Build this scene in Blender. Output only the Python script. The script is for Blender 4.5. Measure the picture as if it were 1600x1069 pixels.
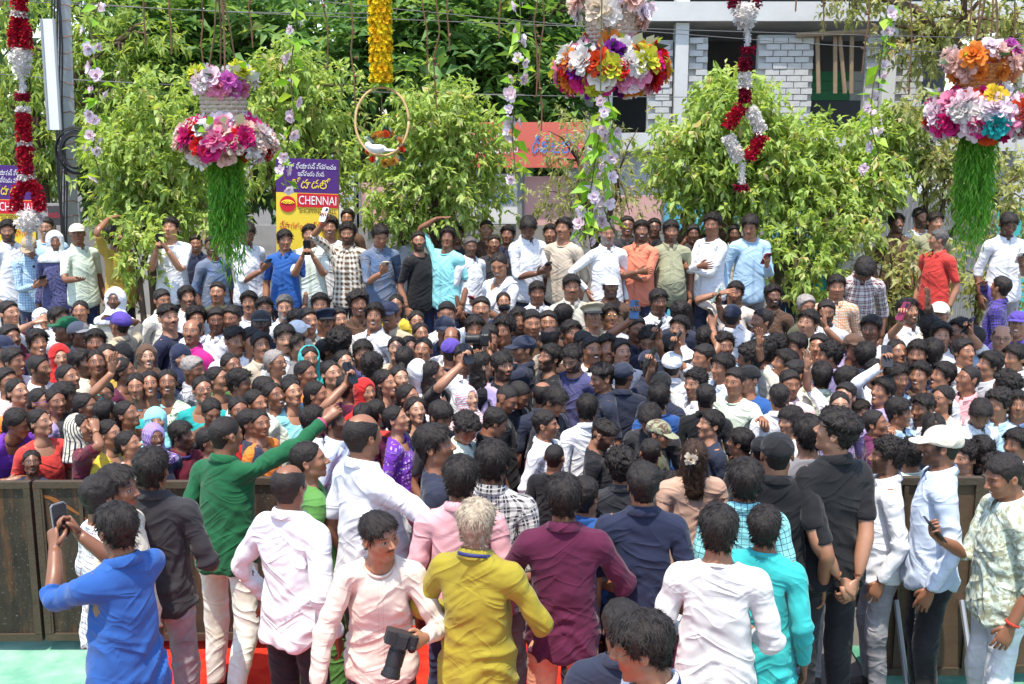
import bpy, math, random
import numpy as np
from mathutils import Vector, Matrix

# ------------------------------------------------------------------ camera, sky, sun, exposure
scene = bpy.context.scene
for o in list(bpy.data.objects):
    bpy.data.objects.remove(o)
FPX = 1778.0                      # focal length in pixels of the 1600 px wide photograph
CAM_H = 3.25
PITCH = math.atan((534.5 - 185.0) / FPX)
cam_data = bpy.data.cameras.new("camera")
cam = bpy.data.objects.new("camera", cam_data)
scene.collection.objects.link(cam)
cam.location = (0, 0, CAM_H)
cam.rotation_euler = (math.pi / 2 - PITCH, 0, 0)
cam_data.sensor_width = 36.0
cam_data.lens = FPX / 1600 * 36.0
cam_data.clip_end = 2000
cam_data.clip_start = 0.05
scene.camera = cam

SUN_EL, SUN_AZ = math.radians(73), math.radians(-160)   # azimuth measured from +Y towards +X: the sun stands left, a little behind the camera
sd = Vector((math.sin(SUN_AZ) * math.cos(SUN_EL), math.cos(SUN_AZ) * math.cos(SUN_EL), math.sin(SUN_EL)))
world = bpy.data.worlds.new("World")
scene.world = world
world.use_nodes = True
wn = world.node_tree.nodes
sky = wn.new("ShaderNodeTexSky")
sky.sky_type = 'NISHITA'
sky.sun_disc = False
sky.sun_elevation = SUN_EL
sky.sun_rotation = SUN_AZ
sky.air_density = 1.0
sky.dust_density = 1.0
sky.ozone_density = 1.0
bg = wn["Background"]
bg.inputs[1].default_value = 0.15
world.node_tree.links.new(sky.outputs[0], bg.inputs[0])
sun_data = bpy.data.lights.new("sun", 'SUN')
sun_data.energy = 2.6
sun_data.angle = math.radians(0.6)
sun_data.color = (1.0, 0.93, 0.81)
sun = bpy.data.objects.new("sun", sun_data)
scene.collection.objects.link(sun)
sun.rotation_euler = sd.to_track_quat('Z', 'Y').to_euler()
scene.view_settings.view_transform = 'Standard'
scene.view_settings.look = 'None'
scene.view_settings.exposure = 1.32
scene.view_settings.gamma = 1.0
scene.view_settings.use_curve_mapping = False
scene.cycles.max_bounces = 4
scene.cycles.diffuse_bounces = 3
scene.cycles.glossy_bounces = 2
scene.cycles.transmission_bounces = 2
scene.cycles.transparent_max_bounces = 4

rnd = random.Random(7)
rng = np.random.default_rng(11)
COL = scene.collection

def ray(px, py):
    """unit-depth ray (y component 1) through a pixel of the 1600 x 1069 photograph"""
    u, v = (px - 800.0) / FPX, (534.5 - py) / FPX
    c, s = math.cos(PITCH), math.sin(PITCH)
    d = Vector((u, c + v * s, -s + v * c))
    return d / d.y

def at(px, py, Y):
    return Vector((0, 0, CAM_H)) + ray(px, py) * Y

def on_z(px, py, z):
    d = ray(px, py)
    return Vector((0, 0, CAM_H)) + d * ((z - CAM_H) / d.z)

# ------------------------------------------------------------------ objects
def mesh_from(name, V, F, smooth=True, rest=None, fab=None):
    me = bpy.data.meshes.new(name)
    V = np.asarray(V, np.float32)
    if isinstance(F, np.ndarray):
        k = F.shape[1]
        nf = len(F)
        me.vertices.add(len(V))
        me.vertices.foreach_set("co", V.ravel())
        me.loops.add(nf * k)
        me.loops.foreach_set("vertex_index", F.astype(np.int32).ravel())
        me.polygons.add(nf)
        me.polygons.foreach_set("loop_start", np.arange(0, nf * k, k, dtype=np.int32))
        me.update(calc_edges=True)
    else:
        me.from_pydata([tuple(map(float, v)) for v in V], [], F)
    if smooth:
        me.polygons.foreach_set("use_smooth", np.ones(len(me.polygons), dtype=bool))
    if rest is not None:
        a = me.attributes.new("rest", 'FLOAT_VECTOR', 'POINT')
        a.data.foreach_set("vector", np.asarray(rest, np.float32).ravel())
    if fab is not None:
        a = me.attributes.new("fab", 'FLOAT_VECTOR', 'POINT')
        a.data.foreach_set("vector", np.asarray(fab, np.float32).ravel())
    me.update()
    return me

def link(name, me, mat=None, parent=None):
    o = bpy.data.objects.new(name, me)
    COL.objects.link(o)
    if mat is not None and not me.materials:
        me.materials.append(mat)
    elif mat is not None and me.materials[0] is not mat:
        o.material_slots[0].link = 'OBJECT'
        o.material_slots[0].material = mat
    if parent is not None:
        o.parent = parent
    return o

def tag(o, label=None, cat=None, group=None, kind=None):
    if label: o["label"] = label
    if cat: o["category"] = cat
    if group: o["group"] = group
    if kind: o["kind"] = kind
    return o

def empty(name, loc=(0, 0, 0), rz=0.0, scale=1.0):
    o = bpy.data.objects.new(name, None)
    COL.objects.link(o)
    o.location = loc
    o.rotation_euler = (0, 0, rz)
    o.scale = (scale,) * 3
    o.empty_display_size = 0.1
    return o

class MB:
    """collects boxes, tubes and strips into one mesh"""
    def __init__(self): self.v = []; self.f = []
    def add(self, V, F):
        n = len(self.v)
        self.v += [tuple(map(float, p)) for p in V]
        self.f += [tuple(i + n for i in q) for q in F]
        return self
    def box(self, lo, hi, M=None):
        x0, y0, z0 = lo; x1, y1, z1 = hi
        V = [Vector(p) for p in ((x0,y0,z0),(x1,y0,z0),(x1,y1,z0),(x0,y1,z0),(x0,y0,z1),(x1,y0,z1),(x1,y1,z1),(x0,y1,z1))]
        if M is not None: V = [M @ p for p in V]
        return self.add(V, [(0,3,2,1),(4,5,6,7),(0,1,5,4),(1,2,6,5),(2,3,7,6),(3,0,4,7)])
    def tube(self, pts, rad, n=8, cap=True):
        pts = [Vector(p) for p in pts]
        if not hasattr(rad, '__len__'): rad = [rad] * len(pts)
        V, F = [], []
        up = None
        for i, p in enumerate(pts):
            t = (pts[min(i + 1, len(pts) - 1)] - pts[max(i - 1, 0)])
            t = t.normalized() if t.length > 1e-9 else Vector((0, 0, 1))
            if up is None:
                up = Vector((0, 0, 1)) if abs(t.z) < .9 else Vector((0, 1, 0))
            a = t.cross(up)
            if a.length < 1e-6: a = t.cross(Vector((1, 0, 0)))
            a.normalize(); b = a.cross(t).normalized(); up = b
            for k in range(n):
                q = 2 * math.pi * k / n
                V.append(p + (a * math.cos(q) + b * math.sin(q)) * rad[i])
        for i in range(len(pts) - 1):
            for k in range(n):
                F.append((i*n+k, i*n+(k+1) % n, (i+1)*n+(k+1) % n, (i+1)*n+k))
        if cap:
            F.append(tuple(range(n - 1, -1, -1)))
            F.append(tuple((len(pts) - 1) * n + k for k in range(n)))
        return self.add(V, F)
    def build(self, name, mat, parent=None, smooth=False):
        me = bpy.data.meshes.new(name)
        me.from_pydata(self.v, [], self.f)
        if smooth:
            me.polygons.foreach_set("use_smooth", [True] * len(me.polygons))
        me.update()
        return link(name, me, mat, parent)

def nrmrows(v): return v / (np.linalg.norm(v, axis=1, keepdims=True) + 1e-9)
def vnoise(P, seed=0):
    """smooth value noise in [-1,1] at points P (N,3)"""
    P = np.asarray(P, np.float64)
    i = np.floor(P).astype(np.int64); f = P - i
    f = f * f * (3 - 2 * f)
    def h(a, b, c):
        n = (a * 374761393 + b * 668265263 + c * 2147483647 + seed * 974634777) & 0xffffffff
        n = ((n ^ (n >> 13)) * 1274126177) & 0xffffffff
        return ((n ^ (n >> 16)) & 0xffff) / 32767.5 - 1.0
    r = 0
    for dx in (0, 1):
        wx = f[:, 0] if dx else 1 - f[:, 0]
        for dy in (0, 1):
            wy = f[:, 1] if dy else 1 - f[:, 1]
            for dz in (0, 1):
                wz = f[:, 2] if dz else 1 - f[:, 2]
                r = r + wx * wy * wz * h(i[:, 0] + dx, i[:, 1] + dy, i[:, 2] + dz)
    return r

# ------------------------------------------------------------------ materials
class NT:
    def __init__(self, name):
        self.m = bpy.data.materials.new(name)
        self.m.use_nodes = True
        self.t = self.m.node_tree
        self.b = self.t.nodes["Principled BSDF"]
    def n(self, typ, **kw):
        x = self.t.nodes.new(typ)
        for k, v in kw.items(): setattr(x, k, v)
        return x
    def l(self, a, b): self.t.links.new(a, b)
    def val(self, s, v):
        if hasattr(v, 'is_output') or hasattr(v, 'links'): self.l(v, s)
        else: s.default_value = v
    def math(self, op, a, b=0.0, c=0.0, clamp=False):
        x = self.n("ShaderNodeMath", operation=op, use_clamp=clamp)
        self.val(x.inputs[0], a); self.val(x.inputs[1], b)
        if len(x.inputs) > 2: self.val(x.inputs[2], c)
        return x.outputs[0]
    def mix(self, f, a, b, typ='MIX'):
        x = self.n("ShaderNodeMix", data_type='RGBA', blend_type=typ)
        self.val(x.inputs[0], f)
        for s, v in ((x.inputs[6], a), (x.inputs[7], b)):
            if isinstance(v, (tuple, list)): s.default_value = tuple(v) + ((1.0,) if len(v) == 3 else ())
            else: self.l(v, s)
        return x.outputs[2]
    def noise(self, vec, scale, detail=3.0, rough=0.5, dist=0.0):
        x = self.n("ShaderNodeTexNoise")
        if vec is not None: self.l(vec, x.inputs["Vector"])
        x.inputs["Scale"].default_value = scale
        x.inputs["Detail"].default_value = detail
        x.inputs["Roughness"].default_value = rough
        x.inputs["Distortion"].default_value = dist
        return x.outputs[0]
    def ramp(self, f, stops):
        x = self.n("ShaderNodeValToRGB")
        e = x.color_ramp.elements
        while len(e) < len(stops): e.new(0.5)
        for i, (p, c) in enumerate(stops):
            e[i].position = p
            e[i].color = (c, c, c, 1) if not hasattr(c, '__len__') else tuple(c) + (1,)
        self.l(f, x.inputs[0])
        return x.outputs[0]
    def attr(self, name, typ='GEOMETRY'):
        x = self.n("ShaderNodeAttribute", attribute_type=typ, attribute_name=name)
        return x
    def xyz(self, vec):
        x = self.n("ShaderNodeSeparateXYZ"); self.l(vec, x.inputs[0])
        return x.outputs
    def scale(self, vec, s):
        x = self.n("ShaderNodeVectorMath", operation='MULTIPLY')
        self.l(vec, x.inputs[0]); x.inputs[1].default_value = s
        return x.outputs[0]
    def bump(self, h, strength, dist=0.01):
        x = self.n("ShaderNodeBump")
        x.inputs["Strength"].default_value = strength
        x.inputs["Distance"].default_value = dist
        self.l(h, x.inputs["Height"])
        self.l(x.outputs[0], self.b.inputs["Normal"])
    def color(self, c): self.val(self.b.inputs["Base Color"], tuple(c) + (1,) if isinstance(c, tuple) and len(c) == 3 else c)
    def rough(self, r): self.val(self.b.inputs["Roughness"], r)
    def spec(self, s): self.b.inputs["Specular IOR Level"].default_value = s

def simple_mat(name, col, rough=0.6, spec=0.4, var=0.15, scale=8.0, bump=0.0, metal=0.0):
    t = NT(name)
    g = t.n("ShaderNodeTexCoord").outputs["Object"]
    nz = t.noise(g, scale, 4, .6)
    f = t.math('MULTIPLY_ADD', nz, var * 2, 1 - var)
    mul = t.n("ShaderNodeVectorMath", operation='SCALE')
    mul.inputs[0].default_value = col
    t.l(f, mul.inputs[3])
    t.l(mul.outputs[0], t.b.inputs["Base Color"])
    t.rough(rough); t.spec(spec)
    t.b.inputs["Metallic"].default_value = metal
    if bump: t.bump(t.noise(g, scale * 4, 3, .6), bump, .01)
    return t.m
# ------------------------------------------------------------------ the setting: ground, carpet, median
def sheet(name, x0, y0, x1, y1, z, mat, nx=1, ny=1, amp=0.0, seed=1):
    xs = np.linspace(x0, x1, nx + 1); ys = np.linspace(y0, y1, ny + 1)
    X, Y = np.meshgrid(xs, ys, indexing='ij')
    V = np.stack([X.ravel(), Y.ravel(), np.full(X.size, z)], 1)
    if amp: V[:, 2] += (vnoise(V * np.array([3, 3, 1]), seed) * .5 + .5) * amp
    i = np.arange((nx + 1) * (ny + 1)).reshape(nx + 1, ny + 1)
    F = np.stack([i[:-1, :-1], i[1:, :-1], i[1:, 1:], i[:-1, 1:]], -1).reshape(-1, 4)
    return tag(link(name, mesh_from(name, V, F), mat), kind='structure')
def ground_mat():
    t = NT("asphalt"); g = t.n("ShaderNodeTexCoord").outputs["Object"]
    n = t.noise(g, 1.3, 5, .6); n2 = t.noise(g, 90, 2, .7)
    t.color(t.mix(n, (.07, .066, .06), (.16, .145, .125))); t.rough(.9)
    t.bump(n2, .4, .01); return t.m
def carpet_mat(name, a, b, sc=9):
    t = NT(name); g = t.n("ShaderNodeTexCoord").outputs["Object"]
    n = t.noise(g, sc, 4, .6); n2 = t.noise(g, 260, 2, .7)
    t.color(t.mix(t.ramp(n, [(.35, 0.), (.7, 1.)]), a, b)); t.rough(.95); t.spec(.1)
    t.bump(t.math('ADD', n, t.math('MULTIPLY', n2, .3)), .5, .02); return t.m
sheet("ground", -150, -60, 150, 260, 0, ground_mat(), 2, 2)
sheet("red_carpet", -2.35, 0.8, .60, 6.9, .006, carpet_mat("red_carpet", (.52, .020, .012), (.64, .045, .02)), 40, 50, .018, 2)
sheet("green_mat", -7.5, 2.4, -2.38, 6.95, .006, carpet_mat("green_mat", (.15, .36, .25), (.30, .50, .38), 5), 40, 40, .02, 3)
sheet("dark_green_mat", 2.1, 2.4, 7.0, 6.6, .006, carpet_mat("dark_green_mat", (.07, .24, .15), (.20, .38, .27), 5), 40, 40, .02, 4)
CONC = simple_mat("concrete", (.34, .33, .31), .9, .2, .25, 3, .3)
PLAT = .52
mb = MB(); mb.box((-12, 11.55, 0), (14, 16.5, PLAT - .06)); mb.build("road_median", CONC)["kind"] = 'structure'
mb = MB(); mb.box((-12, 11.47, PLAT - .058), (14, 16.5, PLAT)); mb.build("median_kerb_slab", simple_mat("median_slab", (.30, .28, .25), .9, .2, .25, 5, .3))["kind"] = 'structure'

# ------------------------------------------------------------------ unfinished building with block walls
CONCW = simple_mat("pale_concrete", (.58, .57, .55), .9, .2, .22, 1.7, .35)
BLOCKM = simple_mat("cement_block", (.50, .49, .47), .92, .15, .34, 3, .6)
MORTAR = simple_mat("mortar", (.43, .42, .40), .95, .1, .2, 9, .4)
DARKIN = simple_mat("interior_shade", (.13, .13, .14), .95, .1, .2, 2)  # shade inside the building put into a dark base colour
BY = 18.0
def bx(px): return at(px, 185, BY).x
def bz(py): return at(800, py, BY).z
bld = empty("unfinished_building", (bx(1200), BY, 0))
O = bld.location
def bpart(name, x0, x1, z0, z1, y0, y1, mat):
    mb = MB(); mb.box((x0 - O.x, y0 - BY, z0), (x1 - O.x, y1 - BY, z1)); return mb.build(name, mat, bld)
X0, X1 = bx(930), bx(1640)
zb = [bz(330), bz(34), bz(-150)]
bpart("ground_floor_wall", X0, X1, 0, bz(236), BY + .3, BY + .5, CONCW)
bpart("floor_beam", X0, X1, bz(236), bz(208), BY - .02, BY + .5, CONCW)
bpart("floor_slab", X0, X1, bz(34), bz(4), BY - .15, BY + 6, CONCW)
bpart("upper_slab", X0, X1, bz(-150), bz(-185), BY - .15, BY + 6, CONCW)
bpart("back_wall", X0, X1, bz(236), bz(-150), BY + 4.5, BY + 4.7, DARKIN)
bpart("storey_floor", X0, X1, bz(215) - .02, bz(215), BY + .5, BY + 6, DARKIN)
bpart("end_wall", X0 - .2, X0 - .003, 0, bz(-150), BY + .4, BY + 6, CONCW)
for cx in (946, 1062, 1384, 1600):
    bpart("column", bx(cx - 10), bx(cx + 10), 0, bz(36), BY - .05, BY + .28, CONCW)
    bpart("column", bx(cx - 10), bx(cx + 10), bz(3), bz(-150), BY - .05, BY + .28, CONCW)
bw, bh = .225, .095
blk = MB(); blk.box((-bw / 2 + .006, -.055, -bh / 2 + .006), (bw / 2 - .006, .055, bh / 2 - .006))
bme = bpy.data.meshes.new("block"); bme.from_pydata(blk.v, [], blk.f); bme.materials.append(BLOCKM)
def block_wall(px0, px1, pyt, pyb):
    x0, x1, z1, z0 = bx(px0), bx(px1), bz(pyt), bz(pyb)
    w = bpart("block_wall", x0, x1, z0, z1, BY + .10, BY + .22, MORTAR)
    rows = int((z1 - z0) / bh); n = 0
    for r in range(rows):
        zc = z0 + (r + .5) * bh
        xx = x0 + (bw / 2 if r % 2 else 0)
        while xx + bw * .6 < x1:
            wd = min(bw, x1 - xx)
            o = bpy.data.objects.new("block", bme); COL.objects.link(o); o.parent = w
            o.location = (xx + wd / 2 - O.x, .10 + rnd.uniform(-.008, .006), zc)
            o.scale = (wd / bw, 1, 1); o.rotation_euler = (0, rnd.uniform(-.01, .01), rnd.uniform(-.02, .02))
            xx += wd; n += 1
    return n
NB = block_wall(1012, 1050, 62, 206) + block_wall(1074, 1104, 58, 206) + block_wall(1182, 1268, 54, 206) + block_wall(1350, 1372, 54, 206) + block_wall(1396, 1440, 54, 206)
WOOD = simple_mat("weathered_wood", (.30, .22, .14), .85, .2, .3, 14, .4)
for px, dx in ((1277, 2), (1305, 0), (1312, 8), (1331, -1)):
    mb = MB(); a, b = at(px, 56, BY + .05), at(px + dx, 146, BY + .05)
    mb.tube([a - O, b - O], .035, 7); mb.build("prop_post", WOOD, bld)
mb = MB(); a, b = at(1244, 55, BY - .02), at(1358, 49, BY - .02); mb.tube([a - O, b - O], .04, 7); mb.build("prop_beam", WOOD, bld)
SACK = [simple_mat("sack_green", (.05, .22, .10), .8), simple_mat("sack_white", (.5, .5, .48), .8)]
for i in range(6):
    a = at(1290 + (i % 2) * 24, 150 - 15 * (i // 2), BY + 1.2) - O
    mb = MB(); mb.box((-.35, -.2, -.075), (.35, .2, .075), Matrix.Translation(a) @ Matrix.Rotation(rnd.uniform(-.15, .15), 4, 'Z')); mb.build("cement_sack", SACK[i % 2], bld)
tag(bld, "unfinished concrete building with grey block walls and bare columns", "building")

# ------------------------------------------------------------------ walls, hoardings and boards behind the median
def panel(name, px0, px1, pyt, pyb, Y, mat, label, cat, thick=.05, trim=None, cats=None):
    a, b = at(px0, pyt, Y), at(px1, pyb, Y)
    if cat == 'wall': b.z = 0.0
    r = empty(name, ((a.x + b.x) / 2, Y, max(0, b.z)))
    w, h = b.x - a.x, a.z - b.z
    mb = MB(); mb.box((-w / 2, 0, 0), (w / 2, thick, h)); mb.build("panel", mat, r)
    if trim:
        for x in (-w / 2, w / 2):
            mb = MB(); mb.box((x - .03, -.015, -.03), (x + .03, -.002, h + .03)); mb.build("frame_side", trim, r)
    for x in (-w * .4, w * .4):
        if b.z > .1:
            mb = MB(); mb.box((x - .03, thick + .002, -b.z), (x + .03, thick + .06, h)); mb.build("post", trim or WOOD, r)
    tag(r, label, cat)
    return r, w, h
REDM = simple_mat("red_board", (.66, .15, .11), .6, .3, .08, 2)
PINKM = simple_mat("pink_board", (.72, .42, .40), .7, .3, .08, 2)
WHITEM = simple_mat("white_board", (.74, .73, .72), .7, .3, .06, 2)
BLUEM = simple_mat("blue_sheet", (.12, .46, .66), .6, .3, .10, 3)
TEALM = simple_mat("teal_wall", (.06, .38, .36), .8, .2, .12, 3)
STEEL = simple_mat("grey_steel", (.30, .31, .32), .55, .4, .15, 6, metal=.3)
GREYW = simple_mat("grey_wall", (.30, .29, .28), .9, .2, .25, 2, .3)
def text(r, body, x, z, size, mat, y=-.012, width=None):
    cu = bpy.data.curves.new("lettering", 'FONT'); cu.body = body; cu.size = size; cu.align_x = 'CENTER'; cu.resolution_u = 3
    t = bpy.data.objects.new("lettering", cu); COL.objects.link(t)
    bpy.context.view_layer.update()
    me = bpy.data.meshes.new_from_object(t); bpy.data.objects.remove(t); bpy.data.curves.remove(cu)
    o = link("lettering", me, mat, r)
    o.location = (x, y, z); o.rotation_euler = (math.pi / 2, 0, 0); k = 1.0
    if width and me.vertices:
        xs = [v.co.x for v in me.vertices]; k = width / (max(xs) - min(xs))
    o.scale = (k, 1, 1)
    return o
INKW = simple_mat("white_ink", (.80, .80, .78), .7, .2, .02); INKB = simple_mat("blue_ink", (.06, .25, .62), .7, .2, .02); INKR = simple_mat("red_ink", (.55, .02, .05), .7, .2, .02)
INKK = simple_mat("black_ink", (.02, .02, .02), .7, .2, .02); INKY = simple_mat("yellow_ink", (.85, .62, .04), .7, .2, .02)
r, w, h = panel("signboard", 728, 916, 191, 262, 15.0, REDM, "large red shop signboard with blue and white lettering behind the trees", "signboard", trim=STEEL)
text(r, "శ్రీ లక్ష్మీ", -w * .26, h * .32, .30, INKW, width=w * .38); text(r, "డిజిటల్స్", w * .24, h * .32, .30, INKB, width=w * .40)
r, w, h = panel("signboard", 560, 716, 286, 352, 15.1, PINKM, "faded pink shop board with blue letters beneath the marigold hoop", "signboard", trim=STEEL)
text(r, "బాబా మొబైల్స్", 0, h * .45, .20, INKB, width=w * .8)
r, w, h = panel("signboard", 520, 558, 275, 352, 15.1, WHITEM, "narrow white shop board beside the yellow and purple banner", "signboard", trim=STEEL)
text(r, "షాపు", 0, h * .5, .12, INKB, width=w * .7)
r, w, h = panel("signboard", 722, 812, 272, 350, 15.15, WHITEM, "white shop board with blue letters under the red signboard", "signboard", trim=STEEL)
text(r, "కోదాడ", 0, h * .40, .22, INKB, width=w * .7)
r, w, h = panel("signboard", 816, 925, 276, 352, 15.2, PINKM, "salmon pink shop board below the red signboard", "signboard", trim=STEEL)
r, w, h = panel("signboard", 955, 1036, 306, 360, 15.1, PINKM, "small pink hoarding behind the man in spectacles", "signboard", trim=STEEL)
panel("tarpaulin_wall", 1040, 1150, 288, 420, 15.0, BLUEM, "bright blue sheet wall behind the white tee man", "wall")
panel("tarpaulin_wall", 1208, 1342, 300, 420, 15.1, BLUEM, "pale blue sheet wall behind the low branches", "wall")
panel("boundary_wall", 1270, 1500, 254, 420, 15.6, WHITEM, "white painted wall above the corrugated fence", "wall")
panel("boundary_wall", 1560, 2050, 325, 420, 14.6, TEALM, "teal wall behind the man photographing with a white phone", "wall")
panel("shop_wall", -160, 130, 318, 420, 15.3, GREYW, "dark grey shop front behind the utility pole", "wall")
panel("shop_wall", 130, 1700, 352, 430, 15.9, GREYW, "long low grey wall running behind the median trees", "wall")
r, w, h = panel("signboard", 74, 104, 322, 352, 15.0, simple_mat("dark_board", (.05, .045, .05), .7), "small dark signboard with red letters beside the pole", "signboard")
text(r, "మెడికల్", 0, h * .4, .085, INKR)
# corrugated fence
a, b = at(1362, 302, 15.0), at(1560, 420, 15.0)
r = empty("corrugated_fence", ((a.x + b.x) / 2, 15.0, 0)); tag(r, "grey corrugated metal fence behind the bearded onlookers", "fence")
n = 14; wd = (b.x - a.x) / n
for i in range(n):
    m = 12; V = []; 
    for j in range(m + 1):
        x = a.x + i * wd + wd * j / m - (a.x + b.x) / 2
        y = .02 * math.sin(2 * math.pi * 2 * j / m)
        V += [(x, y - (i % 2) * .004, 0), (x, y - (i % 2) * .004, a.z)]
    F = np.array([[2*j, 2*j+2, 2*j+3, 2*j+1] for j in range(m)])
    link("metal_sheet", mesh_from("metal_sheet", V, F), STEEL, r)
# ------------------------------------------------------------------ utility pole, banners, barricades
POLEM = simple_mat("pole_concrete", (.36, .36, .36), .85, .2, .2, 5, .3)
CABLE = simple_mat("black_cable", (.025, .025, .028), .6, .3, .2, 20)
RUSTW = simple_mat("rusty_wire", (.25, .12, .05), .8, .3, .3, 20)
p = at(110, 345, 13.4); q = at(97, -60, 13.4)
r = empty("utility_pole", (p.x, p.y, 0)); B = r.location.copy()
lo = p + (p - q) * (p.z / (q.z - p.z))
mb = MB(); mb.tube([lo - B, p - B, q - B], [.105, .095, .08], 4); mb.build("pole", POLEM, r)
mb = MB()
for i in range(26):
    c = lo.lerp(q, .12 + i * .034); 
    mb.tube([c - B + Vector((math.cos(a) * .098, math.sin(a) * .098, .02 * math.sin(a * 2 + i))) for a in np.linspace(0, 2 * math.pi, 9)], .005, 4)
mb.build("binding_wire", RUSTW, r)
mb = MB()
for k in range(5):
    mb.tube([lo.lerp(q, t) - B + Vector((-.08 + .02 * k + .015 * math.sin(t * 20 + k), -.110, 0)) for t in np.linspace(.2, 1, 14)], .010, 5)
mb.build("cable_bundle", CABLE, r)
tag(r, "concrete utility pole wrapped with wires and cable bundle", "pole")
c = at(118, 236, 13.0); rc_ = empty("cable_coil", c)
mb = MB(); rr = np.random.default_rng(3)
for k in range(11):
    R = .19 + rr.uniform(-.035, .05); ox, oz = rr.uniform(-.02, .02, 2); y = rr.uniform(-.04, .04)
    mb.tube([(ox + math.cos(a) * R, y, oz + math.sin(a) * R * 1.12) for a in np.linspace(0, 2 * math.pi, 25)], .008, 5)
mb.build("cable_loop", CABLE, rc_); tag(rc_, "coil of black cable hanging on the utility pole", "cable")
a, b = at(70, 30, 13.1), at(93, 203, 13.1)
rl = empty("light_box", ((a.x + b.x) / 2, 13.1, b.z)); w, h = .14, a.z - b.z
sh = Matrix.Rotation(.115, 4, 'Y'); sh = Matrix.Rotation(.012, 4, 'Y')
mb = MB(); mb.box((-w / 2, -.05, 0), (w / 2, -.01, h), sh); mb.build("panel", simple_mat("white_enamel", (.72, .74, .75), .4, .4, .05), rl)
for x in (-w / 2, w / 2):
    mb = MB(); mb.box((x - .012, -.062, 0), (x + .012, -.052, h), sh); mb.build("frame_side", STEEL, rl)
tag(rl, "tall narrow white light box on the utility pole", "light box")

def banner(name, quad, label, full=True):
    """hoarding on a frame: purple head, yellow field"""
    x0, x1, yt, yb, Y = quad
    a, b = at(x0, yt, Y), at(x1, yb, Y)
    w, h = b.x - a.x, a.z - b.z
    r = empty(name, ((a.x + b.x) / 2, Y, b.z))
    r.rotation_euler = (0, math.radians(2.0) if full else 0, 0)
    PUR = simple_mat(name + "_purple", (.075, .022, .16), .5, .3, .06); YEL = simple_mat(name + "_yellow", (.78, .56, .05), .5, .3, .08); RED = simple_mat(name + "_red", (.56, .018, .03), .5, .3, .05)
    z1 = h * .67; z2 = h * .79
    mb = MB(); mb.box((-w / 2, 0, h * .74), (w / 2, .02, h)); mb.build("purple_panel", PUR, r)
    mb = MB(); mb.box((-w / 2, 0, 0), (w / 2, .02, h * .738)); mb.build("yellow_panel", YEL, r)
    mb = MB(); mb.box((-w * .16, -.008, h * .630), (w / 2, -.002, h * .735)); mb.build("red_band", RED, r)
    n = 24
    V = [(-w * .31 + math.cos(2 * math.pi * i / n) * w * .13, -.010, h * .65 + math.sin(2 * math.pi * i / n) * w * .13) for i in range(n)]
    link("round_emblem", mesh_from("round_emblem", V, [list(range(n))], False), RED, r)
    for k in range(3):
        mb = MB(); mb.tube([(-w * .31 + math.cos(t) * w * (.045 + .03 * k), -.013, h * .648 + math.sin(t) * w * (.02 + .022 * k)) for t in np.linspace(.3, 2.8, 9)], .006, 4); mb.build("emblem_stroke", INKY, r)
    for x in (-w / 2, w / 2 - .03):
        mb = MB(); mb.box((x, .022, -b.z), (x + .03, .05, h)); mb.build("frame_post", WOOD, r)
    text(r, "కొత్త ఫ్యాషన్ ప్రపంచం", .03 * w, h * .925, .075, INKW, -.006, w * .86)
    text(r, "ఇప్పుడు మన", .06 * w, h * .868, .075, INKW, -.006, w * .42)
    text(r, "కోదాడలో", .06 * w, h * .775, .135, INKY, -.006, w * .62)
    text(r, "CHENNAI", .17 * w, h * .652, .135, INKW, -.012, w * .60)
    text(r, "SHOPPING MALL", .17 * w, h * .585, .070, INKK, -.006, w * .60)
    text(r, "స్వాగతం సుస్వాగతం", .0, h * .46, .10, INKR, -.006, w * .88)
    tag(r, label, "banner"); return r
banner("mall_banner", (424, 528, 248, 450, 12.5), "yellow and purple mall banner behind the man in blue polo")
banner("mall_banner", (-42, 60, 258, 460, 12.6), "yellow and purple mall banner partly hidden by the long red garland")

BAR = NT("barricade_sheet"); g = BAR.n("ShaderNodeTexCoord").outputs["Object"]
n1 = BAR.noise(BAR.scale(g, (3, 3, 1.2)), 1.5, 5, .65); n2 = BAR.noise(BAR.scale(g, (14, 14, 2.0)), 1.0, 5, .7); n3 = BAR.noise(g, 60, 3, .6)
c1 = BAR.mix(BAR.ramp(n1, [(.35, 0.), (.65, 1.)]), (.018, .014, .010), (.055, .043, .028))
c1 = BAR.mix(BAR.ramp(n2, [(.50, 0.), (.70, .85)]), c1, (.16, .065, .025))
c1 = BAR.mix(BAR.ramp(n3, [(.62, 0.), (.72, .6)]), c1, (.22, .20, .16))
BAR.color(c1); BAR.rough(.75); BAR.spec(.3); BAR.bump(BAR.math('ADD', n2, BAR.math('MULTIPLY', n3, .3)), .35, .01); BAR = BAR.m
FRAMEM = simple_mat("barricade_frame", (.075, .055, .036), .7, .3, .4, 12, .4, .2)
RUST = simple_mat("rust_smear", (.26, .10, .03), .9, .1, .3, 20)
PIPE = simple_mat("steel_pipe", (.42, .42, .42), .4, .5, .15, 8, metal=.7)
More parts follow.
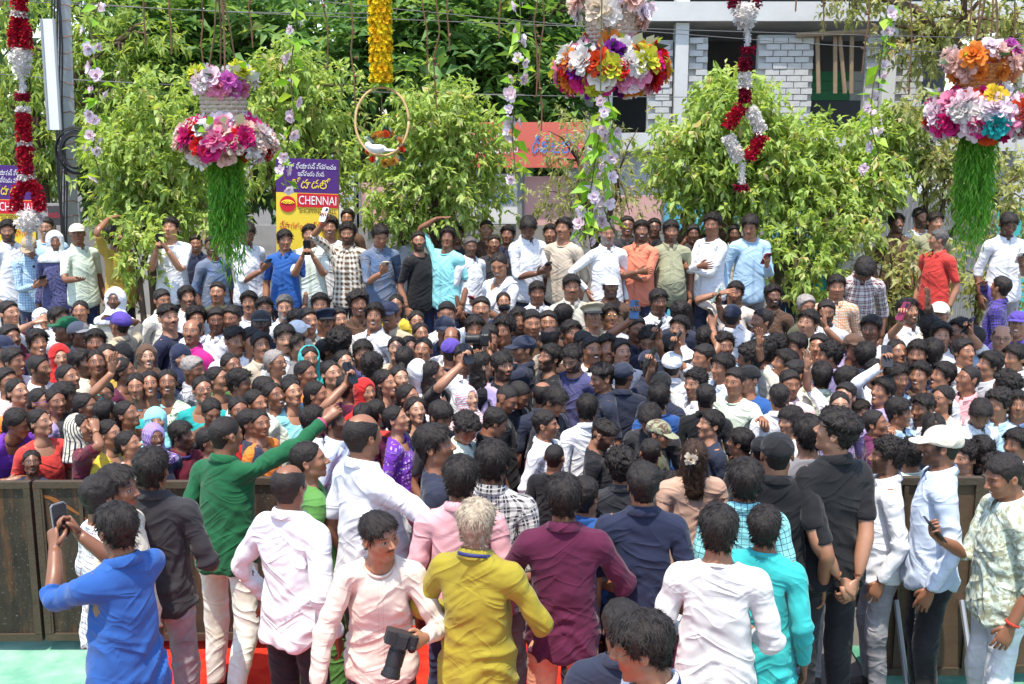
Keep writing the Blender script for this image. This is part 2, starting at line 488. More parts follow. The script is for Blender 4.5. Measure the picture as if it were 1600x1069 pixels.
def barricade(x0, x1, Y, h, label, braces=(), rail=False, skew=0.0, mat=None, feet=True):
    r = empty("barricade", ((x0 + x1) / 2, Y, 0), skew); w = x1 - x0
    zb = .10
    mb = MB(); mb.box((-w / 2 + .03, -.003, zb), (w / 2 - .03, .003, h - .02))
    mb.build("sheet_panel", mat or BAR, r)
    mb = MB(); mb.box((-w / 2, -.022, h - .035), (w / 2, .022, h + .005)); mb.build("top_rail", FRAMEM, r)
    mb = MB(); mb.box((-w / 2, -.022, zb - .02), (w / 2, .022, zb + .025)); mb.build("bottom_rail", FRAMEM, r)
    for x in (-w / 2 + .02, w / 2 - .02):
        mb = MB(); mb.box((x - .02, -.024, zb + .027), (x + .02, .024, h - .037)); mb.build("post", FRAMEM, r)
    for t in braces:
        x = -w / 2 + t * w
        mb = MB(); mb.box((x - .012, -.020, zb + .03), (x + .012, -.004, h - .04)); mb.build("stiffener", FRAMEM, r)
    if feet:
        for x in (-w * .36, w * .36):
            mb = MB(); mb.tube([(x, -.024, .55), (x + .02, -.30, .03)], .016, 7); mb.tube([(x - .14, -.30, .02), (x + .16, -.30, .02)], .014, 6); mb.build("stay", PIPE, r)
    tag(r, label, "barricade", "metal crowd barricades"); return r
YB = 6.55
def xb(px): return (px - 800) / FPX * YB * 1.02
barricade(-5.6, xb(28), YB, 1.10, "rusty sheet barricade below the woman in purple blouse", (.5,), skew=.01)
bb = barricade(xb(33), xb(306), YB + .02, 1.10, "rusty dark barricade under the striped headscarf", (.04, .27), feet=False)
V = []; n = 18; rs_ = random.Random(2)
for i in range(n):
    t = i / (n - 1); x = -.50 + .36 * t; z = 1.02 - .22 * t ** 1.5; w_ = .022 * (1 - .5 * abs(t - .4)) * rs_.uniform(.6, 1.1)
    V += [(x - w_ * .5, -.0055, z + w_), (x + w_ * .5, -.0055, z - w_)]
link("rust_streak", mesh_from("rust_streak", V, np.array([[2*i, 2*i+1, 2*i+3, 2*i+2] for i in range(n - 1)])), RUST, bb)

barricade(xb(311), xb(436), YB + .03, 1.12, "narrow rusty barricade behind the man in green shirt", (.5,), feet=False)
BRN = simple_mat("brown_ply", (.10, .062, .038), .8, .2, .35, 6, .3)
YR = 6.12
def xr(px): return (px - 800) / FPX * YR * 1.03
barricade(xr(1398), xr(1545), YR, 1.27, "brown plywood barricade behind the white capped man", (.18, .33, .62), mat=BRN, feet=True)
barricade(xr(1549), xr(1700), YR + .03, 1.27, "brown plywood barricade behind the man in blotched shirt", (.3,), mat=BRN, feet=False)
# ------------------------------------------------------------------ trees
def leaf_mat(name, stops, trans=.35, rough=.5):
    t = NT(name)
    a = t.attr("tone").outputs["Fac"]
    col = t.ramp(a, stops)
    t.color(col); t.rough(rough); t.spec(.35)
    tr = t.n("ShaderNodeBsdfTranslucent"); t.l(t.mix(1.0, col, (1.25, 1.15, .6), 'MULTIPLY'), tr.inputs[0])
    mx = t.n("ShaderNodeMixShader"); mx.inputs[0].default_value = trans
    t.l(t.b.outputs[0], mx.inputs[1]); t.l(tr.outputs[0], mx.inputs[2])
    t.l(mx.outputs[0], t.t.nodes["Material Output"].inputs[0])
    return t.m
LIME = leaf_mat("leaf_lime", [(0, (.20, .28, .06)), (.45, (.36, .51, .12)), (.8, (.53, .64, .23)), (1, (.64, .50, .28))], .50)
OLIVE = leaf_mat("leaf_olive", [(0, (.17, .21, .07)), (.5, (.37, .40, .15)), (.85, (.53, .53, .26)), (1, (.58, .44, .32))], .50)
DEEP = leaf_mat("leaf_deep", [(0, (.07, .16, .045)), (.5, (.15, .29, .075)), (.85, (.27, .41, .12)), (1, (.40, .48, .15))], .45)
FAR = leaf_mat("leaf_far", [(0, (.07, .14, .06)), (.5, (.12, .22, .09)), (1, (.20, .30, .12))], .45)
LIGHT = leaf_mat("leaf_light", [(0, (.16, .25, .05)), (.5, (.30, .42, .09)), (1, (.46, .54, .14))], .48)
BARK = simple_mat("bark", (.11, .075, .05), .9, .15, .35, 22, .7)
def leaves_mesh(name, C, D, L, W, tone, r, fold=.25, droop=.35):
    """C leaf bases, D unit directions; each leaf two folded, bent triangles pairs"""
    n = len(C)
    upv = np.tile(np.array([0, 0, 1.]), (n, 1)) + r.standard_normal((n, 3)) * .45
    S = nrmrows(np.cross(D, upv)); N = nrmrows(np.cross(S, D))
    L = L[:, None]; W = W[:, None]
    mid = C + D * L * .45
    tip = C + D * L * .95 - np.array([0, 0, 1.]) * L * droop * r.random((n, 1))
    l = mid + S * W * .5 + N * W * fold; q = mid - S * W * .5 + N * W * fold
    V = np.stack([C, l, tip, q, mid], 1).reshape(-1, 3)
    b = np.arange(n)[:, None] * 5
    F = np.concatenate([b + np.array([0, 4, 1]), b + np.array([1, 4, 2]), b + np.array([0, 3, 4]), b + np.array([3, 2, 4])])
    me = mesh_from(name, V, F, smooth=False)
    a = me.attributes.new("tone", 'FLOAT', 'POINT')
    a.data.foreach_set("value", np.repeat(tone, 5).astype(np.float32))
    return me
def tree(name, base, trunk_h, blobs, n, leaf, mat, label, seed, cluster=9, group=None, trunk_r=.06, shell=.25, droop=.45, lw=.42, compound=False):
    """blobs: (centre, radii, weight) of foliage masses, world space"""
    r = np.random.default_rng(seed)
    base = Vector(base)
    root = empty(name, base)
    B = np.array(base)
    wts = np.array([b[2] for b in blobs], float); wts /= wts.sum()
    nc = n // cluster
    bi = r.choice(len(blobs), nc, p=wts)
    cen = np.array([b[0] for b in blobs])[bi]; rad = np.array([b[1] for b in blobs])[bi]
    d = nrmrows(r.standard_normal((nc, 3)))
    q = shell + (1 - shell) * r.random((nc, 1)) ** .7
    lump = 1 + .28 * vnoise(d * 2.3 + bi[:, None] * 7.1, seed)[:, None]
    P = cen + d * rad * q * lump
    # trunk and limbs
    mb = MB()
    top = Vector((0, 0, trunk_h))
    mb.tube([(0, 0, -.02), (.02, .01, trunk_h * .5), top], [trunk_r * 1.2, trunk_r, trunk_r * .8], 8)
    mb.build("trunk", BARK, root, True)
    lm = MB()
    for i, (c, rd, w) in enumerate(blobs):
        c = Vector(c) - base
        m = (top + c) / 2 + Vector((r.uniform(-.1, .1), r.uniform(-.1, .1), .12))
        lm.tube([top * .9, m, c], [trunk_r * .7, trunk_r * .45, trunk_r * .25], 6)
        for k in range(7):
            e = Vector(nrmrows(r.standard_normal((1, 3)))[0] * np.array(rd) * .85) + c
            lm.tube([c * .8 + m * .2, (c + e) / 2 + Vector((0, 0, .05)), e], [trunk_r * .25, trunk_r * .16, trunk_r * .06], 5)
    lm.build("branches", BARK, root, True)
    # leaves in clusters round twigs
    out = nrmrows(d + r.standard_normal((nc, 3)) * .5)
    K = cluster
    tl = leaf * (2.0 if not compound else 3.2)
    tt = r.random((nc, K, 1)) if not compound else np.tile((np.arange(K) // 2 / (K / 2))[None, :, None], (nc, 1, 1))
    Cc = P[:, None, :] + out[:, None, :] * tl * tt - np.array([0, 0, 1]) * tl * .25 * tt ** 2
    if compound:
        side = nrmrows(np.cross(out, np.array([0, 0, 1.]) + r.standard_normal((nc, 3)) * .3))
        sg = np.where(np.arange(K) % 2 == 0, 1, -1)[None, :, None]
        D = side[:, None, :] * sg + out[:, None, :] * .55 + r.standard_normal((nc, K, 3)) * .12
    else:
        D = out[:, None, :] * .55 + r.standard_normal((nc, K, 3)) * .75 - np.array([0, 0, droop])
    D = nrmrows(D.reshape(-1, 3)); Cc = Cc.reshape(-1, 3) - B
    L = leaf * (.65 + .7 * r.random(len(Cc))); W = L * lw
    tone = np.clip(.45 + .20 * np.repeat(r.standard_normal(nc), K) + .16 * r.standard_normal(len(Cc)), 0, 1)
    link("crown", leaves_mesh("crown", Cc, D, L, W, tone, r, droop=droop * .7), mat, root)
    tag(root, label, "tree", group)
    return root
def blob(px, py, Y, rx, rz, w=1.0, ry=None):
    c = at(px, py, Y); s = Y / FPX
    return (tuple(c), (rx * 1.1 * s, (ry if ry is not None else min(rx, rz)) * s, rz * 1.06 * s), w)
TY = 12.9
MG = "small trees planted along the median"
def med(px, Y): 
    p = at(px, 400, Y); return (p.x, p.y, PLAT)
tree("median_tree", med(235, TY), 1.2, [blob(255, 215, TY, 75, 95, 1.2), blob(190, 265, TY, 55, 90, 1), blob(285, 300, TY, 75, 70, 1), blob(205, 330, TY, 60, 45, .6)], 7819, 0.103, LIME, "yellow-green median tree behind the hanging basket with long grass fringe", 1, group=MG)
tree("median_tree", med(455, TY + .3), 1.4, [blob(470, 150, TY + .3, 85, 70, 1.1), blob(410, 210, TY + .3, 70, 95, 1), blob(500, 240, TY + .3, 60, 75, .9), blob(445, 110, TY + .3, 50, 40, .5)], 5943, 0.098, LIME, "tall yellow-green tree rising behind the yellow and purple mall banner", 2, group=MG)
tree("median_tree", med(690, TY - .2), 1.35, [blob(680, 190, TY - .2, 62, 70, 1), blob(725, 235, TY - .2, 55, 65, .9), blob(640, 275, TY - .2, 75, 75, 1), blob(700, 310, TY - .2, 85, 50, .9), blob(625, 335, TY - .3, 45, 35, .4)], 8132, 0.099, LIME, "rounded yellow-green tree beside the marigold hoop", 3, group=MG)
tree("median_tree", med(930, TY + .2), 1.3, [blob(900, 240, TY + .2, 65, 70, 1), blob(965, 270, TY + .2, 75, 85, 1), blob(910, 320, TY + .2, 75, 40, .7)], 3284, 0.080, OLIVE, "sparse olive tree with reddish leaves in front of the red signboard", 4, group=MG, lw=.28)
tree("median_tree", med(1130, TY), 1.45, [blob(1150, 170, TY, 58, 58, .8), blob(1085, 245, TY, 70, 70, 1), blob(1180, 260, TY, 85, 80, 1.1), blob(1120, 310, TY, 70, 40, .6)], 7819, 0.112, LIME, "broad yellow-green tree below the red and white zigzag garland", 5, group=MG)
tree("median_tree", med(1290, TY + .1), 1.2, [blob(1260, 240, TY + .1, 75, 55, 1), blob(1330, 275, TY + .1, 75, 60, 1), blob(1255, 320, TY - .2, 75, 60, .9), blob(1340, 300, TY, 45, 60, .5)], 6881, 0.107, LIME, "lime leaved tree in front of the unfinished building window", 6, group=MG)
tree("median_tree", med(1395, TY + .4), 1.2, [blob(1385, 215, TY + .4, 50, 42, 1)], 1700, .105, LIME, "slender lime tree before the white painted wall", 8, group=MG)
tree("median_tree", med(1450, TY + .3), 1.2, [blob(1440, 215, TY + .3, 50, 65, 1), blob(1560, 300, TY + .3, 70, 75, 1.1), blob(1475, 270, TY + .3, 45, 45, .5)], 4692, 0.089, OLIVE, "thin olive tree behind the basket with turquoise flower", 7, group=MG)
# low shrubs between the onlookers
def shrub(px, py, Y, rx, rz, n, leaf, mat, label, seed):
    p = at(px, py, Y)
    tree("shrub", (p.x, p.y, PLAT), max(.3, p.z - PLAT - .25), [blob(px, py, Y, rx, rz, 1), blob(px + rx * .5, py + rz * .3, Y, rx * .6, rz * .6, .5)], n, leaf, mat, label, seed, group="shrubs among the onlookers", trunk_r=.035)["category"] = "shrub"
shrub(215, 390, 11.75, 34, 62, 620, .10, LIME, "leafy shrub beside the man in mustard shirt", 11)
shrub(1250, 400, 12.1, 52, 80, 900, .10, LIME, "tall leafy shrub beside the man in light blue shirt", 12)
shrub(1395, 430, 12.3, 75, 75, 1100, .095, OLIVE, "olive shrub behind the man in maroon check shirt", 13)
shrub(1530, 430, 12.4, 55, 60, 700, .09, OLIVE, "olive shrub between the red polo man and the purple check man", 14)
shrub(1300, 340, 12.4, 60, 45, 700, .10, LIME, "drooping shrub hanging over the pale blue sheet wall", 15)
# tall trees behind
BG = "tall trees behind the median"
def tall(px, Y, th, blobs, n, leaf, mat, label, seed, **kw):
    p = at(px, 300, Y); return tree("tall_tree", (p.x, p.y, 0), th, blobs, n, leaf, mat, label, seed, group=BG, trunk_r=.16, **kw)
tall(60, 17, 3.2, [blob(40, 60, 17, 110, 90, 1), blob(150, 160, 17, 110, 90, 1), blob(50, 200, 17, 110, 80, 1), blob(190, 60, 17, 80, 60, .7), blob(10, 290, 17, 80, 60, .6)], 6500, .15, LIGHT, "light green feathery tree behind the utility pole", 21, lw=.30)
tall(330, 18.5, 3.8, [blob(340, 60, 18.5, 140, 80, 1), blob(250, 40, 18.5, 90, 70, .8), blob(410, 90, 18.5, 90, 60, .8), blob(290, 130, 18, 110, 60, .8)], 6000, .24, DEEP, "deep green tree with feathery leaf rows behind the flower baskets", 22, cluster=10, compound=True, lw=.42)
tall(570, 18, 3.8, [blob(560, 60, 18, 120, 80, 1), blob(640, 90, 18, 100, 90, 1), blob(520, 130, 18, 70, 60, .7), blob(700, 40, 18, 90, 60, .7)], 5600, .26, DEEP, "deep green tree with feathery leaf rows behind the marigold garland", 23, cluster=10, compound=True, lw=.42)
tall(790, 18.5, 3.8, [blob(790, 70, 18.5, 110, 90, 1), blob(850, 120, 18.5, 70, 80, .9), blob(740, 130, 18.5, 80, 70, .8), blob(860, 30, 18.5, 60, 50, .5)], 4600, .25, DEEP, "deep green tree beside the bare concrete building", 24, cluster=10, compound=True, lw=.42)
tall(1520, 16.5, 4.2, [blob(1500, 30, 16.5, 110, 65, 1), blob(1440, 60, 16.5, 60, 50, .6), blob(1580, 80, 16.5, 70, 70, .7), blob(1330, -20, 16.5, 60, 40, .4)], 4200, .11, OLIVE, "dark olive tree spreading over the corner of the building", 25)
for i, (px, Y) in enumerate(((-40, 25), (170, 24), (360, 25), (560, 24.5), (760, 25), (930, 26), (1720, 25), (1960, 25), (-280, 25))):
    p = at(px, 300, Y)
    tree("background_tree", (p.x, p.y, 0), 3.0, [blob(px, 40, Y, 150, 130, 1), blob(px + 40, 200, Y, 140, 110, 1), blob(px - 30, -90, Y, 130, 90, .7), blob(px, 300, Y, 130, 60, .5)], 2600, .36, FAR,
         ["dark tree farthest behind the utility pole", "dark tree far behind the coil of cable", "dark tree far behind the pink flower basket", "dark tree far behind the marigold garland", "dark tree far behind the red signboard", "dark tree far behind the edge of the unfinished building", "dark tree past the far corner of the unfinished building", "outermost dark tree beyond the unfinished building", "outermost dark tree beyond the light green feathery tree"][i], 40 + i, group="dark trees in the distance", trunk_r=.2, lw=.5)
# ------------------------------------------------------------------ people: rest-pose template shapes
def smin(a, b, k):
    h = np.clip(.5 + .5 * (b - a) / k, 0, 1)
    return b + (a - b) * h - k * h * (1 - h)
def smax(a, b, k): return -smin(-a, -b, k)
def cone(P, a, b, r1, r2):
    a = np.asarray(a, np.float32); b = np.asarray(b, np.float32)
    ba = b - a
    t = np.clip(((P - a) @ ba) / (ba @ ba), 0, 1)
    return np.linalg.norm(P - a - t[:, None] * ba, axis=1) - (r1 + (r2 - r1) * t)
def ell(P, c, r):
    q = (P - np.asarray(c, np.float32)); r = np.asarray(r, np.float32)
    k0 = np.linalg.norm(q / r, axis=1); k1 = np.linalg.norm(q / (r * r), axis=1) + 1e-9
    return k0 * (k0 - 1) / k1
def prof(P, table, cy=0.0):
    """vertical loft: rows of (z, half width, half depth, centre y)"""
    t = np.array(table, np.float32)
    z = P[:, 2]
    a = np.interp(z, t[:, 0], t[:, 1]); b = np.interp(z, t[:, 0], t[:, 2]); y0 = np.interp(z, t[:, 0], t[:, 3])
    n = 2.4
    q = ((np.abs(P[:, 0]) / a) ** n + (np.abs(P[:, 1] - y0) / b) ** n) ** (1 / n)
    return (q - 1) * np.minimum(a, b)

def nets(f, x1, ylim, zlim, h, full=False):
    """surface nets of the field f(P) that is mirrored in x; x from -x1 to x1"""
    nx = int(math.ceil(x1 / h))
    xs = (np.arange(nx + 1) + .0) * h
    if full: xs = np.arange(-nx, nx + 1) * h
    ys = np.arange(ylim[0], ylim[1] + h, h); zs = np.arange(zlim[0], zlim[1] + h, h)
    X, Y, Z = np.meshgrid(xs, ys, zs, indexing='ij')
    P = np.stack([X.ravel(), Y.ravel(), Z.ravel()], 1).astype(np.float32)
    F = f(P).reshape(X.shape).astype(np.float32)
    if not full:
        F = np.concatenate([F[:0:-1], F], 0)
        xs = np.concatenate([-xs[:0:-1], xs])
    nx, ny, nz = F.shape
    S = F < 0
    c = np.zeros((nx-1, ny-1, nz-1), np.int8)
    for i in (0, 1):
        for j in (0, 1):
            for k in (0, 1):
                c += S[i:nx-1+i, j:ny-1+j, k:nz-1+k]
    act = (c > 0) & (c < 8)
    idx = -np.ones(act.shape, np.int64)
    ci = np.argwhere(act)
    idx[act] = np.arange(len(ci))
    acc = np.zeros((len(ci), 3)); cnt = np.zeros(len(ci))
    I, J, K = ci.T
    def corner(a, b, cc): return F[I + a, J + b, K + cc]
    for ax in range(3):
        o = [q for q in range(3) if q != ax]
        for p in (0, 1):
            for q in (0, 1):
                s = [0, 0, 0]; e = [0, 0, 0]
                s[o[0]] = e[o[0]] = p; s[o[1]] = e[o[1]] = q; e[ax] = 1
                v0 = corner(*s); v1 = corner(*e)
                m = (v0 < 0) != (v1 < 0)
                t = np.where(m, v0 / np.where(m, v0 - v1, 1), 0)
                pt = np.array(s, float)[None] + np.zeros((len(ci), 3))
                pt[:, ax] += t
                acc[m] += pt[m]; cnt[m] += 1
    V = (ci + acc / cnt[:, None]) * h + np.array([xs[0], ys[0], zs[0]])
    quads = []
    for ax in range(3):
        sl0 = [slice(None)] * 3; sl1 = [slice(None)] * 3
        sl0[ax] = slice(0, -1); sl1[ax] = slice(1, None)
        A = S[tuple(sl0)]; B = S[tuple(sl1)]
        e = np.argwhere(A != B)
        o = [(1, 2), (2, 0), (0, 1)][ax]
        ok = np.ones(len(e), bool)
        for q in o: ok &= (e[:, q] > 0) & (e[:, q] < F.shape[q] - 1)
        e = e[ok]
        inside = A[tuple(e.T)]
        d1 = np.zeros(3, int); d1[o[0]] = 1
        d2 = np.zeros(3, int); d2[o[1]] = 1
        q = np.stack([idx[tuple((e - d1 - d2).T)], idx[tuple((e - d2).T)], idx[tuple(e.T)], idx[tuple((e - d1).T)]], 1)
        q[~inside] = q[~inside][:, ::-1]
        quads.append(q)
    Q = np.concatenate(quads)
    Q = Q[(Q >= 0).all(1)]
    return V.astype(np.float32), Q

# rest skeleton, facing -Y, arms 45 degrees down
A45 = math.radians(45)
AD = np.array([math.sin(A45), 0, -math.cos(A45)])
SH = np.array([.164, .012, 1.368]); EL = SH + AD * .285; WR = EL + AD * .25; HT = WR + AD * .18
HIP = np.array([.09, .005, .90]); KN = np.array([.105, .0, .49]); AN = np.array([.11, .02, .085])
HC = 1.59                                    # height of the head's centre

def sd_head(P, female=False):
    x = np.abs(P[:, 0]); Q = P.copy(); Q[:, 0] = x; Q[:, 2] = P[:, 2] - HC
    jw = .92 if female else 1.0
    d = ell(Q, (0, .016, .030), (.076, .096, .086))
    d = smin(d, ell(Q, (0, -.024, -.018), (.062 * jw, .068, .086)), .03)
    d = smin(d, cone(Q, (.046 * jw, .004, -.060), (.012, -.066, -.094), .020, .017), .025)
    d = smin(d, ell(Q, (.040, -.060, -.018), (.024, .020, .024)), .02)
    d = smin(d, cone(Q, (0, -.083, .026), (.046, -.066, .028), .010, .009), .012)
    d = smax(d, -ell(Q, (.031, -.102, .006), (.019, .020, .013)), .010)
    d = np.minimum(d, ell(Q, (.031, -.070, .006), (.0150, .0150, .0105)))
    d = smin(d, cone(Q, (0, -.087, .014), (0, -.110, -.025), .0065, .0115), .007)
    d = smin(d, ell(Q, (.013, -.098, -.029), (.0085, .011, .008)), .005)
    d = smin(d, ell(Q, (0, -.083, -.051), (.024, .012, .0065)), .005)
    d = smin(d, ell(Q, (0, -.082, -.066), (.021, .012, .0075)), .005)
    d = smax(d, -ell(Q, (0, -.098, -.0582), (.022, .008, .0022)), .003)
    E = Q.copy(); E[:, 1] -= .014; E[:, 2] -= -.004
    ca, sa = math.cos(.25), math.sin(.25)
    ey = E[:, 1] * ca - E[:, 2] * sa; ez = E[:, 1] * sa + E[:, 2] * ca
    E[:, 1] = ey; E[:, 2] = ez; E[:, 0] -= .076
    ear = ell(E, (.004, .004, 0), (.009, .018, .031))
    ear = smax(ear, -ell(E, (.013, .0, .004), (.008, .010, .017)), .006)
    d = smin(d, ear, .008)
    n1, n2 = (.046, .050) if female else (.055, .062)
    d = smin(d, cone(Q, (0, .026, -.07), (0, .022, -.21), n1, n2), .03)
    d = smin(d, cone(Q, (0, .030, -.165), (.13, .016, -.222), n2 * .72, .028), .05)
    return d
def sd_torso(P):
    Q = P.copy(); Q[:, 0] = np.abs(P[:, 0])
    d = prof(Q, [(.80, .145, .095, .01), (.93, .150, .10, .01), (1.08, .128, .088, 0), (1.26, .145, .098, 0), (1.36, .115, .075, .01), (1.45, .05, .05, .02)])
    d = np.maximum(d, .80 - P[:, 2])
    d = smin(d, cone(Q, (.03, .02, 1.385), SH + np.array([-.01, 0, -.01]), .045, .042), .04)
    d = smin(d, cone(Q, HIP, KN, .080, .054), .03)
    d = smin(d, cone(Q, KN, AN, .050, .036), .02)
    d = smin(d, cone(Q, AN - np.array([0, -.02, .03]), (.125, -.12, .035), .038, .028), .02)
    return np.maximum(d, .82 * (P[:, 2] - 1.46))

def sd_shirt(P, style='shirt', sleeve='long', belly=0.0, hem=.80, loose=0.0, female=False):
    Q = P.copy(); Q[:, 0] = np.abs(P[:, 0]); l = loose
    wv = -.012 if female else 0
    tab = [(.30, .27 + l, .22, 0), (.75, .212 + l, .152, .008), (.93, .197 + l + wv, .141 + belly * .6, .004 - belly * .5), (1.08, .174 + l + wv * 2, .122 + belly, -belly * .8),
           (1.24, .172 + l * .6 + wv, .122 + belly * .3, -belly * .2 - (.012 if female else 0)), (1.34, .156 + wv, .102, .006), (1.42, .102, .084, .018), (1.47, .074, .074, .022)]
    tab = [(r_[0], r_[1] * (.93 if r_[0] < 1.4 else 1), r_[2] * .96, r_[3]) for r_ in tab]
    d = prof(Q, tab)
    d = smin(d, cone(Q, (.050, .022, 1.404), SH + np.array([wv - .004, 0, -.004]), .052, .057), .05)
    t1 = {'long': 1.0, 'roll': .66, 'half': .46, 'none': .16}[sleeve]
    arm = smin(cone(Q, SH, EL, .058, .054 + l * .3), cone(Q, EL, WR, .055 + l * .3, .040), .02)
    L = .535 * t1
    if sleeve == 'roll':
        c = SH + AD * (L - .02)
        arm = smin(arm, cone(Q, c - AD * .022, c + AD * .01, .056, .055), .01)
    along = (Q - SH) @ AD
    arm = np.maximum(arm, along - L)
    if sleeve == 'long':
        c = WR - AD * .05
        arm = smin(arm, cone(Q, c, WR - AD * .012, .040, .039), .008)
        arm = np.maximum(arm, along - .53)
    d = smin(d, arm, .045)
    d = np.maximum(d, hem + .03 * (np.abs(Q[:, 1]) < 9) * np.minimum(1, (np.abs(Q[:, 0]) / .18) ** 2) - P[:, 2])
    nz = {'shirt': 1.452, 'kurta': 1.452, 'tee': 1.438, 'polo': 1.452, 'blouse': 1.42}[style]
    # neck opening: tilted plane, lower at the front
    fr = {'shirt': .42, 'kurta': .40, 'tee': .55, 'polo': .42, 'blouse': .9}[style]
    d = np.maximum(d, (P[:, 2] - (nz + (P[:, 1] - .02) * fr + 2.2 * np.maximum(0, np.abs(P[:, 0]) - .062))) * .42)
    return d

def sd_trousers(P, wide=0.0):
    Q = P.copy(); Q[:, 0] = np.abs(P[:, 0])
    d = prof(Q, [(.70, .152, .105, .01), (.86, .157, .112, .012), (.95, .150, .106, .008), (1.02, .142, .102, .004)])
    d = np.maximum(d, .80 - P[:, 2])
    d = smin(d, cone(Q, HIP + np.array([-.006, .008, 0]), KN, .086, .072 + wide), .05)
    d = smin(d, cone(Q, KN, AN, .073 + wide, .058 + wide), .03)
    d = np.maximum(d, .05 - P[:, 2])
    return np.maximum(d, P[:, 2] - 1.0)

def sd_skirt(P):
    Q = P.copy(); Q[:, 0] = np.abs(P[:, 0])
    d = prof(Q, [(.05, .26, .22, 0), (.5, .22, .18, 0), (.86, .185, .135, .01), (1.03, .15, .11, .0)])
    return np.maximum(np.maximum(d, .06 - P[:, 2]), P[:, 2] - 1.03)

# ---- bones and skin weights
BN = ['pelvis', 'spine', 'chest', 'neck', 'head', 'clavL', 'upL', 'foL', 'haL', 'thL', 'shL', 'ftL', 'clavR', 'upR', 'foR', 'haR', 'thR', 'shR', 'ftR']
BI = {n: i for i, n in enumerate(BN)}
def mir(v): return np.array([-v[0], v[1], v[2]])
SEG = {'pelvis': ((0, 0, .86), (0, 0, 1.0)), 'spine': ((0, 0, 1.02), (0, 0, 1.16)), 'chest': ((0, 0, 1.2), (0, .01, 1.40)), 'neck': ((0, .02, 1.45), (0, .02, 1.50)),
       'head': ((0, .0, 1.54), (0, .0, 1.68)), 'clavL': ((.07, .012, 1.395), (.14, .012, 1.39)), 'upL': (SH + AD * .02, EL), 'foL': (EL, WR), 'haL': (WR, HT), 'thL': (HIP + np.array([0, 0, -.03]), KN), 'shL': (KN, AN), 'ftL': (AN, (.125, -.12, .03))}
for k in list(SEG):
    if k.endswith('L'): SEG[k[:-1] + 'R'] = (mir(SEG[k][0]), mir(SEG[k][1]))
SIG = {'pelvis': .03, 'spine': .04, 'chest': .03, 'neck': .014, 'head': .014}
def weights(V):
    V = np.asarray(V, np.float64)
    D = np.zeros((len(V), len(BN)))
    for i, b in enumerate(BN):
        a, c = map(np.asarray, SEG[b])
        D[:, i] = cone(V.astype(np.float32), a, c, 0, 0)
    rad = np.array([.10, .10, .10, .055, .075] + [.06, .05, .04, .03, .08, .055, .04] * 2)
    D = D - rad
    m = D.min(1, keepdims=True)
    sig = .022
    W = np.exp(-(D - m) / sig)
    x = V[:, 0]
    for i, b in enumerate(BN):
        if b[-1] == 'L': W[:, i] *= np.clip(x / .03, 0, 1)
        if b[-1] == 'R': W[:, i] *= np.clip(-x / .03, 0, 1)
    zc = V[:, 2]
    # the head never feels the shoulders, the legs never feel the chest
    hi = np.clip((zc - 1.46) / .03, 0, 1)
    for b in ('clavL', 'clavR', 'upL', 'upR', 'chest', 'spine', 'pelvis'): W[:, BI[b]] *= (1 - hi)
    lo = np.clip((1.43 - zc) / .03, 0, 1)
    W[:, BI['head']] *= (1 - lo)
    face = np.clip((zc - 1.475) / .03, 0, 1) * np.clip((-.01 - V[:, 1]) / .03, 0, 1)
    W[:, BI['neck']] *= (1 - face)
    W /= W.sum(1, keepdims=True) + 1e-12
    return W.astype(np.float32)

def fabric_coords(V, W):
    """cloth coordinates: arc length round the body or the sleeve, and length along it"""
    V = np.asarray(V, np.float64)
    aw = sum(W[:, BI[b]] for b in ('upL', 'foL', 'haL', 'upR', 'foR', 'haR')) > .5
    u = np.abs(np.arctan2(np.abs(V[:, 0]), -V[:, 1])) * .16
    v = V[:, 2].copy()
    Q = V.copy(); Q[:, 0] = np.abs(Q[:, 0]); R = Q - SH
    al = R @ AD
    up = R @ np.array([AD[2], 0, -AD[0]]) * -1
    us = np.abs(np.arctan2(R[:, 1], up)) * .055
    u = np.where(aw, us, u); v = np.where(aw, 1.385 - al, v)
    return np.stack([u, v, np.where(aw, 1.0, 0.0) + np.sign(V[:, 0]) * .2], 1)

# ---- hands and arms, explicit
def tube_arr(pts, rad, n, flat=1.0, side=None):
    pts = np.asarray(pts, float); m = len(pts)
    V = []
    up = side
    for i in range(m):
        t = pts[min(i + 1, m - 1)] - pts[max(i - 1, 0)]; t /= np.linalg.norm(t) + 1e-9
        if up is None: up = np.array([0, 1., 0]) if abs(t[1]) < .9 else np.array([1., 0, 0])
        a = np.cross(t, up); a /= np.linalg.norm(a) + 1e-9; b = np.cross(a, t)
        up = b
        for k in range(n):
            q = 2 * math.pi * k / n
            V.append(pts[i] + (a * math.cos(q) * flat + b * math.sin(q)) * rad[i])
    F = [[i*n+k, i*n+(k+1) % n, (i+1)*n+(k+1) % n, (i+1)*n+k] for i in range(m-1) for k in range(n)]
    V.append(pts[0]); V.append(pts[-1])
    for k in range(n):
        F.append([(k+1) % n, k, m*n, m*n]); F.append([(m-1)*n+k, (m-1)*n+(k+1) % n, m*n+1, m*n+1])
    return np.array(V), np.array(F)
CURLS = {'relax': ([14, 26, 18], 12), 'grip': ([48, 62, 35], 30), 'open': ([3, 5, 4], -6), 'fist': ([80, 92, 60], 45), 'point': ([80, 92, 60], 40), 'hold': ([34, 50, 30], 25)}
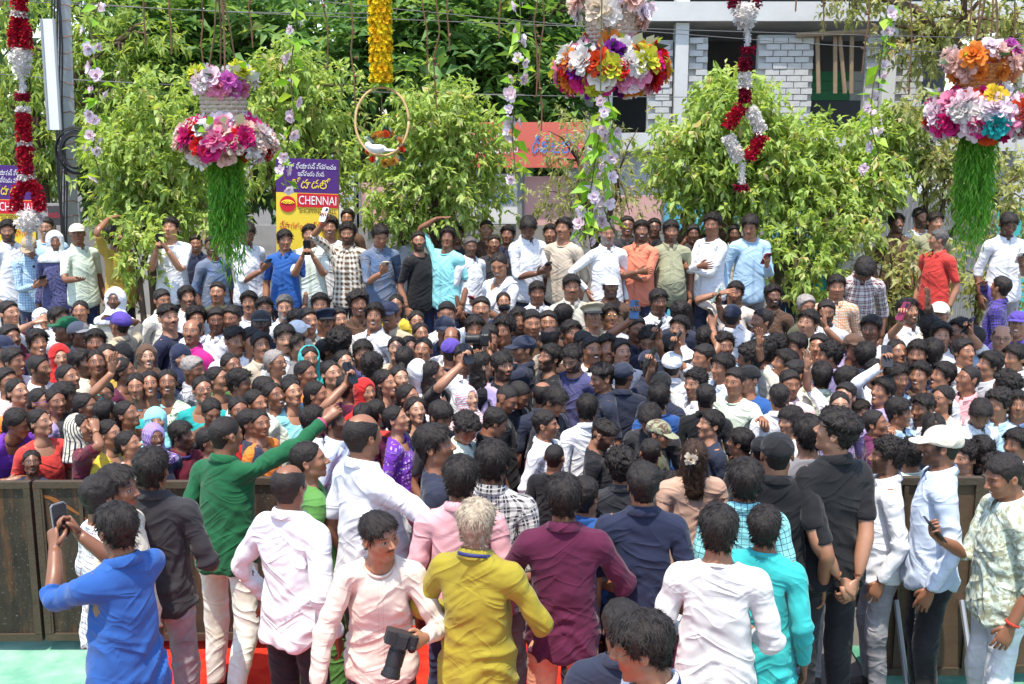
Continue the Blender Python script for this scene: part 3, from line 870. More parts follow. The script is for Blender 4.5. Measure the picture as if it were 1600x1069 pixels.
def hand_mesh(pose, n):
    """local axes: a along the hand, b to the thumb side, c out of the palm"""
    cur, th = CURLS[pose]
    Vs, Fs, off = [], [], 0
    def put(VF):
        nonlocal off
        V, F = VF; Vs.append(V); Fs.append(F + off); off += len(V)
    rings = [(-.035, .024, .027, 0), (0, .025, .026, 0), (.03, .017, .035, .002), (.065, .015, .040, .003), (.092, .012, .040, .003), (.100, .005, .034, .003)]
    m = max(8, n + 2)
    V = []
    for a, t, w, c0 in rings:
        for k in range(m):
            q = 2 * math.pi * k / m
            V.append((a, w * math.cos(q), c0 + t * math.sin(q)))
    F = [[i*m+k, i*m+(k+1) % m, (i+1)*m+(k+1) % m, (i+1)*m+k] for i in range(len(rings)-1) for k in range(m)]
    V.append((.102, 0, .003)); L = (len(rings) - 1) * m
    F += [[L+k, L+(k+1) % m, len(V)-1, len(V)-1] for k in range(m)]
    put((np.array(V), np.array(F)))
    for i, (b, ln) in enumerate(((.029, .072), (.0095, .080), (-.0105, .075), (-.029, .058))):
        p = np.array([.086, b, .004]); ang = 0; pts = [p.copy()]; rad = [.0095]
        segs = (.45, .32, .27)
        c3 = cur if not (pose == 'point' and i == 0) else [4, 6, 4]
        sp = (b / .029) * (6 if pose in ('open', 'relax') else 1)
        p2 = p.copy()
        for s, c in zip(segs, c3):
            ang += math.radians(c + i * 2)
            for h in (0.5, 1.0):
                p2 = p2 + ln * s * .5 * np.array([math.cos(ang), math.sin(math.radians(sp)) * math.cos(ang), math.sin(ang)])
                pts.append(p2.copy()); rad.append(.0093 - .0030 * len(pts) / 7)
        rad[-1] = .0042
        put(tube_arr(pts, rad, n))
    a0 = math.radians(th)
    d1 = np.array([.72, .62, .18 + .5 * math.sin(max(a0, 0))]); d1 /= np.linalg.norm(d1)
    d2 = np.array([.90, .25 - .5 * math.sin(max(a0, 0)), .1 + .8 * math.sin(max(a0, 0))]); d2 /= np.linalg.norm(d2)
    p0 = np.array([.018, .020, .005])
    pts = [p0, p0 + d1 * .025, p0 + d1 * .048, p0 + d1 * .048 + d2 * .018, p0 + d1 * .048 + d2 * .034]
    put(tube_arr(pts, [.014, .014, .0115, .0105, .005], n))
    return np.concatenate(Vs), np.concatenate(Fs)
HANDC = {}
def hand_rest(pose, n, side):
    if (pose, n) not in HANDC: HANDC[pose, n] = hand_mesh(pose, n)
    V, F = HANDC[pose, n]
    n0 = np.array([-AD[0] * 1.0, 0, -abs(AD[0])]); n0 = np.array([-math.cos(A45), 0, -math.sin(A45)])
    P = WR + V[:, :1] * AD + V[:, 1:2] * np.array([0, -1., 0]) + V[:, 2:] * n0
    F = F[:, ::-1]
    if side == 'R':
        P = P * np.array([-1, 1, 1]); F = F[:, ::-1]
    return P, F
def arm_rest(n, m, side):
    t = np.linspace(-.06, .535, m)
    r = np.interp(t, [-.06, 0, .08, .18, .27, .33, .40, .535, .56], [.035, .050, .050, .044, .038, .041, .037, .0265, .026])
    pts = SH + t[:, None] * AD
    V, F = tube_arr(pts, r, n)
    if side == 'R':
        V = V * np.array([-1, 1, 1]); F = F[:, ::-1]
    return V, F

TPL = {}
def smooth_mesh(V, F, it=1, lam=.5):
    n = len(V)
    e = np.concatenate([F[:, [0, 1]], F[:, [1, 2]], F[:, [2, 3]], F[:, [3, 0]]])
    e = e[e[:, 0] != e[:, 1]]
    cnt = np.bincount(e[:, 0], minlength=n) + np.bincount(e[:, 1], minlength=n)
    cnt = np.maximum(cnt, 1)
    for _ in range(it):
        A = np.zeros_like(V, dtype=np.float64)
        for k in range(3):
            A[:, k] = np.bincount(e[:, 0], V[e[:, 1], k], n) + np.bincount(e[:, 1], V[e[:, 0], k], n)
        V = V + lam * (A / cnt[:, None] - V)
    return V
def vnormals(V, F):
    a = V[F[:, 2]] - V[F[:, 0]]; b = V[F[:, 3]] - V[F[:, 1]]
    fn = np.cross(a, b)
    N = np.zeros_like(V, dtype=np.float64)
    for c in range(4):
        for k in range(3):
            N[:, k] += np.bincount(F[:, c], fn[:, k], len(V))
    return N / (np.linalg.norm(N, axis=1, keepdims=True) + 1e-12)

def body_tpl(lod, female, hl, hr):
    k = ('body', lod, female, hl, hr)
    if k in TPL: return TPL[k]
    kk = ('bodycore', lod, female)
    if kk not in TPL:
        hv, hf = nets(lambda P: sd_head(P, female), .11, (-.145, .135), (1.355, 1.725), .0069 if lod == 0 else .0106)
        tv, tf = nets(sd_torso, .24, (-.2, .16), (-.02, 1.42), .036)
        n = 12 if lod == 0 else 8; m = 26 if lod == 0 else 16
        al, af = arm_rest(n, m, 'L'); ar, bf = arm_rest(n, m, 'R')
        V = np.concatenate([hv, tv, al, ar]); F = np.concatenate([hf, tf + len(hv), af + len(hv) + len(tv), bf + len(hv) + len(tv) + len(al)])
        TPL[kk] = (V, F, weights(V))
    V, F, W = TPL[kk]
    nf = 8 if lod == 0 else 5
    a, fa = hand_rest(hl, nf, 'L'); b, fb = hand_rest(hr, nf, 'R')
    Wa = np.zeros((len(a), len(BN)), np.float32); Wa[:, BI['haL']] = 1
    Wb = np.zeros((len(b), len(BN)), np.float32); Wb[:, BI['haR']] = 1
    for w, p, s in ((Wa, a, 'L'), (Wb, b, 'R')):
        q = p if s == 'L' else p * np.array([-1, 1, 1])
        t = np.clip(((q - WR) @ AD + .03) / .04, 0, 1)
        w[:, BI['ha' + s]] = t; w[:, BI['fo' + s]] = 1 - t
    r = (np.concatenate([V, a, b]), np.concatenate([F, fa + len(V), fb + len(V) + len(a)]), np.concatenate([W, Wa, Wb]))
    TPL[k] = r
    return r
def cloth_tpl(kind, lod, **kw):
    k = (kind, lod, tuple(sorted(kw.items())))
    if k in TPL: return TPL[k]
    if kind == 'shirt':
        h = .0128 if lod == 0 else .028
        V, F = nets(lambda P: sd_shirt(P, **kw), .64, (-.27, .21), (kw.get('hem', .8) - .05, 1.50), h)
        V = smooth_mesh(V, F, 1, .4)
    elif kind == 'trousers':
        h = .026 if lod == 0 else .04
        V, F = nets(lambda P: sd_trousers(P, **kw), .26, (-.2, .2), (0, 1.05), h)
    elif kind == 'skirt':
        V, F = nets(sd_skirt, .32, (-.28, .28), (0, 1.07), .04)
    W = weights(V)
    if kind == 'shirt':
        for s in ('L', 'R'): W[:, BI['fo' + s]] += W[:, BI['ha' + s]]; W[:, BI['ha' + s]] = 0
        for s in ('L', 'R'): W[:, BI['pelvis']] += W[:, BI['th' + s]]; W[:, BI['th' + s]] = 0
        W[:, BI['pelvis']] += W[:, BI['shL']] + W[:, BI['shR']]; W[:, BI['shL']] = W[:, BI['shR']] = 0
        W[:, BI['chest']] += W[:, BI['head']]; W[:, BI['head']] = 0
        W[:, BI['chest']] += W[:, BI['neck']] * .8; W[:, BI['neck']] *= .2
    TPL[k] = (V, F, W, fabric_coords(V, W))
    return TPL[k]
def collar_tpl(style, lod):
    k = ('collar', style, lod)
    if k in TPL: return TPL[k]
    n = 28 if lod == 0 else 16
    V = []; rows = 0
    if style == 'band':
        sec = [(.000, -.022), (-.002, .012), (.004, .014), (.008, -.02)]
    elif style == 'crew':
        sec = [(.000, -.016), (.000, -.002), (.007, .000), (.010, -.014)]
    else:
        sec = [(.000, -.020), (-.002, .022), (.004, .028), (.012, .020), (.024, -.012), (.021, -.017)]
    full = style in ('crew', 'band')
    A = np.linspace(-180, 180, n + 1)[:-1] if full else np.linspace(-166, 166, n)
    for a in A:
        q = math.radians(a)                    # 0 = nape, +-180 = throat
        fr = (1 - math.cos(q)) / 2
        rx, ry = .066, .066
        for j, (dr, dz) in enumerate(sec):
            ext = 0
            if not full and j >= 4: ext = -.018 * max(0, fr - .55) / .45
            x = math.sin(q) * (rx + dr * 1.1); y = .020 + math.cos(q) * (ry + dr * 1.1) - .004 * fr
            z = 1.470 + dz - .046 * fr ** 1.3 + ext - (.006 if full else 0)
            V.append((x, y, z))
    s = len(sec); m = len(A); F = []
    for i in range(m if full else m - 1):
        for j in range(s):
            F.append([i*s+j, i*s+(j+1) % s, ((i+1) % m)*s+(j+1) % s, ((i+1) % m)*s+j])
    V = np.array(V); F = np.array(F)[:, ::-1]
    W = weights(V)
    w = np.zeros_like(W); nk = W[:, BI['neck']] + W[:, BI['head']]
    w[:, BI['neck']] = np.clip(nk, 0, 1) * .35; w[:, BI['chest']] = 1 - w[:, BI['neck']]
    TPL[k] = (V, F, w, np.stack([V[:, 0], V[:, 2], V[:, 1] * 0], 1))
    return TPL[k]
def shoe_tpl():
    if 'shoe' not in TPL:
        def f(P):
            Q = P.copy(); Q[:, 0] = np.abs(P[:, 0])
            d = cone(Q, (.11, .045, .045), (.126, -.135, .032), .046, .038)
            d = smin(d, cone(Q, (.11, .03, .05), (.11, .025, .11), .045, .045), .02)
            return np.maximum(np.maximum(d, -P[:, 2] + .003), P[:, 2] - .12)
        V, F = nets(f, .2, (-.22, .14), (-.02, .16), .021)
        TPL['shoe'] = (V, F, weights(V))
    return TPL['shoe']

# ---- posing
def Rx(a): c, s = math.cos(a), math.sin(a); return np.array([[1, 0, 0], [0, c, -s], [0, s, c]])
def Ry(a): c, s = math.cos(a), math.sin(a); return np.array([[c, 0, s], [0, 1, 0], [-s, 0, c]])
def Rz(a): c, s = math.cos(a), math.sin(a); return np.array([[c, -s, 0], [s, c, 0], [0, 0, 1]])
def about(p, R):
    M = np.eye(4); M[:3, :3] = R; M[:3, 3] = np.asarray(p) - R @ np.asarray(p); return M
def nrm(v): v = np.asarray(v, float); return v / (np.linalg.norm(v) + 1e-9)
def frame(a, b):
    a = nrm(a); b = nrm(b - a * (a @ b)); return np.stack([a, b, np.cross(a, b)], 1)
def ap(M, p): return M[:3, :3] @ np.asarray(p, float) + M[:3, 3]
D2R = math.pi / 180
def pose_matrices(p):
    """p: bend, lean, twist (degrees), hyaw, hpitch (+ looks down), hroll, L/R = wrist target in the person's frame (or None: hanging), poles, palms, legs"""
    M = {}
    M['pelvis'] = about((0, 0, .93), Rx(p.get('tilt', 0) * D2R))
    b, l, t = p.get('bend', 0) * D2R, p.get('lean', 0) * D2R, p.get('twist', 0) * D2R
    Rh = Rz(t / 2) @ Ry(l / 2) @ Rx(b / 2)
    M['spine'] = M['pelvis'] @ about((0, .02, 1.02), Rh)
    M['chest'] = M['spine'] @ about((0, .02, 1.17), Rh)
    hy, hp, hr = p.get('hyaw', 0) * D2R, p.get('hpitch', 0) * D2R, p.get('hroll', 0) * D2R
    M['neck'] = M['chest'] @ about((0, .025, 1.44), Rz(hy * .4) @ Ry(hr * .4) @ Rx(hp * .45))
    M['head'] = M['neck'] @ about((0, .02, 1.515), Rz(hy * .6) @ Ry(hr * .6) @ Rx(hp * .55) * .93)
    for s, sg in (('L', 1), ('R', -1)):
        f = np.array([sg, 1, 1.])
        sh0, el0, wr0, ad = SH * f, EL * f, WR * f, AD * f
        tgt = p.get(s)
        if tgt is None: tgt = (sg * .222, -.035, .865)
        tgt = np.asarray(tgt, float)
        up = max(0.0, (tgt[2] - 1.30)) / .5
        cl = min(up, 1.1) * 24 * D2R + p.get('shrug', 0) * D2R
        M['clav' + s] = M['chest'] @ about(np.array([.03, .012, 1.40]) * f, Ry(-sg * cl))
        S = ap(M['clav' + s], sh0)
        if tgt[2] < -50: tgt = np.array([sg * .235, -.045, .885])
        v = tgt - S; L1, L2 = .285, .25
        d = min(np.linalg.norm(v), L1 + L2 - .004); d = max(d, .12); vd = nrm(v)
        ca = (L1 * L1 + d * d - L2 * L2) / (2 * L1 * d); ca = max(-1, min(1, ca))
        pole = np.asarray(p.get('pole' + s, (sg * .40, .70, -.5)), float)
        pp = nrm(pole - vd * (pole @ vd))
        E = S + vd * L1 * ca + pp * L1 * math.sqrt(max(0, 1 - ca * ca))
        Wp = S + vd * d
        u, fo = nrm(E - S), nrm(Wp - E)
        hin = np.cross(u, fo)
        if np.linalg.norm(hin) < .05: hin = np.cross(u, nrm(-pp))
        hin = nrm(hin)
        h0 = np.cross(ad, np.array([0, -1., 0]))
        for bn, dr, piv, rp in (('up', u, S, sh0), ('fo', fo, E, el0)):
            R = frame(dr, hin) @ frame(ad, h0).T
            m = np.eye(4); m[:3, :3] = R; m[:3, 3] = piv - R @ rp
            M[bn + s] = m
        hd = np.asarray(p['hand' + s], float) if ('hand' + s) in p else fo
        n0 = np.array([-math.cos(A45) * sg, 0, -math.sin(A45)])
        nn = np.asarray(p['palm' + s], float) if ('palm' + s) in p else M['fo' + s][:3, :3] @ n0
        R = frame(hd, nn) @ frame(ad, n0).T
        m = np.eye(4); m[:3, :3] = R; m[:3, 3] = Wp - R @ wr0
        M['ha' + s] = m
        # legs
        hip0, kn0, an0 = HIP * f, KN * f, AN * f
        ft = p.get('foot' + s)
        Hp = ap(M['pelvis'], hip0)
        if ft is None: ft = an0
        ft = np.asarray(ft, float)
        v = ft - Hp; l1 = np.linalg.norm(kn0 - hip0); l2 = np.linalg.norm(an0 - kn0)
        d = min(np.linalg.norm(v), l1 + l2 - .002); vd = nrm(v)
        ca = max(-1, min(1, (l1*l1 + d*d - l2*l2) / (2*l1*d)))
        pp = np.array([sg * .12, -1., 0]); pp = nrm(pp - vd * (pp @ vd))
        K = Hp + vd * l1 * ca + pp * l1 * math.sqrt(max(0, 1 - ca * ca))
        Ak = Hp + vd * d
        for bn, dr, r0, piv, rp in (('th', nrm(K - Hp), nrm(kn0 - hip0), Hp, hip0), ('sh', nrm(Ak - K), nrm(an0 - kn0), K, kn0)):
            R = frame(dr, np.array([1., 0, 0])) @ frame(r0, np.array([1., 0, 0])).T
            m = np.eye(4); m[:3, :3] = R; m[:3, 3] = piv - R @ rp
            M[bn + s] = m
        Rf = Rx(p.get('toe' + s, 0) * D2R)
        m = np.eye(4); m[:3, :3] = Rf; m[:3, 3] = Ak - Rf @ an0
        M['ft' + s] = m
    return M
def skin(V, W, M):
    T = np.stack([M[b] for b in BN])[:, :3, :]                    # B,3,4
    Tv = np.tensordot(W, T, axes=(1, 0))                          # N,3,4
    return (np.einsum('nij,nj->ni', Tv[:, :, :3], V) + Tv[:, :, 3])

def folds(V, F, W, fab, amt, seed, posed):
    """pushes cloth in and out along its normals: creases round the waist, at the elbows and under the arms"""
    N = vnormals(posed, F)
    V = np.asarray(V, float)
    aw = np.clip(sum(W[:, BI[b]] for b in ('upL', 'foL', 'upR', 'foR')), 0, 1)
    w1 = vnoise(V * 5.5, seed); w2 = vnoise(V * np.array([9, 9, 5]), seed + 1)
    z = V[:, 2]
    sg = np.where(V[:, 0] > 0, 1.0, -1.0)
    # torso: slanted soft ridges, stronger toward the waist
    ph = z * 13 + np.abs(V[:, 0]) * 9 * (1 if seed % 2 else -1) + w1 * 2.4 + V[:, 0] * 5
    rid = 1 - 2 * np.abs(np.sin(ph * 1.6)) ** .8
    body = rid * np.clip((1.30 - z) / .25, .15, 1) * (0.55 + .45 * w2)
    ph2 = np.abs(V[:, 0]) * 38 + w1 * 3 + z * 4
    hemf = np.sin(ph2) * np.clip((1.0 - z) / .2, 0, 1) * .8
    arm_t = fab[:, 1]
    pa = arm_t * 62 + w1 * 3.2 + fab[:, 0] * 22
    near = np.exp(-((1.385 - arm_t - .285) / .12) ** 2) * .9 + .35
    arm = np.sin(pa) * near * (.6 + .4 * w2)
    amp = amt * ((body + hemf) * (1 - aw) + arm * .62 * aw)
    low = vnoise(V * 9, seed + 5) * .5 * amt
    d = (amp + low)
    return posed + N * d[:, None]
# ------------------------------------------------------------------ hair and headwear (rest-pose head space, rigid on the head bone)
def hq(P):
    Q = P.copy(); Q[:, 2] = P[:, 2] - HC; return Q
def scalp(Q):
    d = ell(Q, (0, .016, .030), (.076, .096, .086))
    d = smin(d, ell(Q, (0, -.022, -.010), (.064, .068, .080)), .03)
    return smin(d, cone(Q, (0, .030, -.05), (0, .030, -.10), .052, .050), .03)
def hairline(Q, pts):
    p = np.array(pts)
    return np.interp(Q[:, 1], p[:, 0], p[:, 1])
MAN = [(-.10, .086), (-.085, .078), (-.06, .070), (-.045, .058), (-.034, .040), (-.026, .022), (-.020, .000), (-.014, -.014), (-.007, -.014), (.000, .012), (.028, .010), (.036, -.028), (.06, -.062), (.13, -.072)]
WOM = [(-.10, .090), (-.085, .080), (-.06, .068), (-.045, .056), (-.03, .036), (-.015, .020), (.0, .016), (.02, .010), (.03, -.03), (.06, -.075), (.13, -.085)]
def sd_hair(P, style):
    Q = hq(P); x = np.abs(Q[:, 0]); Z = Q[:, 2]; Y = Q[:, 1]
    top = np.clip((Z - .01) / .08, 0, 1); front = np.clip((-Y + .0) / .08, 0, 1)
    n1 = vnoise(P * 42, 3); n2 = vnoise(P * np.array([75, 40, 40]), 4)
    if style in ('tied', 'braid', 'long', 'greytied'):
        t = .0055 + .006 * top * (1 - front) + n2 * .0022
        g = Z - hairline(Q, WOM) + .026 * np.clip((x - .02) / .04, -.5, 1) * front
        d = smax(scalp(Q) - t, -g, .010)
        d = smax(d, -(np.maximum(x - .0005, -(Z - .085))), .004)      # parting
        if style in ('tied', 'greytied'):
            d = smin(d, ell(Q, (0, .122, -.022), (.040, .030, .036)) + n1 * .003, .012)
        elif style == 'braid':
            b = cone(Q, (0, .105, -.03), (0, .115, -.10), .028, .024)
            for i in range(7):
                b = smin(b, ell(Q, ((-1) ** i * .006, .118 - .004 * i, -.11 - .035 * i), (.024 - i * .001, .020, .026)), .008)
            d = smin(d, b, .012)
        else:
            b = cone(Q, (0, .07, -.03), (0, .085, -.20), .066, .078)
            b = smin(b, cone(np.abs(Q) * np.array([1, 0, 0]) + Q * np.array([0, 1, 1]), (.060, .03, -.03), (.085, .03, -.18), .026, .030), .03)
            d = smin(d, b + n2 * .006, .03)
        return d
    if style == 'short': t = .0050 + .013 * top + n1 * .004 + n2 * .002
    elif style == 'buzz': t = .0035 + .004 * top
    elif style == 'full': t = .0065 + .0165 * top + .006 * top * front + n1 * .005 + n2 * .003
    elif style == 'messy': t = .011 + .017 * top + n1 * .010 + n2 * .004
    elif style == 'tall': t = .0045 + (.020 + .016 * front) * np.clip((Z - .040) / .03, 0, 1) + n1 * .005
    elif style == 'curly': t = .020 + .026 * top + n1 * .014
    elif style == 'fringe': t = .012 + .016 * top + n1 * .004
    elif style == 'bald': t = .006 + n1 * .002
    else: t = .010 + .012 * top + n1 * .004
    pts = MAN if style != 'fringe' else [(-.10, .052), (-.085, .046), (-.06, .042), (-.045, .032), (-.032, .0), (-.022, -.030), (-.008, -.030), (.0, -.004), (.028, -.006), (.036, -.035), (.06, -.070), (.13, -.078)]
    g = Z - hairline(Q, pts) + .014 * np.clip((x - .025) / .03, -.6, 1) * front + n1 * .005 + n2 * .004
    d = smax(scalp(Q) - t, -g, .006)
    if style == 'bald':
        d = smax(d, -ell(Q, (0, -.035, .105), (.064, .110, .075)), .012)
    return d
HAIRC = {}
def hair_mesh(style):
    if style in HAIRC: return HAIRC[style]
    zlo = 1.20 if style in ('braid', 'long') else 1.47
    h = .0078 if style in ('braid', 'long') else .0072
    V, F = nets(lambda P: sd_hair(P, style), .14, (-.155, .175), (zlo, 1.765), h, full=True)
    N = vnormals(V, F)
    P = V.astype(float)
    amp = {'buzz': .001, 'short': .003, 'tied': .0022, 'greytied': .0022, 'braid': .0022, 'bald': .001, 'curly': .006, 'messy': .004}.get(style, .003)
    V = V + N * (vnoise(P * np.array([150, 70, 70]), 9) * amp)[:, None]
    r = np.random.default_rng(hash(style) % 1000 if False else sum(map(ord, style)))
    nt = {'buzz': 500, 'short': 2000, 'full': 2200, 'messy': 620, 'tall': 560, 'curly': 620, 'fringe': 560, 'bald': 90, 'tied': 700, 'greytied': 700, 'braid': 700, 'long': 800}.get(style, 300)
    if nt:
        fi = r.integers(0, len(F), nt)
        C = V[F[fi]].mean(1); n = N[F[fi]].mean(1)
        keep = (C[:, 2] > HC + (.0 if style not in ('long', 'tied', 'braid') else .0)) | (C[:, 1] > .03)
        C, n = C[keep], n[keep]; m = len(C)
        comb = np.tile(np.array([.15, .75, -.1]), (m, 1))
        if style in ('messy', 'tall'): comb = np.stack([.35 + .5 * r.standard_normal(m) * .6, -.35 + .9 * r.standard_normal(m) * .6, .25 * np.ones(m)], 1)
        if style == 'full': comb = np.stack([.5 * np.sign(C[:, 0]) * np.clip(np.abs(C[:, 0]) / .05, 0, 1) + .25, np.where(C[:, 1] < -.01, -.6, .25), -.55 * np.ones(m)], 1)
        if style == 'fringe': comb = np.stack([.3 * r.standard_normal(m), np.where(C[:, 1] < .02, -.8, .5), -.35 * np.ones(m)], 1)
        if style in ('tied', 'braid', 'long', 'greytied'): comb = np.stack([1.0 * np.sign(C[:, 0]), .9 * np.ones(m), np.where(C[:, 1] > .05, -.5, -.55)], 1)
        if style in ('short', 'bald', 'buzz'): comb = np.stack([.2 * r.standard_normal(m), np.where(C[:, 1] < .0, -.5, .5), -.5 * np.ones(m)], 1)
        comb = comb + (.22 if style in ('full', 'short') else .45) * r.standard_normal((m, 3))
        tang = comb - n * (comb * n).sum(1, keepdims=True)
        tang /= np.linalg.norm(tang, axis=1, keepdims=True) + 1e-9
        lift = {'curly': .8, 'messy': .5, 'full': .22, 'tall': .5, 'fringe': .25}.get(style, .12)
        d1 = tang + n * lift * (.6 + .8 * r.random((m, 1)))
        d1 /= np.linalg.norm(d1, axis=1, keepdims=True)
        ln = {'short': .016, 'buzz': .006, 'bald': .014, 'tied': .03, 'braid': .03, 'long': .06, 'curly': .026}.get(style, .034) * (.6 + .8 * r.random((m, 1)))
        sidev = np.cross(d1, n); sidev /= np.linalg.norm(sidev, axis=1, keepdims=True) + 1e-9
        w = (.0019 if style in ('full', 'short', 'tied', 'braid', 'long') else .0032) * (.6 + .8 * r.random((m, 1)))
        p0 = C - n * .004; p1 = p0 + d1 * ln * .55; p2 = p1 + nrmrows(d1 * .6 + tang * .8 - n * .25 + np.array([0, 0, -.25])) * ln * .5
        T = np.stack([p0 - sidev * w, p0 + sidev * w, p1 + sidev * w * .9, p1 - sidev * w * .9, p2 + sidev * w * .15, p2 - sidev * w * .15], 1).reshape(-1, 3)
        b = len(V) + np.arange(m)[:, None] * 6
        F = np.concatenate([F, b + np.array([0, 1, 2, 3]), b + np.array([3, 2, 4, 5])])
        V = np.concatenate([V, T])
    HAIRC[style] = mesh_from("hair_" + style, V, F, rest=V)
    return HAIRC[style]

def sd_gear(P, kind):
    Q = hq(P); Q[:, 0] = np.abs(Q[:, 0])
    if kind == 'cap':
        d = ell(Q, (0, .014, .042), (.093, .113, .086))
        d = np.maximum(d, -(Q[:, 2] - .022 - .10 * np.clip(Q[:, 1], -.1, .1) * -.25))
        return d
    if kind == 'visor':
        d = ell(Q, (0, -.088, .040), (.078, .085, .012))
        d = np.maximum(d, Q[:, 1] + .062)
        tilt = Q[:, 2] - (.040 + (Q[:, 1] + .09) * .28 - (Q[:, 0] / .078) ** 2 * .016)
        return np.maximum(ell(Q * np.array([1, 1, 0]), (0, -.088, 0), (.076, .088, .05)), np.maximum(np.abs(tilt) - .0045, Q[:, 1] + .060))
    if kind == 'peaked':
        d = ell(Q, (0, .012, .040), (.090, .110, .070))
        d = np.maximum(d, -(Q[:, 2] - .030))
        top = ell(Q, (0, .0, .090 + 0), (.122, .138, .028))
        tilt = Q[:, 2] + Q[:, 1] * .22
        top = ell(np.stack([Q[:, 0], Q[:, 1], tilt], 1), (0, .0, .085), (.118, .136, .030))
        return smin(d, top, .015)
    if kind in ('scarf', 'niqab', 'towel'):
        g = .010 if kind == 'towel' else 0
        d = ell(Q, (0, .018, .022), (.094 + g, .114 + g, .106 + g))
        d = smin(d, cone(Q, (0, .030, -.06), (0, .020, -.205), .080 + g, .128 + g), .05)
        d = smin(d, cone(Q, (.0, .012, -.20), (.15, .012, -.212), .09, .055), .05)
        n = vnoise(P * np.array([14, 14, 7]), 21) * .006 + vnoise(P * np.array([34, 34, 12]), 22) * .003
        d = d + n
        if kind == 'niqab': d = smax(d, -ell(Q, (0, -.14, .010), (.060, .09, .016)), .006)
        else: d = smax(d, -ell(Q, (0, -.150, -.008), (.063, .125, .090)), .010)
        return np.maximum(d, -(Q[:, 2] + .245))
    if kind == 'band': # surgical mask
        d = ell(Q, (0, -.036, -.060), (.070, .078, .052))
        return np.maximum(np.maximum(d, Q[:, 1] + .02), Q[:, 2] + .022)
    if kind == 'veil':   # loose cloth end laid over the hair, hanging to the back
        n = vnoise(P * np.array([14, 14, 7]), 31) * .006 + vnoise(P * np.array([40, 30, 10]), 32) * .003
        d = ell(Q, (0, .022, .024), (.094, .116, .106))
        d = smin(d, cone(Q, (0, .05, -.05), (0, .075, -.24), .088, .13), .05) + n
        op = Q[:, 1] + .028 - .35 * Q[:, 2]
        d = smax(d, -op - .02, .01)
        return np.maximum(d, -(Q[:, 2] + .25))
GEARC = {}
def gear_mesh(kind):
    if kind not in GEARC:
        h = .0085 if kind in ('cap', 'visor', 'peaked', 'band') else .0105
        if kind in ('visor',): h = .0055
        V, F = nets(lambda P: sd_gear(P, kind), .24, (-.20, .24), (1.33, 1.73), h, full=True)
        GEARC[kind] = mesh_from(kind, V, F, rest=V, fab=np.stack([np.arctan2(V[:, 0], V[:, 1] + .05) * .1, V[:, 2], V[:, 1]], 1))
    return GEARC[kind]

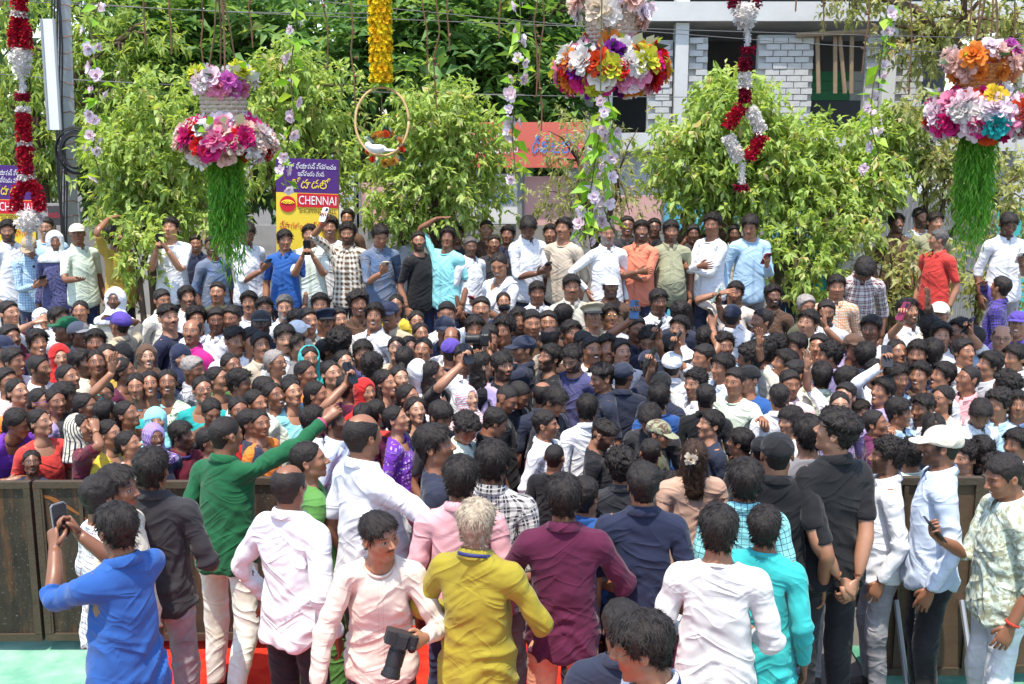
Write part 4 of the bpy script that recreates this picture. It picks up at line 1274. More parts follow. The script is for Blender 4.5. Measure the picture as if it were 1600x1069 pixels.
# ------------------------------------------------------------------ people's materials
def skin_material():
    t = NT("skin")
    rest = t.attr("rest").outputs["Vector"]
    x, y, z0 = t.xyz(rest)
    z = t.math('SUBTRACT', z0, HC)
    ax = t.math('ABSOLUTE', x)
    tone = t.n("ShaderNodeObjectInfo").outputs["Color"]
    def prop(n): return t.attr(n, 'OBJECT').outputs["Fac"]
    def ellm(cx, cz, rx, rz, soft=.35, a=ax, tiltk=0.0):
        zz = z if not tiltk else t.math('SUBTRACT', z, t.math('MULTIPLY', t.math('SUBTRACT', a, cx), tiltk))
        u = t.math('DIVIDE', t.math('SUBTRACT', a, cx), rx)
        v = t.math('DIVIDE', t.math('SUBTRACT', zz, cz), rz)
        q = t.math('ADD', t.math('MULTIPLY', u, u), t.math('MULTIPLY', v, v))
        return t.math('DIVIDE', t.math('SUBTRACT', 1.0 + soft, q), 2 * soft, clamp=True)
    front = t.math('MULTIPLY', t.math('SUBTRACT', -.035, y), 60.0, clamp=True)
    inhead = t.math('GREATER_THAN', z, -.16)
    nz = t.noise(rest, 420, 2, .6)
    nb = t.noise(rest, 22, 3, .6)
    col = t.mix(t.math('MULTIPLY', t.math('SUBTRACT', nb, .38), 1.4, clamp=True), t.mix(1.0, tone, (.80, .74, .72), 'MULTIPLY'), tone)
    # redder lips, cheeks unpainted
    lip = t.math('MULTIPLY', ellm(0, -.0585, .025, .0115, .4), front)
    col = t.mix(t.math('MULTIPLY', lip, .55), col, t.mix(1.0, col, (.95, .50, .50), 'MULTIPLY'))
    hairc = (.010, .008, .007)
    brow = t.math('MULTIPLY', ellm(.033, .0275, .0215, .0046, .6, tiltk=-.10), front)
    col = t.mix(t.math('MULTIPLY', brow, .66), col, hairc)
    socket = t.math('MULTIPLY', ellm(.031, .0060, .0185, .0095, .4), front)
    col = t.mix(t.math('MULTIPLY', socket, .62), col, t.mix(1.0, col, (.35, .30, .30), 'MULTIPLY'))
    eye = t.math('MULTIPLY', ellm(.031, .0048, .0130, .0044, .3), front)
    col = t.mix(eye, col, (.36, .31, .28))
    iris = t.math('MULTIPLY', ellm(.031, .0058, .0062, .0066, .2), front)
    col = t.mix(iris, col, (.012, .007, .005))
    nost = t.math('MULTIPLY', ellm(.0095, -.0345, .0045, .0030, .5), front)
    col = t.mix(t.math('MULTIPLY', nost, .8), col, (.03, .012, .01))
    # moustache, beard
    rag = t.math('MULTIPLY', t.math('SUBTRACT', nz, .5), .9)
    mou = t.math('MULTIPLY', ellm(0, -.0425, .031, .0085, .6, tiltk=-.18), front)
    mou = t.math('MULTIPLY', t.math('ADD', mou, t.math('MULTIPLY', rag, mou), clamp=True), prop("mous"))
    line = t.math('ADD', t.math('MULTIPLY', t.math('SUBTRACT', ax, .030), 1.05), -.030)
    bd = t.math('MULTIPLY', t.math('SUBTRACT', line, z), 55.0, clamp=True)
    fr2 = t.math('MULTIPLY', t.math('SUBTRACT', .012, y), 70.0, clamp=True)
    low = t.math('MULTIPLY', t.math('ADD', z, .128), 60.0, clamp=True)
    bd = t.math('MULTIPLY', t.math('MULTIPLY', bd, fr2), low)
    side = t.math('MULTIPLY', t.math('MULTIPLY', t.math('SUBTRACT', ax, .058), 90.0, clamp=True), t.math('MULTIPLY', t.math('SUBTRACT', .02, z), 60.0, clamp=True))
    side = t.math('MULTIPLY', t.math('MULTIPLY', side, low), t.math('MULTIPLY', t.math('MULTIPLY', t.math('SUBTRACT', .004, y), 90., clamp=True), t.math('MULTIPLY', t.math('ADD', y, .045), 90., clamp=True)))
    bd = t.math('MAXIMUM', bd, side)
    bd = t.math('MULTIPLY', bd, t.math('SUBTRACT', 1.0, lip))
    bd = t.math('MULTIPLY', t.math('ADD', bd, t.math('MULTIPLY', rag, bd), clamp=True), prop("beard"))
    fh = t.math('MULTIPLY', t.math('MAXIMUM', mou, bd), inhead)
    gr = t.mix(prop("grey"), hairc, (.32, .31, .30))
    col = t.mix(fh, col, gr)
    bindi = t.math('MULTIPLY', t.math('MULTIPLY', ellm(0, .036, .0058, .0058, .2), front), prop("bindi"))
    col = t.mix(bindi, col, (.25, .008, .012))
    teeth = t.math('MULTIPLY', t.math('MULTIPLY', ellm(0, -.0580, .0175, .0050, .3), front), prop("smile"))
    col = t.mix(teeth, col, (.70, .66, .60))
    # short hairs thinning out along the hairline
    fy = t.math('DIVIDE', t.math('ADD', y, .12), .24)
    lv = t.ramp(fy, [(0, .97), (.146, .93), (.25, .88), (.3125, .84), (.358, .68), (.42, .40), (.50, .55), (.617, .55), (.65, .36), (.75, .19), (1, .14)])
    ln_ = t.math('MULTIPLY_ADD', lv, .20, -.10)
    hm = t.math('MULTIPLY_ADD', t.math('SUBTRACT', z, ln_), 75.0, .75, clamp=True)
    hm = t.math('MULTIPLY', t.math('ADD', hm, t.math('MULTIPLY', rag, t.math('MULTIPLY', hm, t.math('SUBTRACT', 1.6, hm))), clamp=True), t.math('MULTIPLY', t.math('MULTIPLY', t.math('SUBTRACT', -.030, y), 60.0, clamp=True), prop("hairy")))
    col = t.mix(t.math('MULTIPLY', hm, .9), col, gr)
    t.color(col)
    t.rough(t.math('MULTIPLY_ADD', nb, .25, .30)); t.spec(.5)
    t.b.inputs["Subsurface Weight"].default_value = 0.0
    t.bump(t.math('ADD', t.math('MULTIPLY', nz, .5), fh), .25, .002)
    return t.m
def hair_material():
    t = NT("hair")
    rest = t.attr("rest").outputs["Vector"]
    c = t.n("ShaderNodeObjectInfo").outputs["Color"]
    st = t.noise(t.scale(rest, (230, 150, 55)), 1.0, 4, .65)
    cl = t.noise(rest, 34.0, 2, .6)
    k = t.math('MULTIPLY', st, t.math('MULTIPLY_ADD', cl, 1.3, .35))
    t.color(t.mix(k, t.mix(1.0, c, (.30, .28, .27), 'MULTIPLY'), t.mix(1.0, c, (2.4, 2.2, 2.1), 'MULTIPLY')))
    t.rough(t.math('MULTIPLY_ADD', cl, .25, .36)); t.spec(.34)
    t.bump(t.math('ADD', t.math('MULTIPLY', st, 1.0), t.math('MULTIPLY', cl, .8)), .8, .007)
    return t.m
def cloth_material(pattern):
    t = NT("cloth_" + pattern)
    fab = t.attr("fab").outputs["Vector"]
    u, v, w = t.xyz(fab)
    c = t.n("ShaderNodeObjectInfo").outputs["Color"]
    rand = t.n("ShaderNodeObjectInfo").outputs["Random"]
    t2 = t.attr("tint", 'OBJECT').outputs["Color"]
    off = t.n("ShaderNodeCombineXYZ"); t.l(t.math('MULTIPLY', rand, 40.0), off.inputs[2])
    add = t.n("ShaderNodeVectorMath", operation='ADD'); t.l(fab, add.inputs[0]); t.l(off.outputs[0], add.inputs[1])
    fv = add.outputs[0]
    col = c
    def lines(coord, per, width):
        q = t.math('FRACT', t.math('DIVIDE', t.math('ADD', coord, 50.0), per))
        return t.math('LESS_THAN', t.math('ABSOLUTE', t.math('SUBTRACT', q, .5)), width / 2)
    if pattern == 'check':
        a = lines(u, .026, .40); b = lines(v, .026, .40)
        k = t.math('MULTIPLY', t.math('ADD', a, b), .5)
        col = t.mix(k, c, t2)
    elif pattern == 'plaid':
        a = lines(u, .055, .45); b = lines(v, .055, .45)
        k = t.math('MULTIPLY', t.math('ADD', a, b), .5)
        col = t.mix(k, c, t2)
        a2 = lines(t.math('ADD', u, .027), .055, .10); b2 = lines(t.math('ADD', v, .027), .055, .10)
        col = t.mix(t.math('MULTIPLY', t.math('MAXIMUM', a2, b2), .7), col, (.75, .72, .70))
    elif pattern == 'grid':
        a = lines(u, .030, .10); b = lines(v, .030, .10)
        col = t.mix(t.math('MAXIMUM', a, b), c, t2)
    elif pattern == 'stripe':
        col = t.mix(lines(u, .018, .35), c, t2)
    elif pattern == 'hstripe':
        col = t.mix(lines(v, .020, .45), c, t2)
    elif pattern == 'print':
        vo = t.n("ShaderNodeTexVoronoi"); t.l(fv, vo.inputs["Vector"]); vo.inputs["Scale"].default_value = 34
        k = t.math('LESS_THAN', vo.outputs["Distance"], .32)
        col = t.mix(k, c, t2)
    elif pattern == 'blotch':
        n = t.noise(t.scale(fv, (1, 1, .3)), 26, 4, .62)
        col = t.mix(t.ramp(n, [(.46, 0.0), (.56, 1.0)]), c, t2)
    elif pattern == 'denim':
        n = t.noise(t.scale(fv, (6, 4, 2)), 1, 3, .6)
        col = t.mix(t.ramp(n, [(.35, 0.0), (.7, .8)]), c, t2)
    elif pattern == 'sheen':
        col = c
    n0 = t.noise(t.scale(fv, (7, 5, 1)), 1.0, 2, .55)
    col = t.mix(t.math('MULTIPLY', t.math('SUBTRACT', n0, .3), 1.2, clamp=True), t.mix(1.0, col, (.86, .86, .87), 'MULTIPLY'), col)
    t.color(col)
    th = t.noise(t.scale(fv, (420, 70, 1)), 1.0, 2, .6)
    col = t.mix(th, t.mix(1.0, col, (.88, .88, .88), 'MULTIPLY'), t.mix(1.0, col, (1.08, 1.08, 1.08), 'MULTIPLY'))
    t.color(col)
    t.rough(.62 if pattern == 'sheen' else .85); t.spec(.25)
    t.b.inputs["Sheen Weight"].default_value = .12
    # creases: stretched, distorted noise; fine weave on top
    rs = t.attr("rest").outputs["Vector"]
    radd = t.n("ShaderNodeVectorMath", operation='ADD'); t.l(rs, radd.inputs[0]); t.l(off.outputs[0], radd.inputs[1])
    rv = radd.outputs[0]
    xx, yy, zz = t.xyz(rv)
    def creases(ang, fa, fb, power):
        ca, sa = math.cos(ang), math.sin(ang)
        A = t.math('ADD', t.math('MULTIPLY', xx, ca), t.math('MULTIPLY', zz, sa)); Bq = t.math('ADD', t.math('MULTIPLY', xx, -sa), t.math('MULTIPLY', zz, ca))
        cb = t.n("ShaderNodeCombineXYZ"); t.l(t.math('MULTIPLY', A, fa), cb.inputs[0]); t.l(t.math('MULTIPLY', Bq, fb), cb.inputs[1]); t.l(t.math('MULTIPLY', yy, 6.0), cb.inputs[2])
        n = t.noise(cb.outputs[0], 1.0, 1, .4, .6)
        return t.math('POWER', t.math('SUBTRACT', 1.0, t.math('ABSOLUTE', t.math('MULTIPLY_ADD', n, 2.6, -1.3)), clamp=True), power)
    m1 = t.ramp(t.noise(rv, 5.0, 0, .5), [(.38, 0.), (.62, 1.)])
    r1 = creases(.45, 3.0, 12.0, 2.5); r2 = creases(-.6, 3.0, 14.0, 2.5)
    h2 = t.noise(t.scale(rv, (16, 16, 11)), 1.0, 1, .5, .5)
    h = t.math('ADD', t.math('ADD', t.math('MULTIPLY', r1, m1), t.math('MULTIPLY', r2, t.math('SUBTRACT', 1.0, m1))), t.math('MULTIPLY', h2, .5))
    # yoke seam across the back, sleeve seam
    if pattern not in ('denim',):
        seam = t.math('LESS_THAN', t.math('ABSOLUTE', t.math('SUBTRACT', v, 1.325)), .0022)
        torso = t.math('LESS_THAN', w, .5); sl = t.math('GREATER_THAN', w, .7)
        back = t.math('MULTIPLY', t.math('GREATER_THAN', u, .28), torso)
        arm = t.math('MULTIPLY', t.math('LESS_THAN', t.math('ABSOLUTE', t.math('SUBTRACT', v, 1.338)), .003), sl)
        plk = t.math('MULTIPLY', t.math('LESS_THAN', t.math('ABSOLUTE', t.math('SUBTRACT', u, .018)), .0018), torso)
        allm = t.math('MAXIMUM', t.math('MULTIPLY', seam, back), t.math('MAXIMUM', arm, plk))
        h = t.math('SUBTRACT', h, t.math('MULTIPLY', allm, .6))
        t.color(t.mix(t.math('MULTIPLY', allm, .35), col, t.mix(1.0, col, (.45, .45, .47), 'MULTIPLY')))
    t.bump(h, .45, .020)
    return t.m
SKIN = skin_material(); HAIR = hair_material()
CLOTH = {p: cloth_material(p) for p in ('plain', 'check', 'plaid', 'grid', 'stripe', 'hstripe', 'print', 'blotch', 'denim', 'sheen')}
LEATHER = simple_mat("shoe_leather", (.03, .02, .015), .45, .4)
TONES = [(.18, .078, .042), (.29, .130, .070), (.38, .180, .100), (.46, .235, .140), (.53, .30, .190), (.62, .39, .27)]
HAIRCOL = {'black': (.013, .010, .0085), 'brown': (.030, .016, .009), 'grey': (.22, .21, .20), 'salt': (.07, .068, .066), 'blond': (.30, .265, .20)}
C = {'white': (.82, .82, .83), 'offwhite': (.76, .74, .70), 'cream': (.72, .66, .52), 'beige': (.56, .47, .36), 'khaki': (.55, .45, .30), 'tan': (.42, .31, .19), 'black': (.012, .012, .014),
     'charcoal': (.035, .034, .038), 'grey': (.22, .21, .22), 'lightgrey': (.48, .48, .50), 'navy': (.020, .026, .060), 'slate': (.026, .032, .058), 'indigo': (.085, .085, .20), 'blue': (.025, .10, .32), 'royal': (.025, .105, .36),
     'denim': (.10, .17, .30), 'skyblue': (.42, .60, .76), 'paleblue': (.62, .70, .82), 'cyan': (.30, .72, .74), 'turquoise': (.04, .48, .46), 'teal': (.02, .36, .34), 'green': (.010, .115, .042), 'leaf': (.10, .27, .06), 'olive': (.085, .085, .045),
     'sage': (.33, .33, .21), 'mint': (.66, .74, .60), 'yellow': (.70, .52, .05), 'mustard': (.50, .33, .06), 'chartreuse': (.37, .30, .028), 'orange': (.80, .22, .03), 'coral': (.78, .24, .14), 'red': (.55, .022, .020), 'scarlet': (.60, .05, .04), 'maroon': (.14, .012, .028),
     'wine': (.105, .012, .045), 'plum': (.13, .02, .075), 'magenta': (.55, .02, .22), 'pink': (.78, .40, .42), 'palepink': (.78, .56, .55), 'blush': (.74, .62, .52), 'purple': (.16, .035, .40), 'violet': (.10, .06, .34), 'lilac': (.45, .36, .62), 'brown': (.12, .065, .040), 'rust': (.32, .09, .03), 'nude': (.56, .35, .25)}

MESHC = {}
def pkey(p, drop=()): return tuple(sorted((k, tuple(v) if hasattr(v, '__len__') and not isinstance(v, str) else v) for k, v in p.items() if k not in drop and not k.startswith('h') or k in ('hyaw', 'hpitch', 'hroll', 'handL', 'handR') and k not in drop))
HEADK = ('hyaw', 'hpitch', 'hroll')
def mat4(M): return Matrix([list(map(float, r)) for r in M])

class Person: pass
def make_person(loc, yaw, s, lod=1, female=False, tone=2, hair='short', haircol='black', gear=None, gearcol='white', gearpat='plain', top='shirt', sleeve='half', col='white', pat='plain', tint='grey',
                bottom='trousers', bcol='navy', bpat='denim', belly=0.0, hem=.80, pose=None, hl='relax', hr='relax', beard=0.0, mous=0.0, grey=0.0, bindi=0.0, smile=0.0, drape=None, shoes=True, collar=None, collarcol=None, facevar=0, glasses=None, foldamt=None, loose=0.0):
    p = dict(pose or {})
    M = pose_matrices(p)
    root = empty("person", loc, yaw, s)
    P = Person(); P.root = root; P.M = M; P.s = s; P.yaw = yaw
    # body
    k = ('B', lod, female, hl, hr, facevar, pkey(p))
    if k not in MESHC:
        V, F, W = body_tpl(lod, female, hl, hr)
        R0 = V
        if facevar:
            r = np.random.default_rng(facevar * 17)
            a = r.uniform(-1.4, 1.4, 8)
            V = V.copy(); Z = V[:, 2] - HC; hd = np.clip((Z + .13) / .03, 0, 1)
            V[:, 0] *= 1 + hd * (.05 * a[0] + .07 * a[1] * np.clip(-Z / .08, 0, 1) + .03 * a[2] * np.clip(Z / .08, 0, 1))
            nose = np.exp(-(V[:, 0] / .02) ** 2 - ((Z + .015) / .025) ** 2) * np.clip((-V[:, 1] - .07) / .02, 0, 1)
            V[:, 1] -= hd * nose * .006 * a[3]
            V[:, 0] *= 1 + nose * .18 * a[4]
            chin = np.exp(-((Z + .10) / .03) ** 2) * np.clip((-V[:, 1] - .02) / .03, 0, 1)
            V[:, 1] -= chin * .006 * a[5]; V[:, 2] -= chin * .005 * a[6]
        MESHC[k] = mesh_from("body", skin(V, W, M), F, rest=R0)
    o = link("body", MESHC[k], SKIN, root)
    tn = TONES[tone] if isinstance(tone, int) else tone
    jit = 1 + rnd.uniform(-.12, .12)
    o.color = (tn[0] * jit, tn[1] * jit, tn[2] * jit, 1)
    o["beard"] = float(beard); o["mous"] = float(mous); o["grey"] = float(grey); o["bindi"] = float(bindi); o["smile"] = float(smile); o["hairy"] = 0.0 if hair == 'bald' or gear in ('scarf', 'niqab', 'towel') else 1.0
    Mh = mat4(M['head'])
    def dress(name, tpl, key, c, patt, tn2, fold=0.0, seed=1, keepneck=False, parent=None):
        if key not in MESHC:
            V, F, W, fb = tpl
            Q = skin(V, W, M)
            if fold >= 0:
                Q = smooth_mesh(Q, F, 5 if lod == 0 else 2, .5)
            if fold > 0: Q = folds(V, F, W, fb, fold, seed, Q)
            MESHC[key] = mesh_from(name, Q, F, rest=V, fab=fb)
        ob = link(name, MESHC[key], CLOTH[patt], parent or root)
        cc = C[c] if isinstance(c, str) else c
        ob.color = tuple(cc) + (1,)
        ob["tint"] = list(C[tn2] if isinstance(tn2, str) else tn2) + [1.0]
        return ob
    fold = foldamt if foldamt is not None else (.0115 if lod == 0 else .004)
    seed = rnd.randrange(1000) if lod == 0 else 3
    kw = dict(style=top, sleeve=sleeve, belly=belly, hem=hem, loose=loose, female=female)
    kk = pkey(p, HEADK)
    sh = dress("shirt" if top not in ('blouse', 'kurta', 'tee') else {'blouse': 'blouse', 'kurta': 'tunic', 'tee': 'tee'}[top], cloth_tpl('shirt', lod, **kw), ('S', lod, tuple(sorted(kw.items())), kk, seed), col, pat, tint, fold, seed)
    cs = collar if collar is not None else {'shirt': 'fold', 'polo': 'fold', 'kurta': 'band', 'tee': 'crew', 'blouse': None}[top]
    if cs:
        dress("collar", collar_tpl(cs, lod), ('C', lod, cs, kk, p.get('hyaw', 0) if False else 0), collarcol or col, 'plain' if collarcol or pat in ('blotch', 'print') else pat, tint, -1, parent=sh)
    if bottom == 'trousers':
        dress("trousers", cloth_tpl('trousers', lod), ('T', lod, kk), bcol, bpat, [min(1, q * 2.4) for q in C[bcol]] if bpat == 'denim' else tint, .004 if lod == 0 else 0, 5)
    else:
        dress("skirt", cloth_tpl('skirt', lod), ('K', lod, kk), bcol, 'plain', tint, .004, 5)
    if shoes:
        ks = ('H', kk)
        if ks not in MESHC:
            V, F, W = shoe_tpl(); MESHC[ks] = mesh_from("shoes", skin(V, W, M), F, rest=V)
        link("shoes", MESHC[ks], LEATHER, root)
    if drape:
        kd = ('D', kk, female)
        if kd not in MESHC:
            key = ('drape', female)
            if key not in TPL:
                def f(P):
                    d = sd_shirt(P, style='blouse', sleeve='none', female=female, hem=.8) - .012
                    d = smin(d, d, .001)
                    l = nrm(np.array([.26, 0, .44])); nn = np.array([l[2], 0, -l[0]])
                    q = (P - np.array([.095, 0, 1.42])) @ nn
                    wob = vnoise(P * 20, 8) * .006
                    return np.maximum(d + vnoise(P * np.array([40, 12, 14]), 5) * .004, np.abs(q + wob) - .068)
                V, F = nets(f, .24, (-.2, .2), (.8, 1.47), .02, full=True)
                W = weights(V)
                TPL[key] = (V, F, W, fabric_coords(V, W))
            V, F, W, fb = TPL[key]
            MESHC[kd] = mesh_from("shawl", skin(V, W, M), F, rest=V, fab=fb)
        ob = link("shawl", MESHC[kd], CLOTH['plain'], root)
        cc = C[drape] if isinstance(drape, str) else drape
        ob.color = tuple(cc) + (1,); ob["tint"] = [.5, .5, .5, 1]
    if hair and gear not in ('scarf', 'niqab', 'towel'):
        me = hair_mesh('buzz' if gear in ('cap', 'peaked', 'veil') and not female else hair)
        o = link("hair", me, HAIR, root); o.matrix_local = Mh
        o.color = tuple(HAIRCOL[haircol]) + (1,)
    if gear:
        kinds = {'cap': ('cap',), 'peaked': ('peaked', 'visor'), 'mask': ('band',)}.get(gear, (gear,))
        nm = {'cap': 'cap', 'peaked': 'peaked_cap', 'scarf': 'headscarf', 'niqab': 'veil', 'towel': 'head_towel', 'veil': 'head_cloth', 'mask': 'face_mask'}[gear]
        g = link(nm, gear_mesh('cap' if gear == 'cap' else kinds[0]), CLOTH[gearpat], root); g.matrix_local = Mh
        g.color = tuple(C[gearcol] if isinstance(gearcol, str) else gearcol) + (1,)
        g["tint"] = list(C[tint] if isinstance(tint, str) else tint) + [1.0]
        if gear in ('cap', 'peaked'):
            v = link("visor", gear_mesh('visor'), CLOTH['plain'], g)
            v.color = g.color if gear == 'cap' else (.012, .012, .014, 1); v["tint"] = [.5, .5, .5, 1]
        P.gear = g
    if glasses:
        g = link("glasses", glasses_mesh(), GLASSMAT[glasses], root); g.matrix_local = Mh
    P.loc = Vector(loc)
    P.head = root_mat(root) @ Vector(ap(M['head'], (0, 0, HC)))
    return P
def root_mat(root):
    return Matrix.Translation(root.location) @ Matrix.Rotation(root.rotation_euler.z, 4, 'Z') @ Matrix.Scale(root.scale.x, 4)
GL = {}
def glasses_mesh():
    if 'm' not in GL:
        mb = MB()
        for sx in (-1, 1):
            mb.tube([(sx * .031 + .021 * math.cos(a), -.098 + .006 * abs(math.cos(a)), HC + .004 + .016 * math.sin(a)) for a in np.linspace(0, 2 * math.pi, 13)], .0018, 4)
            mb.tube([(sx * .052, -.094, HC + .008), (sx * .074, -.05, HC + .008), (sx * .080, .01, HC + .010)], .0016, 4)
        mb.tube([(-.010, -.100, HC + .008), (.010, -.100, HC + .008)], .0018, 4)
        me = bpy.data.meshes.new("glasses"); me.from_pydata(mb.v, [], mb.f); GL['m'] = me
    return GL['m']
GLASSMAT = {'black': simple_mat("glasses_black", (.012, .012, .012), .3), 'purple': simple_mat("glasses_purple", (.2, .05, .4), .3), 'gold': simple_mat("glasses_gold", (.5, .35, .12), .3, metal=.8)}
def hand_point(P, side, a=.075, b=0.0, c=.035):
    """world position of a point in the hand"""
    sg = 1 if side == 'L' else -1
    f = np.array([sg, 1, 1.])
    n0 = np.array([-math.cos(A45) * sg, 0, -math.sin(A45)])
    r = WR * f + AD * f * a + np.array([0, -1., 0]) * b + n0 * c
    return root_mat(P.root) @ Vector(ap(P.M['ha' + side], r))
# ------------------------------------------------------------------ poses and hand-held things
POSES = {
 'N': {}, 'N2': dict(L=(.20, -.10, .90), R=(-.21, -.02, .86)),
 'P2': dict(L=(.055, -.30, 1.40), R=(-.055, -.30, 1.40), palmL=(-1, -.2, .1), palmR=(1, -.2, .1), handL=(-.25, -.5, .8), handR=(.25, -.5, .8), _hl='grip', _hr='grip', _phone='both'),
 'P2low': dict(L=(.06, -.29, 1.14), R=(-.06, -.29, 1.14), palmL=(-.6, 0, .8), palmR=(.6, 0, .8), handL=(-.3, -.8, .3), handR=(.3, -.8, .3), hpitch=26, _hl='hold', _hr='hold', _phone='low'),
 'PR': dict(R=(-.06, -.30, 1.22), palmR=(.5, .3, .8), handR=(.2, -.7, .6), _hr='hold', hpitch=16, _phone='R'),
 'PL': dict(L=(.06, -.30, 1.22), palmL=(-.5, .3, .8), handL=(-.2, -.7, .6), _hl='hold', hpitch=16, _phone='L'),
 'UR': dict(R=(-.20, -.30, 1.74), palmR=(.3, -.9, .1), handR=(.05, -.1, 1), poleR=(-1, .2, -.4), _hr='grip', _phone='R'),
 'UL': dict(L=(.20, -.30, 1.74), palmL=(-.3, -.9, .1), handL=(-.05, -.1, 1), poleL=(1, .2, -.4), _hl='grip', _phone='L'),
 'WR': dict(R=(-.26, -.16, 1.78), palmR=(.2, -1, 0), handR=(.05, -.05, 1), poleR=(-1, .2, -.3), _hr='open'),
 'WL': dict(L=(.26, -.16, 1.78), palmL=(-.2, -1, 0), handL=(-.05, -.05, 1), poleL=(1, .2, -.3), _hl='open'),
 'FR': dict(R=(-.42, -.32, 1.42), palmR=(.1, -.2, -1), handR=(-.6, -.7, .1), poleR=(-.5, .3, -1), _hr='relax'),
 'FL': dict(L=(.42, -.32, 1.42), palmL=(-.1, -.2, -1), handL=(.6, -.7, .1), poleL=(.5, .3, -1), _hl='relax'),
 'SR': dict(R=(-.13, -.15, 1.60), palmR=(.3, .4, -.8), handR=(.9, -.2, .3), poleR=(-1, -.2, -.2), _hr='open'),
 'X': dict(L=(-.10, -.20, 1.16), R=(.09, -.225, 1.20), handL=(-1, -.1, -.05), handR=(1, .0, .1), palmL=(0, 1, .2), palmR=(0, 1, .2), poleL=(.8, -.2, -1), poleR=(-.8, -.2, -1)),
 'HIP': dict(R=(-.225, -.06, 1.00), poleR=(-1, .3, 0), palmR=(1, 0, 0), handR=(.2, -.5, -.8)),
 'HB': dict(L=(.05, .185, .90), R=(-.03, .205, .86), handL=(-.7, .15, -.5), handR=(.6, .1, -.6), palmL=(0, -.6, -.6), palmR=(.2, -.8, -.2), poleL=(1, .6, -.1), poleR=(-1, .6, -.1), _hl='hold', _hr='hold'),
 'HF': dict(L=(.03, -.26, 1.02), R=(-.03, -.28, 1.04), handL=(-.8, -.4, 0), handR=(.8, -.4, 0)),
 'PALM': dict(R=(-.22, -.38, 1.16), palmR=(.2, 0, 1), handR=(-.5, -.9, .15), _hr='open'),
 'HEAD': dict(R=(-.12, -.10, 1.58), handR=(.5, .1, .9), palmR=(.8, .3, .2), poleR=(-1, -.4, .2), _hr='hold'),
 'TOP': dict(R=(-.10, -.02, 1.80), handR=(1, 0, .2), palmR=(0, 0, -1), poleR=(-1, -.3, .2), _hr='open'),
 'LEANF': dict(bend=26, tilt=10, L=(.12, -.42, 1.12), R=(-.18, -.42, 1.12), handL=(-1, -.4, 0), handR=(.8, -.5, 0), hpitch=-14),
 'BEND': dict(bend=22, hpitch=18),
 'CAMR': dict(L=(.05, -.26, 1.56), R=(-.07, -.24, 1.55), handL=(-.4, -.6, .5), handR=(.4, -.6, .5), palmL=(-.7, 0, .6), palmR=(.9, 0, .2), _hl='hold', _hr='grip'),
}
ACT = {'P2': 'raising a phone with both hands', 'P2low': 'looking down at a phone', 'PR': 'looking at a phone', 'PL': 'looking at a phone', 'UR': 'holding a phone overhead', 'UL': 'holding a phone overhead', 'WR': 'waving one arm', 'WL': 'waving one arm', 'FR': 'stretching an arm out', 'FL': 'stretching an arm out',
       'SR': 'shading the eyes', 'X': 'with crossed arms', 'HIP': 'with hand on hip', 'HB': 'hands clasped behind', 'HF': 'hands joined', 'PALM': 'palm held out', 'HEAD': 'hand to the head', 'TOP': 'arm bent over head', 'LEANF': 'leaning on the barricade', 'BEND': 'bending forward', 'CAMR': 'filming'}
def box_mesh(name, w, h, d, bev=.3):
    b = min(w, h) * bev * .5
    out = []
    for (x, z, sx, sz) in ((w/2, h/2, -1, -1), (-w/2, h/2, 1, -1), (-w/2, -h/2, 1, 1), (w/2, -h/2, -1, 1)):
        pr = [(x + sx * b, z), (x, z + sz * b)] if (x > 0) == (z < 0) else [(x, z + sz * b), (x + sx * b, z)]
        out += pr
    n = len(out)
    V = [(x, -d/2, z) for x, z in out] + [(x, d/2, z) for x, z in out]
    F = [tuple(range(n)), tuple(range(2*n-1, n-1, -1))] + [(i, i + n, (i+1) % n + n, (i+1) % n) for i in range(n)]
    me = bpy.data.meshes.new(name); me.from_pydata(V, [], F); me.update(); return me
PH_BODY = box_mesh("phone_body", .076, .160, .009); PH_SCR = box_mesh("screen", .070, .150, .002); PH_CAM = box_mesh("camera_bump", .030, .036, .003)
SCREENM = simple_mat("phone_screen", (.02, .025, .035), .12, .6, .2, 30); LENSM = simple_mat("lens_glass", (.01, .01, .012), .1, .6)
PHM = {}
PHC = {'black': (.015, .015, .018), 'white': (.72, .74, .74), 'blue': (.03, .10, .22), 'purple': (.20, .05, .42), 'gold': (.55, .46, .32), 'maroon': (.22, .02, .06), 'green': (.25, .42, .35), 'grey': (.2, .2, .22), 'yellow': (.55, .55, .08)}
def phone(pos, face, up, col, label):
    """pos: centre; face: point the screen looks at"""
    if col not in PHM: PHM[col] = simple_mat("phone_" + col, PHC[col], .3, .5, .05)
    r = empty("phone", pos)
    y = (Vector(face) - Vector(pos)).normalized()            # screen side = +Y of the phone
    z = Vector(up); z = (z - y * z.dot(y)).normalized(); x = y.cross(z)
    r.rotation_euler = Matrix((x, y, z)).transposed().to_euler()
    link("case", PH_BODY, PHM[col], r)
    s = link("screen", PH_SCR, SCREENM, r); s.location = (0, .0062, 0)
    c = link("camera_bump", PH_CAM, LENSM, r); c.location = (.018, -.0062, .052)
    tag(r, label, "phone", "phones held up in the crowd"); return r
GUARD = "people packed together in the street"
LM = []            # landmarks: (px, py, phrase)
PEOPLE = []        # everyone placed: dict(px, py, base, person)
CW = {'navy': 'navy', 'slate': 'dark navy', 'indigo': 'indigo', 'skyblue': 'light blue', 'paleblue': 'pale blue', 'offwhite': 'off-white', 'lightgrey': 'light grey', 'chartreuse': 'mustard yellow', 'turquoise': 'turquoise', 'leaf': 'leaf green', 'blush': 'pale pink', 'palepink': 'pale pink', 'wine': 'wine', 'royal': 'royal blue'}
